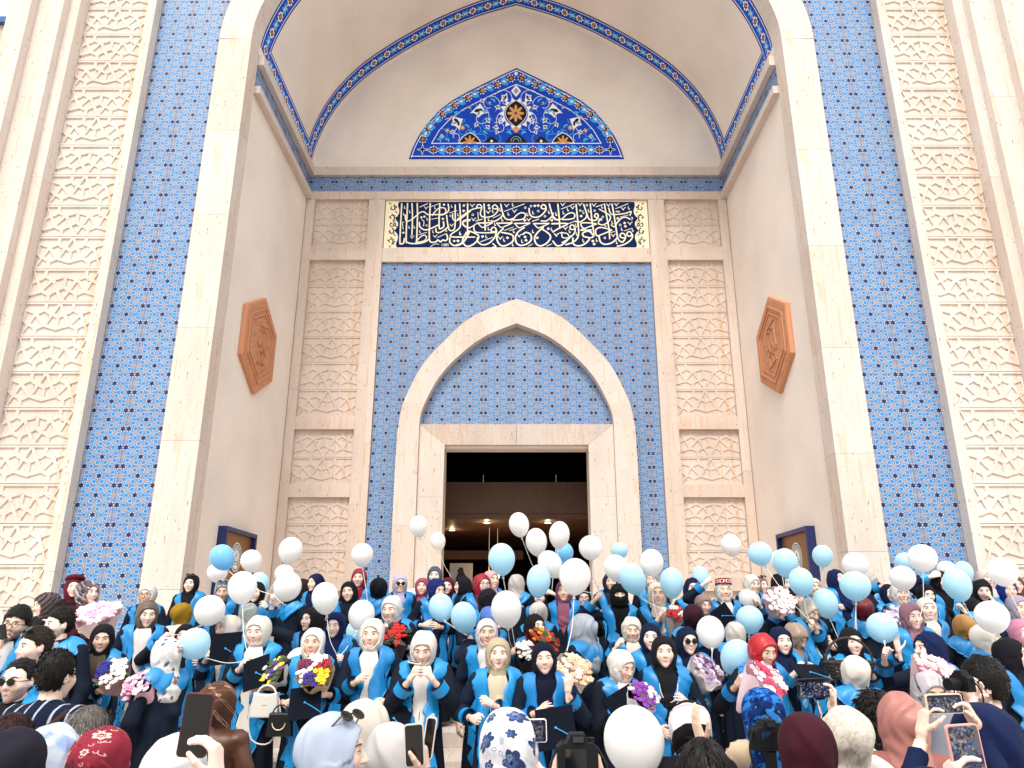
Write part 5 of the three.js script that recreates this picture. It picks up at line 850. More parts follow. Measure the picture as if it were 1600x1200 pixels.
  for (const s of [-1, 1]) { B.add(tubeBetween(V(s * .075, .09, 0), V(s * .075, .9, 0), .045, .085, 8), null, tint); B.add(new THREE.SphereGeometry(1, 10, 6).scale(.042, .035, .11).translate(s * .075, .036, .045), null, tint); }
  for (const a of arms) {
    B.add(tubeBetween(a.sh, a.el, .045, .038, 8), null, tint); B.add(tubeBetween(a.el, a.wr, .037, .024, 8), null, tint);
    const Y = a.hd || a.dir, pal = a.palm || V(-a.s * .8, -.1, -.5); const Z = pal.clone().addScaledVector(Y, -pal.dot(Y)).normalize(), X = V().crossVectors(Y, Z), M = new THREE.Matrix4().makeBasis(X, Y, Z); if (a.s > 0) M.multiply(new THREE.Matrix4().makeScale(-1, 1, 1)); M.setPosition(a.wr.x + Y.x * .03, a.wr.y + Y.y * .03, a.wr.z + Y.z * .03);
    const hs = male ? 1.02 : .93; M.multiply(new THREE.Matrix4().makeScale(hs, hs, hs));
    if (a.shown) B.add((hi ? HAND : HANDLO)[a.pose], M, tint);
    else B.add(HANDMIN, M, tint);
    a.grip = V(.0, .085, .028).applyMatrix4(M);
    if (a.pose === 'hold') HOLDS.push({ p: a.grip.clone().applyMatrix4(g.matrixWorld), used: 0, D });
  }
  mk('body', B.build(), M_skin, g);
  // head cover
  const onHead = (name, geo, mat, sc = 1) => { const m = mk(name, geo, mat, g); m.applyMatrix4(HM); if (sc !== 1) m.scale.multiplyScalar(sc); return m; };
  if (o.j) onHead('headscarf', o.nq ? SCARFNIQ : facing ? SCARF[o.s === undefined ? Math.floor(rnd() * 6) : o.s] : SCARFBIG[o.s === undefined ? Math.floor(rnd() * 3) : o.s % 3], cloth(o.j, { gloss: o.js }), 1.01);
  if (o.hair) onHead('hair', HAIR[o.hair], new THREE.MeshPhysicalMaterial({ color: hex(o.hc || '#1a1411'), specularIntensity: .5, map: T_hair, bumpMap: T_hair, bumpScale: .006, roughness: .5 }), 1.02);
  if (o.g) {
    const top = o.g === 'top', G = new THREE.Group(); G.name = o.g === 'clear' ? 'glasses' : 'sunglasses'; g.add(G); G.applyMatrix4(HM);
    const F3 = new THREE.Group(); for (const s of [-1, 1]) { const l = new THREE.SphereGeometry(1, 16, 8).scale(.025, .021, .004).translate(s * .031, .004, .1); if (o.g !== 'clear') mk('lens', l, M_lens, G); const rim = new THREE.TorusGeometry(.0235, .0024, 6, 20).scale(1.05, .9, 1).translate(s * .031, .004, .1); mk('rim', rim, M_wire, G); mk('temple', tubeBetween(V(s * .056, .008, .098), V(s * .086, .008, -.005), .0025, .0025, 6), M_wire, G); }
    mk('bridge', tubeBetween(V(-.008, .008, .103), V(.008, .008, .103), .0025, .0025, 6), M_wire, G);
    if (top) { if (o.gy) G.rotateY(o.gy); G.rotateX(-.85); G.translateY(.03); G.translateZ(.032); }
  }
  if (o.necklace) { const pts = []; for (let k = 0; k <= 16; k++) { const a = Math.PI * k / 16, q = V(.07 * Math.cos(a), 1.27 - .13 * Math.sin(a), .15); for (let i = 0; i < 6; i++) { const d = fTorso(q.x, q.y, q.z) - .022; q.z -= d * .8; } pts.push(q); } mk('necklace', new THREE.TubeGeometry(new THREE.CatmullRomCurve3(pts), 32, .004, 5), M_gilt, g); }
  if (o.hat) { const h = onHead('hat', new THREE.CylinderGeometry(.088, .098, .065, 24), std({ map: canvasTex(256, 64, (c, w, hh) => { c.fillStyle = '#8c1020'; c.fillRect(0, 0, w, hh); c.strokeStyle = '#f0e6da'; c.fillStyle = '#f0e6da'; c.lineWidth = 4; for (let x = 0; x < w; x += 32) { c.strokeRect(x + 6, 16, 20, 30); c.fillStyle = '#16100f'; c.fillRect(x + 12, 22, 8, 18); } c.fillStyle = '#1c1012'; c.fillRect(0, 0, w, 8); c.fillRect(0, 56, w, 8); }), roughness: .9 })); h.translateY(.098); h.translateZ(-.004); h.rotateX(-.12); }
  if (o.beret) { const h = onHead('cap', new THREE.SphereGeometry(1, 20, 12).scale(.105, .05, .115), cloth(o.beret)); h.translateY(.1); h.translateZ(-.03); h.rotateX(-.2); }
  if (o.strap) { const c = new THREE.CatmullRomCurve3([V(-.16, 1.34, -.06), V(-.05, 1.2, -.16), V(.08, 1.05, -.165), V(.16, .9, -.1)]); mk('bag_strap', new THREE.TubeGeometry(c, 16, .016, 6), cloth('#3a2420'), g); }
  tag(g, o.l, 'person', o.grp || 'people gathered before the portal');
  INFO.set(g, { S, D, arms: arms.map((a) => ({ grip: a.grip.clone().applyMatrix4(g.matrixWorld), wr: a.wr.clone().applyMatrix4(g.matrixWorld) })) });
  return g;
}
// ---------- everyone in the crowd (photo position of the face, distance, pose, dress) ----------
const WH = '#e9e2da', CR = '#dccdb8', BK = '#131318', NV = '#0c1736', GY = '#9aa0aa';
const pp = (c, x, y, D, o) => { o.crop = c; const w = T(c, x, y); return person(w[0], w[1], D, o); };
const Q = {};
// men and women at the outer left
Q.phoneman = pp(0, 78, 432, 6.65, { m: 1, hair: 'thick', f: 1, g: 'clear', h: 12, r: -6, d: '#c9c6c8', a: ['q', 12, 505, 'grip', .1], l: 'person with glasses, smiling, thick black hair, phone at ear' });
pp(0, 195, 555, 5.75, { m: 1, hair: 'short', hc: '#3a2719', f: 2, g: 'top', y: -12, h: -22, d: '#e8e4e4', l: 'person with brown hair, sunglasses on head, white shirt and turquoise stole' });
pp(0, 325, 435, 6.6, { m: 1, hair: 'short', f: 3, y: -8, h: -28, d: '#9aa2b0', l: 'bearded person with swept black hair looking aside, turquoise stole' });
pp(0, 108, 735, 5.15, { m: 1, hair: 'rec', f: 0, g: 'sun', h: -6, a: ['q', 25, 930, 'rest', .2], l: 'person in dark sunglasses with goatee and receding hair, turquoise stole' });
pp(0, 290, 715, 4.55, { m: 1, hair: 'short', y: 172, c: 'stripe', cn: 'shirt', strap: 1, l: 'person seen from behind in navy shirt with pale stripes and shoulder strap' });
pp(0, 262, 318, 8.5, { j: 'darkpattern', s: 2, y: -20, h: -18, p: 14, f: 2, c: '#15131a', a: ['q', 215, 425, 'grip', .2], b: ['q', 240, 440, 'grip', .22], l: 'person in dark patterned headscarf and black coat looking down at small camera' });
Q.bigbouquet = pp(0, 462, 262, 8.45, { j: 'greypink', s: 3, y: 42, h: 26, c: '#3d1020', f: 3, a: ['q', 500, 440, 'grip', .28], b: ['q', 530, 450, 'grip', .25], l: 'person in grey pink patterned headscarf and burgundy jacket holding pale pink flowers' });
pp(0, 395, 235, 9.3, { j: '#5a1a28', beret: '#4e1220', y: 30, c: '#1c1418', l: 'person in maroon cap behind patterned grey pink headscarf' });
Q.whitebouquet = pp(0, 548, 505, 7.0, { j: BK, s: 3, y: 14, h: 8, p: 6, f: 0, d: '#4a4034', a: ['q', 575, 790, 'grip', .25], b: ['q', 640, 740, 'grip', .25], l: 'person in loose black headscarf holding bouquet of white and royal blue flowers' });
pp(0, 785, 372, 7.7, { j: '#57483a', js: 1, s: 1, y: 18, h: 14, p: 10, f: 2, d: '#efe9e2', l: 'person in olive brown headscarf over white top looking down' });
pp(0, 792, 275, 9.2, { j: 'speckle', s: 0, g: 'clear', f: 1, l: 'person in pale speckled headscarf and glasses behind olive brown headscarf' });
Q.pinkbouquet = pp(0, 888, 592, 6.35, { j: 'floral', s: 2, y: -118, a: ['q', 800, 700, 'grip', .1], l: 'person turned away in flowered white headscarf, turquoise stole on back, pink bouquet' });
pp(0, 1025, 215, 10.2, { j: '#17161c', s: 3, g: 'top', f: 3, tone: .95, l: 'person in black headscarf with sunglasses on top beside the plaster jamb' });
pp(0, 1195, 245, 9.6, { j: 'plaid', s: 1, h: 14, p: 16, f: 2, g: 'top', l: 'person in grey checked headscarf looking down under blue balloon' });
pp(0, 975, 375, 8.5, { j: '#8a6a1c', y: 158, c: '#e6ddd2', cn: 'jacket', l: 'person from behind in mustard yellow headscarf and white jacket' });
pp(0, 990, 492, 7.75, { j: BK, y: 12, a: ['q', 890, 488, 'hold', .2], b: ['q', 1065, 640, 'rest', .25], l: 'person in black headscarf hidden behind pale blue balloon, fist raised' });
// left centre
Q.capgirl = pp(1, 205, 448, 7.35, { j: '#ddd5cc', js: 1, s: 2, y: -14, h: -24, r: 10, p: 6, f: 2, a: ['q', 85, 590, 'grip', .3], b: ['q', 240, 600, 'grip', .3], l: 'person in satin ivory headscarf turned aside behind black graduation cap' });
pp(1, 305, 375, 8.55, { j: '#aab2ae', y: 170, l: 'person from behind in grey green headscarf' });
Q.bagirl = pp(1, 360, 462, 6.95, { j: WH, s: 4, h: -4, p: 10, f: 4, d: '#efe9e0', a: ['q', 285, 625, 'hold'], b: ['q', 345, 770, 'grip', .28], l: 'smiling person in white headscarf with graduation cap, bouquet and white handbag' });
pp(1, 640, 410, 7.95, { j: BK, s: 5, y: -10, h: -22, p: -4, f: 5, a: ['q', 425, 285, 'hold', .05], l: 'person in black headscarf with open mouth, arm raised beside balloons' });
Q.mixbouquet = pp(1, 648, 530, 6.6, { j: '#ebe5df', s: 0, h: 4, f: 3, a: ['q', 505, 860, 'hold'], b: ['q', 690, 800, 'grip', .28], l: 'person in white headscarf holding multicolour bouquet and graduation cap' });
pp(1, 770, 432, 7.6, { j: '#0d1c44', s: 3, h: -4, p: 8, f: 2, d: '#0d1c44', b: ['q', 800, 610, 'hold'], l: 'person in navy headscarf and navy dress, eyes lowered, holding balloon string' });
pp(1, 845, 258, 9.35, { j: '#0e1120', s: 5, f: 0, r: 6, l: 'person in long black headscarf with pale face below red headscarf' });
pp(1, 895, 185, 10.2, { j: '#7c1226', js: 1, s: 1, f: 1, tone: .86, l: 'smiling person in crimson headscarf beside the tiled wall' });
pp(1, 665, 210, 10.0, { j: '#0f1a3a', s: 0, y: -20, h: -14, l: 'person in midnight blue headscarf half hidden above white balloon' });
pp(1, 592, 240, 10.3, { hair: 'bob', hc: '#3a2a22', y: 160, c: '#b9c3d2', cn: 'shirt', l: 'person with bare brown hair turned away in pale shirt' });
pp(1, 1000, 238, 9.7, { j: '#11131c', y: 176, l: 'person from behind in plain black headscarf beside lilac headscarf' });
pp(1, 1112, 215, 10.1, { j: '#b9b3d2', s: 1, g: 'sun', f: 1, y: 8, h: 8, l: 'smiling person in lilac headscarf and dark sunglasses' });
Q.roses = pp(1, 1078, 345, 8.1, { j: '#d9d5d8', s: 3, y: -8, h: -10, p: 10, f: 2, a: ['q', 1040, 520, 'grip'], b: ['q', 1110, 530, 'grip'], l: 'person in pale grey headscarf holding red roses in dark wrap' });
pp(1, 965, 482, 6.6, { j: '#e8e0d8', s: 0, f: 0, p: 4, d: '#efe8de', a: ['q', 908, 712, 'hold'], b: ['q', 1020, 860, 'hold'], l: 'person in ivory headscarf and open gown over long white dress, facing forward' });
Q.phonegirl = pp(1, 1242, 545, 6.5, { j: '#e9e1db', s: 4, p: 22, f: 2, d: '#efe9e2', a: ['q', 1190, 690, 'grip', .3], b: ['q', 1262, 690, 'grip', .3], l: 'person in white headscarf and white dress looking down at phone' });
pp(1, 1302, 240, 9.5, { j: '#14245a', s: 4, y: 20, h: 20, p: 14, f: 3, d: '#1a1c34', a: ['q', 1262, 430, 'rest'], b: ['q', 1310, 440, 'rest'], l: 'person in royal blue headscarf looking down, hands together' });
pp(1, 1300, 172, 11.1, { j: '#4c5362', s: 1, f: 0, l: 'person in slate grey headscarf behind royal blue headscarf' });
pp(1, 345, 262, 9.1, { j: BK, s: 1, b: ['q', 390, 330, 'rest', .2], l: 'person in black headscarf hidden behind two balloons near the plaid headscarf' });
pp(1, 535, 262, 9.25, { j: '#1b2234', y: 165, b: ['q', 470, 330, 'rest', .1], l: 'person turned away with wide turquoise stole, head behind white balloon' });
pp(2, 205, 230, 10.6, { j: '#8a4258', s: 2, l: 'person in rose headscarf half hidden by stone door frame' });
// centre, in front of the doorway
pp(2, 340, 228, 10.6, { j: '#4c1424', s: 0, f: 0, tone: .9, l: 'person in maroon headscarf in front of the dark doorway' });
pp(2, 425, 225, 10.2, { j: '#121219', s: 5, y: -48, h: -26, f: 1, l: 'person in black headscarf in profile in front of the doorway' });
pp(2, 522, 218, 9.6, { j: '#8c1020', js: 1, s: 1, y: 16, h: 14, g: 'clear', f: 3, l: 'person in shiny red headscarf and glasses in front of the doorway' });
pp(2, 572, 192, 10.8, { j: '#d9a8ac', s: 3, y: 40, l: 'person in pale pink headscarf behind shiny red headscarf' });
pp(2, 710, 215, 9.8, { j: '#cfc4bd', y: 172, s: 0, l: 'person from behind in beige headscarf with turquoise shoulders' });
pp(2, 560, 300, 8.75, { j: '#14141a', y: 150, l: 'person from behind in black headscarf next to large white balloon' });
pp(2, 560, 395, 7.95, { j: '#3f63a8', js: 1, s: 2, y: 30, h: 20, p: 26, f: 2, a: ['q', 470, 520, 'hold', .15], l: 'person in steel blue headscarf bending forward, fist raised' });
pp(2, 550, 478, 7.2, { j: '#d8d3d2', s: 1, h: 4, f: 0, l: 'person in light grey headscarf behind olive beige headscarf' });
pp(2, 610, 590, 6.35, { j: '#b9a98a', js: 1, s: 3, h: 4, f: 5, d: '#d5c8b0', a: ['q', 490, 940, 'hold'], b: ['q', 545, 838, 'hold'], l: 'person in satin olive beige headscarf holding balloon string with both hands' });
pp(2, 805, 442, 7.7, { j: '#141318', s: 5, y: 18, h: 18, f: 1, a: ['q', 692, 575, 'hold'], l: 'laughing person in black headscarf with fist raised beside flowers' });
pp(2, 828, 370, 8.55, { j: '#d8cec4', y: 168, l: 'person from behind in cream headscarf behind laughing person' });
Q.redbouquet = pp(2, 862, 615, 6.25, { j: '#0c1024', s: 3, r: 4, f: 4, a: ['q', 852, 885, 'rest'], b: ['q', 985, 740, 'rest', .22, [-.3, .1, -1], [0, 1, .1]], l: 'person in dark navy headscarf smiling, graduation cap against waist, hand lifted' });
pp(2, 1062, 455, 7.05, { j: '#8d939d', js: 1, s: 2, y: -128, l: 'person turned away in silver grey headscarf with turquoise stole across back' });
pp(2, 1068, 292, 9.3, { j: '#17161b', s: 1, g: 'clear', f: 3, b: ['q', 1080, 345, 'rest'], l: 'person in black headscarf and round glasses under large white balloon' });
pp(2, 965, 255, 9.0, { j: '#7c4a5c', s: 5, y: -10, l: 'person in mauve twisted headscarf hidden by large white balloon' });
pp(2, 832, 285, 9.5, { j: '#1a1a22', s: 0, b: ['q', 880, 255, 'hold', .1], l: 'person hidden by pale blue balloon, fist beside it' });
pp(2, 1258, 275, 8.9, { j: '#0b0b0f', nq: 1, a: ['q', 1155, 275, 'hold', .1], l: 'person in black face veil, fist raised with balloon string' });
pp(2, 1212, 205, 10.3, { j: '#1c2438', s: 0, f: 0, l: 'person in dark blue headscarf behind white balloon by the black face veil' });
pp(3, 295, 452, 7.7, { j: '#e3d8c8', s: 0, p: 14, f: 4, a: ['q', 238, 520, 'hold', .22], d: '#e6dccd', l: 'smiling person in cream headscarf looking down, small fist at chest' });
Q.purplebouquet = pp(3, 228, 642, 6.4, { j: '#e6dfd8', js: 1, s: 4, y: 26, h: 8, p: 20, f: 2, d: '#e9e0d6', b: ['q', 330, 830, 'grip', .2], a: ['q', 300, 850, 'grip', .2], l: 'person in white satin headscarf looking down at purple and white bouquet' });
// right centre
pp(3, 400, 195, 10.4, { j: '#8f9398', s: 0, l: 'person in mid grey headscarf under white balloon' });
Q.redrose = pp(3, 435, 270, 8.7, { j: '#e0d2bd', s: 3, y: -6, f: 3, a: ['q', 465, 355, 'hold', .22], d: '#cbb9a8', l: 'person in cream headscarf with floral dress and small red rose bunch' });
pp(3, 620, 238, 9.55, { j: '#0d1838', s: 5, f: 0, r: -4, l: 'person in navy headscarf with stern look against carved stone' });
pp(3, 790, 250, 9.2, { j: '#e9e2da', s: 0, hat: 1, f: 4, a: ['q', 715, 190, 'hold', .1], l: 'person in white headscarf with red embroidered round hat' });
pp(3, 935, 215, 9.75, { j: '#e4dcd2', s: 1, y: 8, h: 12, p: 8, f: 1, b: ['q', 970, 300, 'hold', .2], l: 'person in ivory headscarf smiling down, fist with string' });
pp(3, 985, 222, 10.6, { j: '#7a5a52', s: 0, y: 30, g: 'top', l: 'person in brown headscarf with sunglasses on top behind ivory headscarf' });
pp(3, 680, 322, 9.0, { j: '#7f6a68', s: 2, y: 10, p: 12, f: 2, tone: .9, l: 'person in taupe headscarf peering over dark maroon headscarf' });
pp(3, 628, 392, 7.95, { j: '#2c0d1a', y: 164, s: 1, l: 'person from behind in dark maroon headscarf among graduates' });
pp(3, 402, 502, 7.1, { j: '#0b1533', s: 1, h: -10, f: 0, l: 'person in dark navy headscarf behind black headscarf with necklace' });
pp(3, 472, 580, 6.45, { j: '#15141a', s: 3, h: -6, f: 0, d: '#131318', necklace: 1, b: ['q', 575, 835, 'rest'], a: ['q', 470, 1010, 'rest', .2], l: 'person in black headscarf and black dress with gold necklace' });
Q.babysbreath = pp(3, 595, 522, 6.95, { j: '#0b1531', s: 1, h: 6, g: 'sun', f: 1, b: ['q', 762, 672, 'hold', .2], a: ['q', 640, 760, 'grip', .3], l: 'person in navy headscarf and sunglasses holding white-wrapped lilac bouquet' });
pp(3, 852, 480, 7.8, { j: '#cfc9c0', y: 172, s: 0, l: 'person from behind in light stone headscarf between two balloons' });
Q.pinkpaper = pp(3, 985, 562, 6.45, { j: '#a8141c', js: 1, s: 1, y: 14, h: 6, p: 16, f: 2, tone: .9, a: ['q', 885, 725, 'hold'], b: ['q', 930, 790, 'grip', .28], l: 'person in bright red satin headscarf looking down at pink wrapped bouquet' });
pp(3, 1095, 522, 6.85, { j: '#0c1838', s: 5, y: 10, h: -4, f: 3, a: ['q', 1205, 650, 'hold', .25], b: ['q', 1275, 670, 'rest', .2], l: 'person in navy headscarf pulling a thread with both hands' });
pp(3, 1150, 475, 7.5, { j: '#8d7a6c', js: 1, s: 2, y: 34, p: 40, f: 2, l: 'person in taupe satin headscarf bowed low' });
pp(3, 1098, 215, 9.7, { j: '#121118', s: 5, y: 40, f: 0, l: 'person in long black headscarf behind clustered blue balloons' });
pp(3, 1180, 292, 8.85, { j: '#2a2226', s: 0, y: 16, f: 2, tone: .85, a: ['q', 1110, 335, 'hold', .12], l: 'person in charcoal headscarf behind pleated pink paper' });
pp(3, 1238, 345, 8.15, { j: '#d3c6b2', js: 1, s: 1, y: 18, p: 30, f: 2, b: ['q', 1272, 420, 'hold', .2], l: 'person in cream satin headscarf with head bowed, fist before chest' });
pp(3, 1275, 232, 10.4, { j: '#d8cfc6', s: 0, f: 0, l: 'person in pale headscarf showing between two blue balloons' });
// right side
pp(4, 368, 190, 9.9, { j: '#101d44', s: 5, y: 10, h: 16, p: -8, f: 5, b: ['q', 400, 335, 'hold', .15], l: 'person in deep blue headscarf looking up beside the bronze board' });
pp(4, 545, 205, 10.3, { j: '#a39e9a', y: 168, s: 2, l: 'person from behind in ash grey headscarf at the pier' });
pp(4, 515, 348, 8.55, { j: '#64101c', js: 1, y: 150, s: 1, l: 'person from behind in crimson velvet headscarf' });
pp(4, 648, 265, 9.35, { j: '#121a34', s: 0, a: ['q', 650, 215, 'hold', .05], l: 'person with fist raised in lace cuff under white balloon' });
pp(4, 705, 268, 8.95, { j: '#d9d4d4', s: 1, f: 0, l: 'person in white lace headscarf under white balloon near mauve headscarf' });
pp(4, 920, 205, 9.6, { j: '#121219', s: 5, y: 8, r: -8, f: 1, a: ['q', 905, 165, 'rest', .1], l: 'person in black headscarf with arm bent over head' });
pp(4, 842, 270, 9.15, { j: '#0f0f16', s: 0, f: 0, p: 8, l: 'person in black headscarf below bent arm, behind white headscarf' });
pp(4, 850, 350, 8.2, { j: '#e6dfd6', s: 1, h: -8, f: 3, l: 'person in white headscarf behind mauve headscarf' });
pp(4, 765, 388, 7.35, { j: '#8a6470', s: 3, f: 2, p: 4, d: '#8a6470', a: ['q', 690, 535, 'open', .2, [.2, 0, 1], [-.15, 1, .1]], l: 'person in mauve headscarf with open palm lifted' });
pp(4, 1148, 245, 9.15, { j: '#16151a', s: 1, y: -12, h: -10, p: 14, f: 1, tone: .9, b: ['q', 1190, 280, 'rest', .18], l: 'smiling person in black headscarf with hand at cheek' });
pp(4, 1100, 250, 9.75, { j: '#101a38', s: 0, l: 'person in navy headscarf half hidden by pale blue balloon at right' });
pp(4, 1165, 185, 10.55, { j: '#e0cfcc', s: 1, f: 0, l: 'person in blush white headscarf beside white balloon' });
pp(4, 1278, 245, 9.3, { j: '#12307c', s: 1, y: -6, f: 3, p: 6, l: 'person in bright blue headscarf below white balloon' });
pp(4, 1328, 222, 10.1, { j: '#5c4236', s: 0, y: -20, l: 'person in brown headscarf behind bright blue headscarf' });
pp(4, 1340, 345, 7.95, { j: '#8d8796', s: 3, f: 0, l: 'person in grey mauve headscarf at the outer right edge' });
pp(4, 1092, 345, 8.6, { j: '#141318', y: 160, s: 2, a: ['q', 1030, 335, 'hold', .05], l: 'person from behind in black headscarf holding blue balloon string' });
pp(4, 1050, 445, 7.75, { j: '#a87c48', y: 165, s: 1, l: 'person from behind in tan brown headscarf' });
pp(4, 1160, 505, 7.05, { j: '#e6dfd4', s: 3, y: 34, h: 20, f: 3, d: '#e6dfd4', l: 'person in white headscarf in profile before tan brown headscarf' });
pp(4, 1295, 592, 6.3, { j: '#15141b', s: 3, y: 24, h: 26, f: 0, d: '#17161c', l: 'person in black headscarf and black dress in profile at right edge' });
Q.basket = pp(4, 445, 528, 6.75, { j: '#14131a', s: 5, f: 0, a: ['q', 360, 690, 'grip', .3], b: ['q', 530, 660, 'grip', .3], l: 'person in black headscarf facing forward holding dark woven basket' });
Q.reach = pp(4, 868, 562, 6.35, { j: '#0d1b40', s: 5, y: -76, h: -6, f: 1, a: ['q', 622, 575, 'hold', .02], l: 'person in navy headscarf in profile stretching arm with balloon' });
pp(4, 470, 688, 5.95, { j: '#e4ddd4', y: 178, s: 1, l: 'person from behind in white satin headscarf with turquoise stole collar' });
pp(4, 850, 778, 5.45, { j: 'greyfloral', s: 1, p: 16, f: 2, tone: .8, c: '#7a7c88', a: ['q', 880, 870, 'grip', .25], l: 'person in grey floral headscarf facing the visitors' });
pp(4, 1362, 478, 7.2, { j: '#b87890', s: 0, l: 'person in rose pink headscarf cut by the picture border' });
// the onlookers in front, mostly from behind
Q.photoman = pp(4, 1165, 765, 4.45, { m: 1, hair: 'thick', f: 3, y: -112, g: 'clear', c: '#2a1a20', cn: 'jacket', a: ['q', 1062, 775, 'grip', .16], b: ['q', 1085, 800, 'grip', .1], l: 'bearded person with glasses and black hair photographing in plum brown jacket' });
pp(4, 205, 1085, 3.25, { j: '#36101e', y: 170, s: 0, c: '#2a1018', l: 'person from behind in plum headscarf' });
Q.cream = pp(4, 425, 1035, 3.55, { j: 'embossed', y: 180, s: 1, c: '#e6e2de', a: ['q', 345, 800, 'phone', -.27, [1, 0, 0], [-.15, 1, 0]], l: 'person from behind in cream swirl-patterned headscarf, arm up with phone' });
pp(4, 590, 945, 4.25, { hair: 'curly', hc: '#1e1310', y: 175, c: '#17151c', cn: 'jacket', l: 'person from behind with long dark curly hair' });
pp(4, 715, 950, 3.75, { j: '#a06a62', js: 1, y: 172, s: 2, c: '#8a5a54', l: 'person from behind in dusty pink headscarf' });
pp(4, 1175, 1060, 2.95, { j: '#0d1a3e', y: 176, s: 0, c: '#0e1836', l: 'person from behind in large plain navy headscarf' });
Q.gimbal = pp(3, 1000, 905, 4.25, { j: 'bluedye', y: 172, s: 0, c: '#d6bfa2', b: ['q', 940, 1090, 'grip', -.15], l: 'person from behind in blue tie-dye headscarf and beige jacket with camera rig' });
pp(3, 612, 985, 3.95, { j: 'pinkblock', y: 176, s: 1, c: '#16141c', l: 'person from behind in white, pink and black striped headscarf' });
Q.wave = pp(3, 690, 1262, 2.9, { hair: 'bob', hc: '#1a1110', y: 178, c: '#e6e4e6', cn: 'blouse', cuffc: '#e6e4e6', a: null, b: ['q', 650, 985, 'open', -.2, [-1, 0, .2], [.25, 1, .1]], l: 'person with dark hair, white sleeve raised with wristwatch and open hand' });
Q.flowerhead = pp(2, 660, 1065, 3.2, { j: 'blueflower', y: 180, s: 0, c: '#c9c9d6', a: ['q', 800, 1040, 'phone', -.18, [1, 0, 0], [0, 1, 0]], l: 'person from behind in white headscarf with large blue flowers' });
pp(1, 1060, 1140, 3.2, { j: '#c6c2c2', y: 178, s: 0, c: '#b9b5b6', l: 'person from behind in plain light grey headscarf' });
pp(1, 915, 985, 3.75, { j: '#dcd4c6', s: 3, y: -100, h: -10, g: 'sun', c: '#d6cdbf', f: 0, l: 'person in cream headscarf wearing round sunglasses, turned aside' });
pp(1, 745, 1120, 2.85, { j: '#b4bfd4', s: 1, y: 96, h: 0, gy: -.55, g: 'top', c: '#aab4c6', l: 'person in pale blue headscarf with sunglasses pushed up' });
pp(0, 1160, 862, 4.65, { j: 'ringmono', y: 178, s: 1, c: '#4a2a1a', cn: 'jacket', gloss: 1, l: 'person from behind in brown ring-patterned headscarf and brown leather jacket' });
pp(0, 460, 1030, 3.85, { hair: 'bob', hc: '#8d8680', y: 168, c: '#4c4a52', cn: 'jacket', l: 'person from behind with grey hair' });
pp(0, 535, 1165, 3.15, { j: 'redoriental', y: 176, s: 1, c: '#5a2030', l: 'person from behind in red oriental patterned headscarf' });
pp(0, 275, 1130, 3.4, { j: 'paledye', y: 165, s: 2, c: '#aebfdc', l: 'person from behind in pale blue tie-dye headscarf' });
pp(0, 50, 1195, 2.85, { j: '#1c1a26', y: 178, s: 1, c: '#17151c', l: 'person from behind in black headscarf in lower corner' });
pp(0, 45, 1075, 3.7, { hair: 'bob', hc: '#3d1216', y: 172, c: '#2c1a20', cn: 'jacket', l: 'person from behind with dark red hair' });
pp(0, 935, 1235, 2.75, { j: '#dcdadc', y: 178, s: 2, c: '#c9c7c9', l: 'person from behind in white cotton headscarf at the front' });
Q.phone1 = pp(0, 1120, 1640, 1.75, { hair: 'bob', hc: '#2a1a14', y: 180, c: '#cfc6c0', cn: 'blouse', a: ['q', 1128, 1050, 'phone', -.42, [1, 0, 0], [.1, 1, 0]], l: 'onlooker person in pale blouse holding up tall phone with one hand' });
Q.phone2 = pp(1, 1270, 1500, 2.3, { hair: 'bob', hc: '#2a1a14', y: 180, c: '#8a8894', cn: 'blouse', a: ['q', 1245, 1120, 'phone', -.36, [1, 0, 0], [.05, 1, 0]], l: 'onlooker person in grey blouse holding two phones' });
Q.phone3 = pp(4, 880, 1420, 2.65, { j: '#0d1836', y: 180, s: 1, c: '#0e1a3a', a: ['q', 1060, 880, 'phone', -.23, [1, 0, 0], [.5, 1, 0]], b: ['q', 830, 920, 'phone', -.23, [-1, 0, 0], [-.25, 1, 0]], l: 'onlooker person in navy sleeves holding phone sideways with both hands' });
Q.phone4 = pp(4, 1020, 1620, 1.9, { hair: 'bob', hc: '#2a1a14', y: 180, c: '#d8b4a8', cn: 'blouse', b: ['q', 985, 1210, 'phone', -.28, [-1, 0, 0], [-.1, 1, 0]], l: 'onlooker person in peach blouse holding up pink phone' });
Q.dslr = pp(2, 1040, 1560, 2.35, { m: 1, hair: 'short', y: 180, c: '#26262e', cn: 'jacket', a: ['q', 1140, 1170, 'phone', -.4, [1, 0, .3], [.2, 1, 0]], b: ['q', 935, 1170, 'phone', -.4, [-1, 0, .3], [-.2, 1, 0]], l: 'onlooker person in dark jacket holding up black camera' });
// ---------- balloons ----------
const latex = (r, g, b) => new THREE.MeshPhysicalMaterial({ color: lin(r, g, b), roughness: .85, transmission: .45, thickness: 0, clearcoat: .7, clearcoatRoughness: .25, side: THREE.DoubleSide });
const M_bw = latex(.93, .92, .91), M_bb = latex(.40, .75, .94), M_bb2 = latex(.55, .83, .96), M_bb3 = latex(.24, .64, .93);
const M_string = std({ color: lin(.78, .75, .72), roughness: .8 });
const balloonGeo = (() => { const p = []; for (let i = 0; i <= 24; i++) { const t = i / 24 * Math.PI, y = Math.cos(t), r = Math.sin(t) * (y < 0 ? 1 - .16 * y * y : 1); p.push(new THREE.Vector2(Math.max(r, .0005), y > 0 ? y : y * 1.12)); } return new THREE.LatheGeometry(p.reverse(), 28); })();
const knotGeo = (() => new THREE.LatheGeometry([[.0005, 0], [.05, -.01], [.055, -.05], [.035, -.06], [.075, -.14], [.04, -.15]].map((a) => new THREE.Vector2(...a)), 12))();
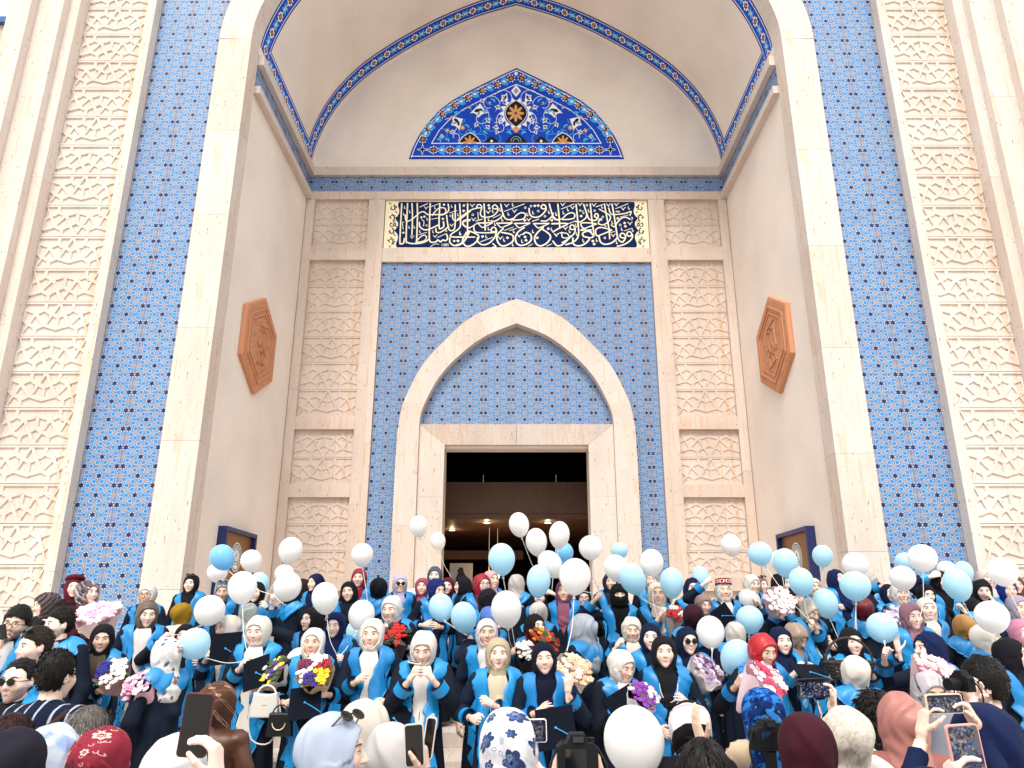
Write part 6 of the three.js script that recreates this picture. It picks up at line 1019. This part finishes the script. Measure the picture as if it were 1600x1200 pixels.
const BAL = [ // crop, x, y, width, height (zoomed photo pixels), colour
  [0, 1190, 70, 126, 140, 3], [0, 1165, 150, 108, 92, 0], [0, 1345, 88, 112, 115, 0], [0, 1298, 230, 150, 165, 0], [1, 355, 220, 112, 135, 2], [1, 530, 45, 125, 115, 0], [1, 495, 160, 105, 100, 0], [1, 512, 228, 145, 160, 0], [1, 95, 355, 158, 155, 0], [0, 1040, 533, 163, 155, 2], [1, 912, 56, 118, 122, 0], [1, 713, 287, 140, 160, 0], [1, 908, 378, 137, 155, 0], [1, 985, 313, 105, 125, 1], [1, 886, 470, 118, 130, 2], [1, 573, 650, 150, 195, 0], [1, 1165, 585, 130, 145, 2], [1, 1152, 730, 155, 175, 2],
  [2, 150, 300, 100, 120, 0], [2, 305, 338, 130, 152, 2], [2, 427, 392, 137, 165, 2], [2, 655, 348, 162, 200, 0], [2, 630, 78, 145, 165, 2], [2, 820, 10, 110, 110, 0], [2, 890, 107, 126, 150, 0], [2, 828, 195, 128, 170, 2], [2, 1023, 170, 170, 185, 0], [2, 965, 45, 100, 108, 3], [2, 1105, 18, 125, 128, 0], [2, 530, 318, 96, 90, 0], [2, 362, 560, 84, 125, 1], [2, 885, 620, 110, 150, 0], [2, 1095, 752, 140, 165, 2],
  [3, 232, 35, 93, 85, 2], [3, 215, 128, 130, 145, 0], [3, 302, 185, 137, 172, 2], [3, 405, 97, 125, 140, 0], [3, 512, 205, 125, 155, 2], [3, 668, 180, 95, 125, 2], [3, 830, 5, 110, 115, 0], [3, 922, 303, 112, 122, 0], [3, 930, 402, 140, 138, 2], [3, 720, 470, 145, 170, 0], [3, 682, 512, 112, 135, 0], [3, 858, 603, 155, 182, 2], [3, 985, 50, 130, 118, 2], [3, 1120, 97, 130, 147, 2], [3, 1205, 200, 130, 145, 2], [3, 1098, 92, 120, 120, 0], [3, 1320, 62, 106, 114, 2], [3, 1335, 315, 130, 148, 2],
  [4, 468, 108, 135, 97, 0], [4, 467, 222, 158, 140, 2], [4, 720, 180, 132, 125, 0], [4, 735, 95, 105, 97, 2], [4, 827, 72, 148, 130, 0], [4, 955, 135, 95, 85, 0], [4, 1045, 152, 100, 120, 2], [4, 1013, 215, 140, 166, 2], [4, 1256, 146, 150, 146, 0], [4, 1198, 387, 168, 160, 0], [4, 610, 447, 155, 150, 2], [4, 555, 452, 82, 112, 0], [4, 362, 305, 108, 130, 2],
  [2, 185, -96, 99, 113, 0], [2, 288, -17, 79, 89, 0], [2, 723, -106, 110, 130, 0], [2, 816, -14, 116, 144, 0], [2, 939, -51, 113, 144, 0], [0, 1556, 31, 127, 137, 0],
  [3, 310, 1050, 305, 330, 9]];
const balloons = [];
BAL.forEach(([c, x, y, w, h, k], i) => {
  if (i === 5 || i === 23) return; // same balloon listed once elsewhere
  const big = k === 9, [px, py] = T(c, x, y), wpx = w / 3.4275, dia = big ? .29 : .262 + .03 * ((i * 37 % 11) / 11 - .5), D = clamp(dia * 1206 / wpx, 3.2, 13), p = at(px, py, D);
  const g = grp('balloon'); g.position.copy(p); const R = dia / 2, el = clamp(h / w, .94, 1.3);
  // string: to the nearest free fist below, else hanging down
  let best = null, bd = .95; for (const q of HOLDS) { if (q.used > 1) continue; const dx = q.p.x - p.x, dy = q.p.y - p.y, dz = q.p.z - p.z; if (dy > -.05) continue; const d = Math.hypot(dx, dy * .7, dz); if (d < bd) { bd = d; best = q; } }
  let end; if (best) { best.used++; end = best.p.clone(); } else { end = p.clone().add(V(rr(-.25, .25), -rr(.55, .8), rr(-.05, .1))); }
  if (big) end = p.clone().add(V(.12, -.5, .02));
  const ax = V().subVectors(p, end).normalize(); ax.y += .8; ax.normalize(); const qn = new THREE.Quaternion().setFromUnitVectors(V(0, 1, 0), ax);
  const mat = k === 0 || big ? M_bw : k === 1 ? M_bb : k === 2 ? M_bb2 : M_bb3;
  const e = mk('envelope', balloonGeo, mat, g); e.scale.set(R, R * el, R); e.quaternion.copy(qn);
  const kn = mk('knot', knotGeo, mat, g); kn.scale.setScalar(R * 1.5); const kp = ax.clone().multiplyScalar(-R * el * 1.12); kn.position.copy(kp); kn.quaternion.copy(qn);
  const a = kp.clone().addScaledVector(ax, -R * .12), b = end.clone().sub(p), m = a.clone().lerp(b, .5).add(V(rr(-.03, .03), -.03, rr(-.02, .02)));
  mk('string', new THREE.TubeGeometry(new THREE.CatmullRomCurve3([a, m, b]), 14, .0034, 5), M_string, g);
  g.userData.category = 'balloon'; g.userData.group = k === 0 || big ? 'white balloons' : 'blue balloons';
  let near = null, nd = 1e9; for (const q of people) { if (!q.short || q.D < 5.5 && !big) continue; const d = Math.hypot(q.px - px, q.py - py) + 12 * Math.abs(q.D - D); if (d < nd) { nd = d; near = q; } }
  balloons.push({ g, big, col: k === 0 ? 'white' : k === 2 ? 'pale blue' : 'sky blue', near, y: p.y, rel: py < near.py - 30 ? 'above' : Math.abs(px - near.px) > 16 ? 'beside' : D < near.D ? 'in front of' : 'behind' });
});
{ // each balloon is told by the person nearest to it
  const seen = {}; for (const b of balloons) { const l = b.big ? 'large white balloon close in front of the onlookers, biggest of all' : `${b.col} balloon ${b.rel} ${b.near.short}`; (seen[l] = seen[l] || []).push(b); }
  for (const l in seen) { const s = seen[l].sort((a, b) => b.y - a.y); s.forEach((b, i) => { b.g.userData.label = s.length > 1 ? `${['highest', 'second highest', 'third highest', 'lowest'][i]} ${l}` : l; }); }
}

// ---------- bouquets ----------
const petalGeo = new THREE.SphereGeometry(1, 6, 4), M_leaf = std({ color: lin(.05, .12, .04), roughness: .8 });
function bouquet(name, label, c, x, y, D, o) {
  const [px, py] = T(c, x, y), p = at(px, py, D), g = grp(name); g.position.copy(p); tag(g, label, 'bouquet'); const R = o.r || .13, H = o.hh || .34;
  const n = 26, pos = [], idx = [], rings = 6; for (let k = 0; k <= rings; k++) for (let i = 0; i <= n; i++) { const t = k / rings, a = i / n * Math.PI * 2, r = (.02 + (R * 1.12 - .02) * Math.pow(t, .8)) * (1 + .09 * t * Math.sin(a * 7 + o.sd)), yy = -H + (H + .02) * t + t * t * .035 * Math.sin(a * 5 + o.sd); pos.push(r * Math.cos(a), yy, r * Math.sin(a)); }
  for (let k = 0; k < rings; k++) for (let i = 0; i < n; i++) { const a = k * (n + 1) + i, b = a + n + 1; idx.push(a, b, a + 1, b, b + 1, a + 1); }
  const w = new THREE.BufferGeometry(); w.setAttribute('position', new THREE.Float32BufferAttribute(pos, 3)); w.setIndex(idx); w.computeVertexNormals();
  mk('wrapping', w, std({ color: hex(o.wrap), roughness: .6, side: THREE.DoubleSide }), g);
  const fr = o.fr || .028, cnt = o.n || 26, mats = o.fl.map((q) => std({ color: hex(q), roughness: .7 })), P = []; for (let q = 0; q < 6; q++) { const b = q * 1.05; P.push(petalGeo.clone().scale(fr * .55, fr * .35, fr * .4).rotateZ(.35).rotateY(-b).translate(fr * .5 * Math.cos(b), 0, fr * .5 * Math.sin(b))); } P.push(petalGeo.clone().scale(fr * .4, fr * .4, fr * .4).translate(0, fr * .2, 0)); const bg = mergeGeometries(P);
  for (let k = 0; k < cnt; k++) { const a = k * 2.4, rad = R * .98 * Math.sqrt((k + .5) / cnt), si = o.sector ? Math.floor(((a + o.sd) % 6.283) / 6.283 * o.fl.length) : Math.floor(rnd() * o.fl.length); const m = mk('blossom', bg, mats[si], g); m.position.set(rad * Math.cos(a), .05 * (1 - (rad / R) ** 2) + .03 + rr(-.016, .016), rad * Math.sin(a)); m.rotation.set(rr(-.5, .5), rr(0, 6), rr(-.5, .5)); m.scale.setScalar(rr(.75, 1.25)); }
  const lv = []; for (let k = 0; k < 12; k++) { const a = k * 2.1; lv.push(new THREE.SphereGeometry(1, 6, 4).scale(.03, .004, .012).rotateZ(.7).rotateY(-a).translate(R * .95 * Math.cos(a), .025, R * .95 * Math.sin(a))); } mk('leaves', mergeGeometries(lv), M_leaf, g);
  if (o.ribbon) mk('ribbon', new THREE.TorusGeometry(.035, .012, 6, 16).rotateX(Math.PI / 2).translate(0, -H * .72, 0), std({ color: hex(o.ribbon), roughness: .4 }), g);
  g.rotation.set(o.tx === undefined ? .75 : o.tx, 0, o.tz || 0); return g;
}
bouquet('bouquet', 'large bouquet of pale pink and white lilies held at the tiled strip', 0, 525, 385, 8.12, { r: .21, fl: ['#f0c9d4', '#f2e6e6', '#e2a3b8'], wrap: '#e6d2d6', sd: 1, n: 34, fr: .05, tx: .5 });
bouquet('bouquet', 'bouquet of white and royal blue flowers in mauve paper', 0, 605, 700, 6.65, { r: .125, fl: ['#efe9e2', '#efe9e2', '#1c1c7c'], sector: 1, wrap: '#c7a3a6', sd: 2, n: 34, tx: 1.0, tz: -.1, ribbon: '#d8c6c0' });
bouquet('bouquet', 'pink bouquet in pink paper held by person turned away', 0, 745, 770, 6.2, { r: .12, fl: ['#e7b4c8', '#f2e2e6', '#d98fb0'], wrap: '#e0aab8', sd: 3, n: 30, tx: .8, tz: .35 });
bouquet('bouquet', 'yellow and violet bouquet in cream paper beside white handbag', 1, 450, 690, 6.6, { r: .12, fl: ['#e6d34a', '#5a3a7c', '#efe6da', '#3c5a34'], wrap: '#d8c8b0', sd: 1, n: 26, tx: .9, tz: .5 });
bouquet('bouquet', 'multicolour bouquet of white, red, yellow and violet flowers in kraft paper', 1, 660, 690, 6.25, { r: .135, fl: ['#efe8e2', '#9c1c30', '#e6c832', '#3a2a8c', '#efe8e2', '#6a1c4a'], sector: 1, wrap: '#c9ad8c', sd: 2, n: 40, fr: .026, tx: 1.0, ribbon: '#e6d8c0' });
bouquet('bouquet', 'red roses in black paper', 1, 1090, 500, 7.75, { r: .14, fl: ['#a80c14', '#c01a1e', '#1c3018'], wrap: '#17151a', sd: 2, n: 16, fr: .042, tx: .8 });
bouquet('bouquet', 'red and orange bouquet in dark paper with yellow sprigs', 2, 845, 530, 7.35, { r: .15, fl: ['#8c2a18', '#b8861c', '#a8241c', '#3c4a1c'], wrap: '#7c1a1a', sd: 4, n: 30, fr: .03, tx: .6, tz: -.4 });
bouquet('bouquet', 'small bunch of white daisies before laughing person', 2, 760, 582, 7.3, { r: .09, fl: ['#f2ece6', '#f2ece6', '#e6dcc8'], wrap: '#2a2024', sd: 1, n: 16, fr: .03, tx: .9 });
bouquet('bouquet', 'peach and cream rose bouquet beside dark navy headscarf', 2, 1010, 690, 6.55, { r: .15, fl: ['#e8bfa0', '#f0dcc8', '#dca98c'], wrap: '#e9e0d8', sd: 5, n: 30, fr: .034, tx: .9, tz: -.2 });
bouquet('bouquet', 'purple and white bouquet in white and pink paper', 3, 355, 825, 6.05, { r: .11, fl: ['#7a2a9c', '#f0e8ec', '#8a3aa8'], wrap: '#ead8dc', sd: 2, n: 26, fr: .026, tx: .8, tz: -.35 });
bouquet('bouquet', 'lilac baby-breath bouquet in white paper', 3, 690, 690, 6.6, { r: .145, fl: ['#9c7ab8', '#efe9ec', '#c8a8c8', '#5a3a4a'], wrap: '#e6e0e0', sd: 3, n: 44, fr: .02, tx: .8, tz: -.5 });
bouquet('bouquet', 'red rose bunch with dark leaves below cream headscarf', 3, 530, 385, 8.35, { r: .085, fl: ['#8c1018', '#a8202a', '#e0d0c0'], wrap: '#d8ccc0', sd: 2, n: 12, fr: .036, tx: .8 });
bouquet('bouquet', 'pink bouquet in blush paper held by bright red headscarf', 3, 1010, 735, 6.0, { r: .15, fl: ['#d83a5c', '#f0d8e0', '#e8b0c4', '#efe6e6'], wrap: '#eccdd6', sd: 1, n: 30, fr: .03, tx: .7, tz: -.5 });
bouquet('bouquet', 'pleated pale pink paper bouquet lifted near charcoal headscarf', 3, 1090, 310, 8.55, { r: .16, fl: ['#f2dce0', '#f4e6e6'], wrap: '#f0d6dc', sd: 2, n: 26, fr: .036, tx: 1.1 });
bouquet('bouquet', 'blush roses in pink paper held by navy headscarf in profile', 4, 900, 700, 6.05, { r: .17, fl: ['#efcdd2', '#f2dede', '#dca4ae'], wrap: '#e8c2c6', sd: 4, n: 34, fr: .034, tx: .7, tz: -.3 });
bouquet('bouquet', 'pale lilac paper bouquet beside mauve headscarf', 4, 690, 395, 8.3, { r: .12, fl: ['#d8c8e0', '#efe6ee'], wrap: '#d9c9dc', sd: 2, n: 20, fr: .03, tx: .8 });

// ---------- graduation caps ----------
const M_cap = new THREE.MeshPhysicalMaterial({ color: lin(.003, .005, .011), roughness: .95, specularIntensity: .3 }), M_tassel = std({ color: lin(.02, .28, .62), roughness: .6 });
function gradCap(label, c, x, y, D, rx, ry, rz, s = .25) {
  const g = grp('graduation_cap'), [px, py] = T(c, x, y); g.position.copy(at(px, py, D)); tag(g, label, 'cap', 'graduation caps in hands');
  mk('board', new THREE.BoxGeometry(s, .008, s), M_cap, g); mk('skull_cap', new THREE.CylinderGeometry(.075, .09, .07, 22, 1).translate(0, -.039, 0), M_cap, g);
  mk('button', new THREE.SphereGeometry(.01, 8, 6).scale(1, .6, 1).translate(0, .006, 0), M_tassel, g);
  const c3 = new THREE.CatmullRomCurve3([V(0, .009, 0), V(s * .3, .009, s * .2), V(s * .5, .005, s * .35), V(s * .53, -.09, s * .36)]); mk('tassel', new THREE.TubeGeometry(c3, 12, .004, 5), M_tassel, g); g.rotation.set(rx, ry, rz); return g;
}
gradCap('black graduation cap held upright in front of satin ivory headscarf', 1, 180, 560, 6.98, 1.35, .1, -.05, .27);
gradCap('black graduation cap held tilted before smiling white headscarf', 1, 345, 690, 6.6, 1.2, .2, .35);
gradCap('black graduation cap below multicolour bouquet', 1, 605, 850, 6.25, 1.1, .1, .1);
gradCap('black graduation cap hanging from hand of ivory headscarf in white dress', 1, 1080, 935, 6.3, .9, -.2, -.2);
gradCap('black graduation cap pressed to waist of dark navy headscarf', 2, 920, 985, 5.85, 1.25, .1, .2, .28);
gradCap('black graduation cap tucked under arm of white satin headscarf', 3, 268, 870, 6.05, 1.3, .5, .1);
gradCap('dark blue graduation cap in hands of person pulling a thread', 3, 1255, 690, 6.35, .5, .1, -.1, .24);
gradCap('graduation cap raised beside red embroidered hat', 3, 785, 385, 8.7, 1.1, .4, .7, .22);

// ---------- phones ----------
let ps = 3; const pr = () => (ps = (ps * 16807) % 2147483647) / 2147483647;
function screenTex(mode) { return canvasTex(256, 128, (g, w, h) => { g.fillStyle = mode === 1 ? '#161012' : mode === 2 ? '#8a8490' : '#141a34'; g.fillRect(0, 0, w, h); if (mode === 1) { g.fillStyle = 'rgba(90,70,70,.35)'; for (let k = 0; k < 9; k++) g.fillRect(pr() * w, pr() * h, 40 * pr(), 30 * pr()); return; } for (let k = 0; k < 420; k++) { g.fillStyle = ['#1a2a5c', '#e6dcd8', '#2a86c8', '#0c1022', '#c8a090', '#3c4a7c'][Math.floor(pr() * 6)]; g.globalAlpha = .8; g.beginPath(); g.ellipse(pr() * w, h * (.2 + .8 * pr()), 2 + 7 * pr(), 2 + 6 * pr(), 0, 0, 7); g.fill(); } g.globalAlpha = 1; if (mode === 2) { g.fillStyle = '#c9b6b0'; g.fillRect(0, 0, 70, h); g.fillStyle = '#2c3a78'; g.fillRect(84, 0, 40, h); } }); }
function phone(label, c, x, y, D, w, h, rz, mode, body, tilt = 0) { // w x h in metres, screen towards the lens side
  const g = grp('phone'), [px, py] = T(c, x, y); g.position.copy(at(px, py, D)); tag(g, label, 'phone', 'phones held up by onlookers');
  const rs = (a, b, r) => { const s = new THREE.Shape(); s.moveTo(-a + r, -b); s.lineTo(a - r, -b); s.quadraticCurveTo(a, -b, a, -b + r); s.lineTo(a, b - r); s.quadraticCurveTo(a, b, a - r, b); s.lineTo(-a + r, b); s.quadraticCurveTo(-a, b, -a, b - r); s.lineTo(-a, -b + r); s.quadraticCurveTo(-a, -b, -a + r, -b); return s; };
  mk('case', new THREE.ExtrudeGeometry(rs(w / 2, h / 2, .011), { depth: .008, bevelEnabled: true, bevelSize: .0012, bevelThickness: .0012, bevelSegments: 2 }).translate(0, 0, -.01), std({ color: hex(body), roughness: .4 }), g);
  const sg = new THREE.ShapeGeometry(rs(w / 2 - .003, h / 2 - .003, .009), 6), u = sg.attributes.uv, P = sg.attributes.position; for (let i = 0; i < u.count; i++) u.setXY(i, h > w ? P.getY(i) / h + .5 : P.getX(i) / w + .5, h > w ? P.getX(i) / w + .5 : P.getY(i) / h + .5); sg.translate(0, 0, .0012);
  const t = screenTex(mode); mk('screen', sg, std({ color: 0x0a0a0c, emissive: 0xffffff, emissiveMap: t, emissiveIntensity: mode === 1 ? .05 : .28, roughness: .12 }), g);
  const cam = new THREE.CylinderGeometry(.007, .007, .003, 12).rotateX(Math.PI / 2); mk('camera_lens', cam.translate(-w / 2 + .018, h / 2 - .018, -.0125), M_lens, g);
  g.rotation.set(tilt, 0, rz); return g;
}
phone('tall phone with dark screen held up over the leather jacket', 0, 1045, 970, 2.14, .075, .155, -.05, 1, '#4a1020');
phone('grey phone held up beside light grey headscarf', 1, 1190, 1078, 2.62, .062, .125, .08, 1, '#b9b4b0');
phone('cream phone held up behind the grey phone', 1, 1270, 1040, 2.75, .035, .13, -.12, 1, '#d9c4b4');
phone('black phone held sideways showing the crowd over cream swirl headscarf', 4, 250, 772, 3.8, .16, .085, .04, 0, '#101014');
phone('gold rimmed phone held sideways over dusty pink headscarf', 4, 947, 856, 2.85, .128, .064, .03, 0, '#d8c4b0');
phone('pink rimmed phone held upright over navy headscarf', 4, 1070, 1128, 2.16, .085, .145, .06, 2, '#d89a94');
phone('white rimmed phone held sideways beside blue flowered headscarf', 2, 822, 1000, 3.35, .075, .088, .02, 0, '#e6e2e0');
phone('black phone at the ear of person with glasses', 0, 14, 470, 6.42, .05, .12, .3, 1, '#121218');
phone('white phone held low by person in white dress', 1, 1190, 632, 6.12, .10, .02, -.25, 1, '#e9e4e2', -.9);

// ---------- cameras ----------
const M_cam = new THREE.MeshPhysicalMaterial({ color: lin(.006, .006, .007), roughness: .6, specularIntensity: .4 }), M_glass = std({ color: lin(.02, .02, .03), roughness: .08 });
function camera3(label, c, x, y, D, s, yaw, rig) {
  const g = grp('camera'), [px, py] = T(c, x, y); g.position.copy(at(px, py, D)); g.scale.setScalar(s); g.rotation.y = yaw; tag(g, label, 'camera');
  const ex = (w, h, d, b) => new THREE.ExtrudeGeometry((() => { const q = new THREE.Shape(); q.moveTo(-w / 2, -h / 2); q.lineTo(w / 2, -h / 2); q.lineTo(w / 2, h / 2 - .015); q.lineTo(w / 2 - .015, h / 2); q.lineTo(.035, h / 2); q.lineTo(.022, h / 2 + .028); q.lineTo(-.022, h / 2 + .028); q.lineTo(-.035, h / 2); q.lineTo(-w / 2 + .012, h / 2); q.lineTo(-w / 2, h / 2 - .012); q.closePath(); return q; })(), { depth: d, bevelEnabled: true, bevelSize: b, bevelThickness: b, bevelSegments: 2 }).translate(0, 0, -d / 2);
  mk('body', ex(.132, .085, .05, .004), M_cam, g); mk('lens', new THREE.CylinderGeometry(.034, .037, .09, 24).rotateX(Math.PI / 2).translate(0, -.004, -.075), M_cam, g);
  const sc = mk('screen', bx(-.045, -.034, .029, .028, .026, .032), std({ color: 0x08080a, emissive: 0xffffff, emissiveMap: screenTex(0), emissiveIntensity: .1, roughness: .15 }), g); void sc;
  mk('viewfinder', bx(-.018, .048, .026, .018, .066, .04), M_glass, g); mk('dial', new THREE.CylinderGeometry(.014, .014, .012, 16).translate(.048, .052, 0), M_cam, g); mk('button', new THREE.CylinderGeometry(.006, .006, .006, 10).translate(-.05, .047, -.012), M_cam, g);
  mk('strap', new THREE.TubeGeometry(new THREE.CatmullRomCurve3([V(-.068, .03, 0), V(-.10, -.04, .03), V(-.06, -.16, .05), V(.06, -.16, .05), V(.10, -.04, .03), V(.068, .03, 0)]), 24, .005, 5), M_cam, g);
  if (rig) { mk('grip_arm', bx(-.015, -.34, -.02, .02, -.05, .02), M_cam, g); mk('handle', new THREE.CylinderGeometry(.018, .02, .2, 14).translate(0, -.44, 0), M_cam, g); mk('microphone', new THREE.CapsuleGeometry(.026, .05, 6, 14).rotateZ(1.2).translate(-.11, -.32, .02), std({ color: lin(.01, .01, .01), roughness: 1 }), g); mk('side_arm', bx(-.1, -.325, -.008, -.016, -.31, .008), M_cam, g); }
  return g;
}
camera3('black camera held above the heads, white balloon beside it', 2, 1035, 1135, 2.7, .95, .05);
camera3('black camera on a hand-held rig with microphone at blue tie-dye headscarf', 3, 1030, 1040, 3.95, 1.15, .15, 1);
camera3('black camera at the eye of the bearded photographer', 4, 1040, 745, 4.2, .85, 1.9);
camera3('small camera in hands of dark patterned headscarf', 0, 222, 432, 8.2, .6, Math.PI);

// ---------- bags and a basket ----------
{
  const [px, py] = T(1, 395, 858), g = tag(grp('handbag'), 'white handbag with short handle hanging from smiling white headscarf', 'bag'); g.position.copy(at(px, py, 6.42));
  const s = new THREE.Shape(); s.moveTo(-.1, -.085); s.lineTo(.1, -.085); s.lineTo(.085, .075); s.quadraticCurveTo(0, .05, -.085, .075); s.closePath(); const m = cloth('#e9e4dc', { gloss: 1 });
  mk('body', new THREE.ExtrudeGeometry(s, { depth: .06, bevelEnabled: true, bevelSize: .012, bevelThickness: .012, bevelSegments: 3 }).translate(0, 0, -.03), m, g); mk('handle', new THREE.TorusGeometry(.075, .008, 8, 24, Math.PI).translate(0, .065, 0), m, g); mk('clasp', bx(-.015, .0, .043, .015, .012, .048), M_gilt, g);
  mk('strap', new THREE.TubeGeometry(new THREE.CatmullRomCurve3([V(-.1, .05, 0), V(-.12, -.1, .02), V(-.07, -.26, .03), V(.06, -.28, .03), V(.13, -.12, .02), V(.1, .05, 0)]), 26, .006, 6), m, g);
}
{
  const [px, py] = T(1, 478, 960), g = tag(grp('handbag'), 'black handbag with metal chain below multicolour bouquet', 'bag'); g.position.copy(at(px, py, 6.35)); const m = cloth('#101014', { gloss: 1 });
  mk('body', new THREE.ExtrudeGeometry(shapeOf([[-.09, -.08], [.09, -.08], [.075, .07], [-.075, .07]]), { depth: .05, bevelEnabled: true, bevelSize: .01, bevelThickness: .01, bevelSegments: 2 }), m, g); mk('handle', new THREE.TorusGeometry(.065, .006, 8, 22, Math.PI).translate(0, .07, .025), m, g); mk('chain', new THREE.TorusGeometry(.05, .004, 6, 20, Math.PI).rotateZ(Math.PI).translate(0, .01, .07), M_gilt, g);
}
{
  const [px, py] = T(4, 440, 665), g = tag(grp('basket'), 'dark woven basket held by person in black headscarf', 'basket'); g.position.copy(at(px, py, 6.35)); const m = std({ color: lin(.03, .022, .018), roughness: .85 });
  const slats = []; for (let k = 0; k < 5; k++) slats.push(new THREE.TorusGeometry(.15 + .012 * k, .013, 6, 30).scale(1, .62, 1).rotateX(Math.PI / 2).translate(0, -.06 + .026 * k, 0)); for (let k = 0; k < 16; k++) { const a = k * Math.PI / 8; slats.push(tubeBetween(V(.148 * Math.cos(a), -.07, .092 * Math.sin(a)), V(.203 * Math.cos(a), .055, .126 * Math.sin(a)), .008, .008, 6)); }
  mk('weave', mergeGeometries(slats.map((q) => { q.deleteAttribute('uv'); return q.index ? q.toNonIndexed() : q; })), m, g); mk('bottom', new THREE.CylinderGeometry(.15, .15, .012, 26).scale(1, 1, .62).translate(0, -.075, 0), m, g); mk('handle', new THREE.TorusGeometry(.19, .01, 8, 28, Math.PI).translate(0, .04, 0), m, g);
}
{ // wristwatch and bracelet on the raised arm
  const inf = INFO.get(Q.wave).arms[1], g = tag(grp('wristwatch'), 'silver wristwatch on the raised white-sleeved arm', 'watch'); g.position.copy(inf.wr); g.rotation.z = -.35;
  mk('band', new THREE.TorusGeometry(.031, .006, 8, 24).rotateX(Math.PI / 2), std({ color: lin(.6, .58, .55), metalness: .9, roughness: .3 }), g); mk('dial', new THREE.CylinderGeometry(.016, .016, .008, 20).rotateX(Math.PI / 2).translate(0, 0, .034), std({ color: lin(.7, .68, .62), metalness: .5, roughness: .25 }), g);
}
renderer.render(scene, camera);
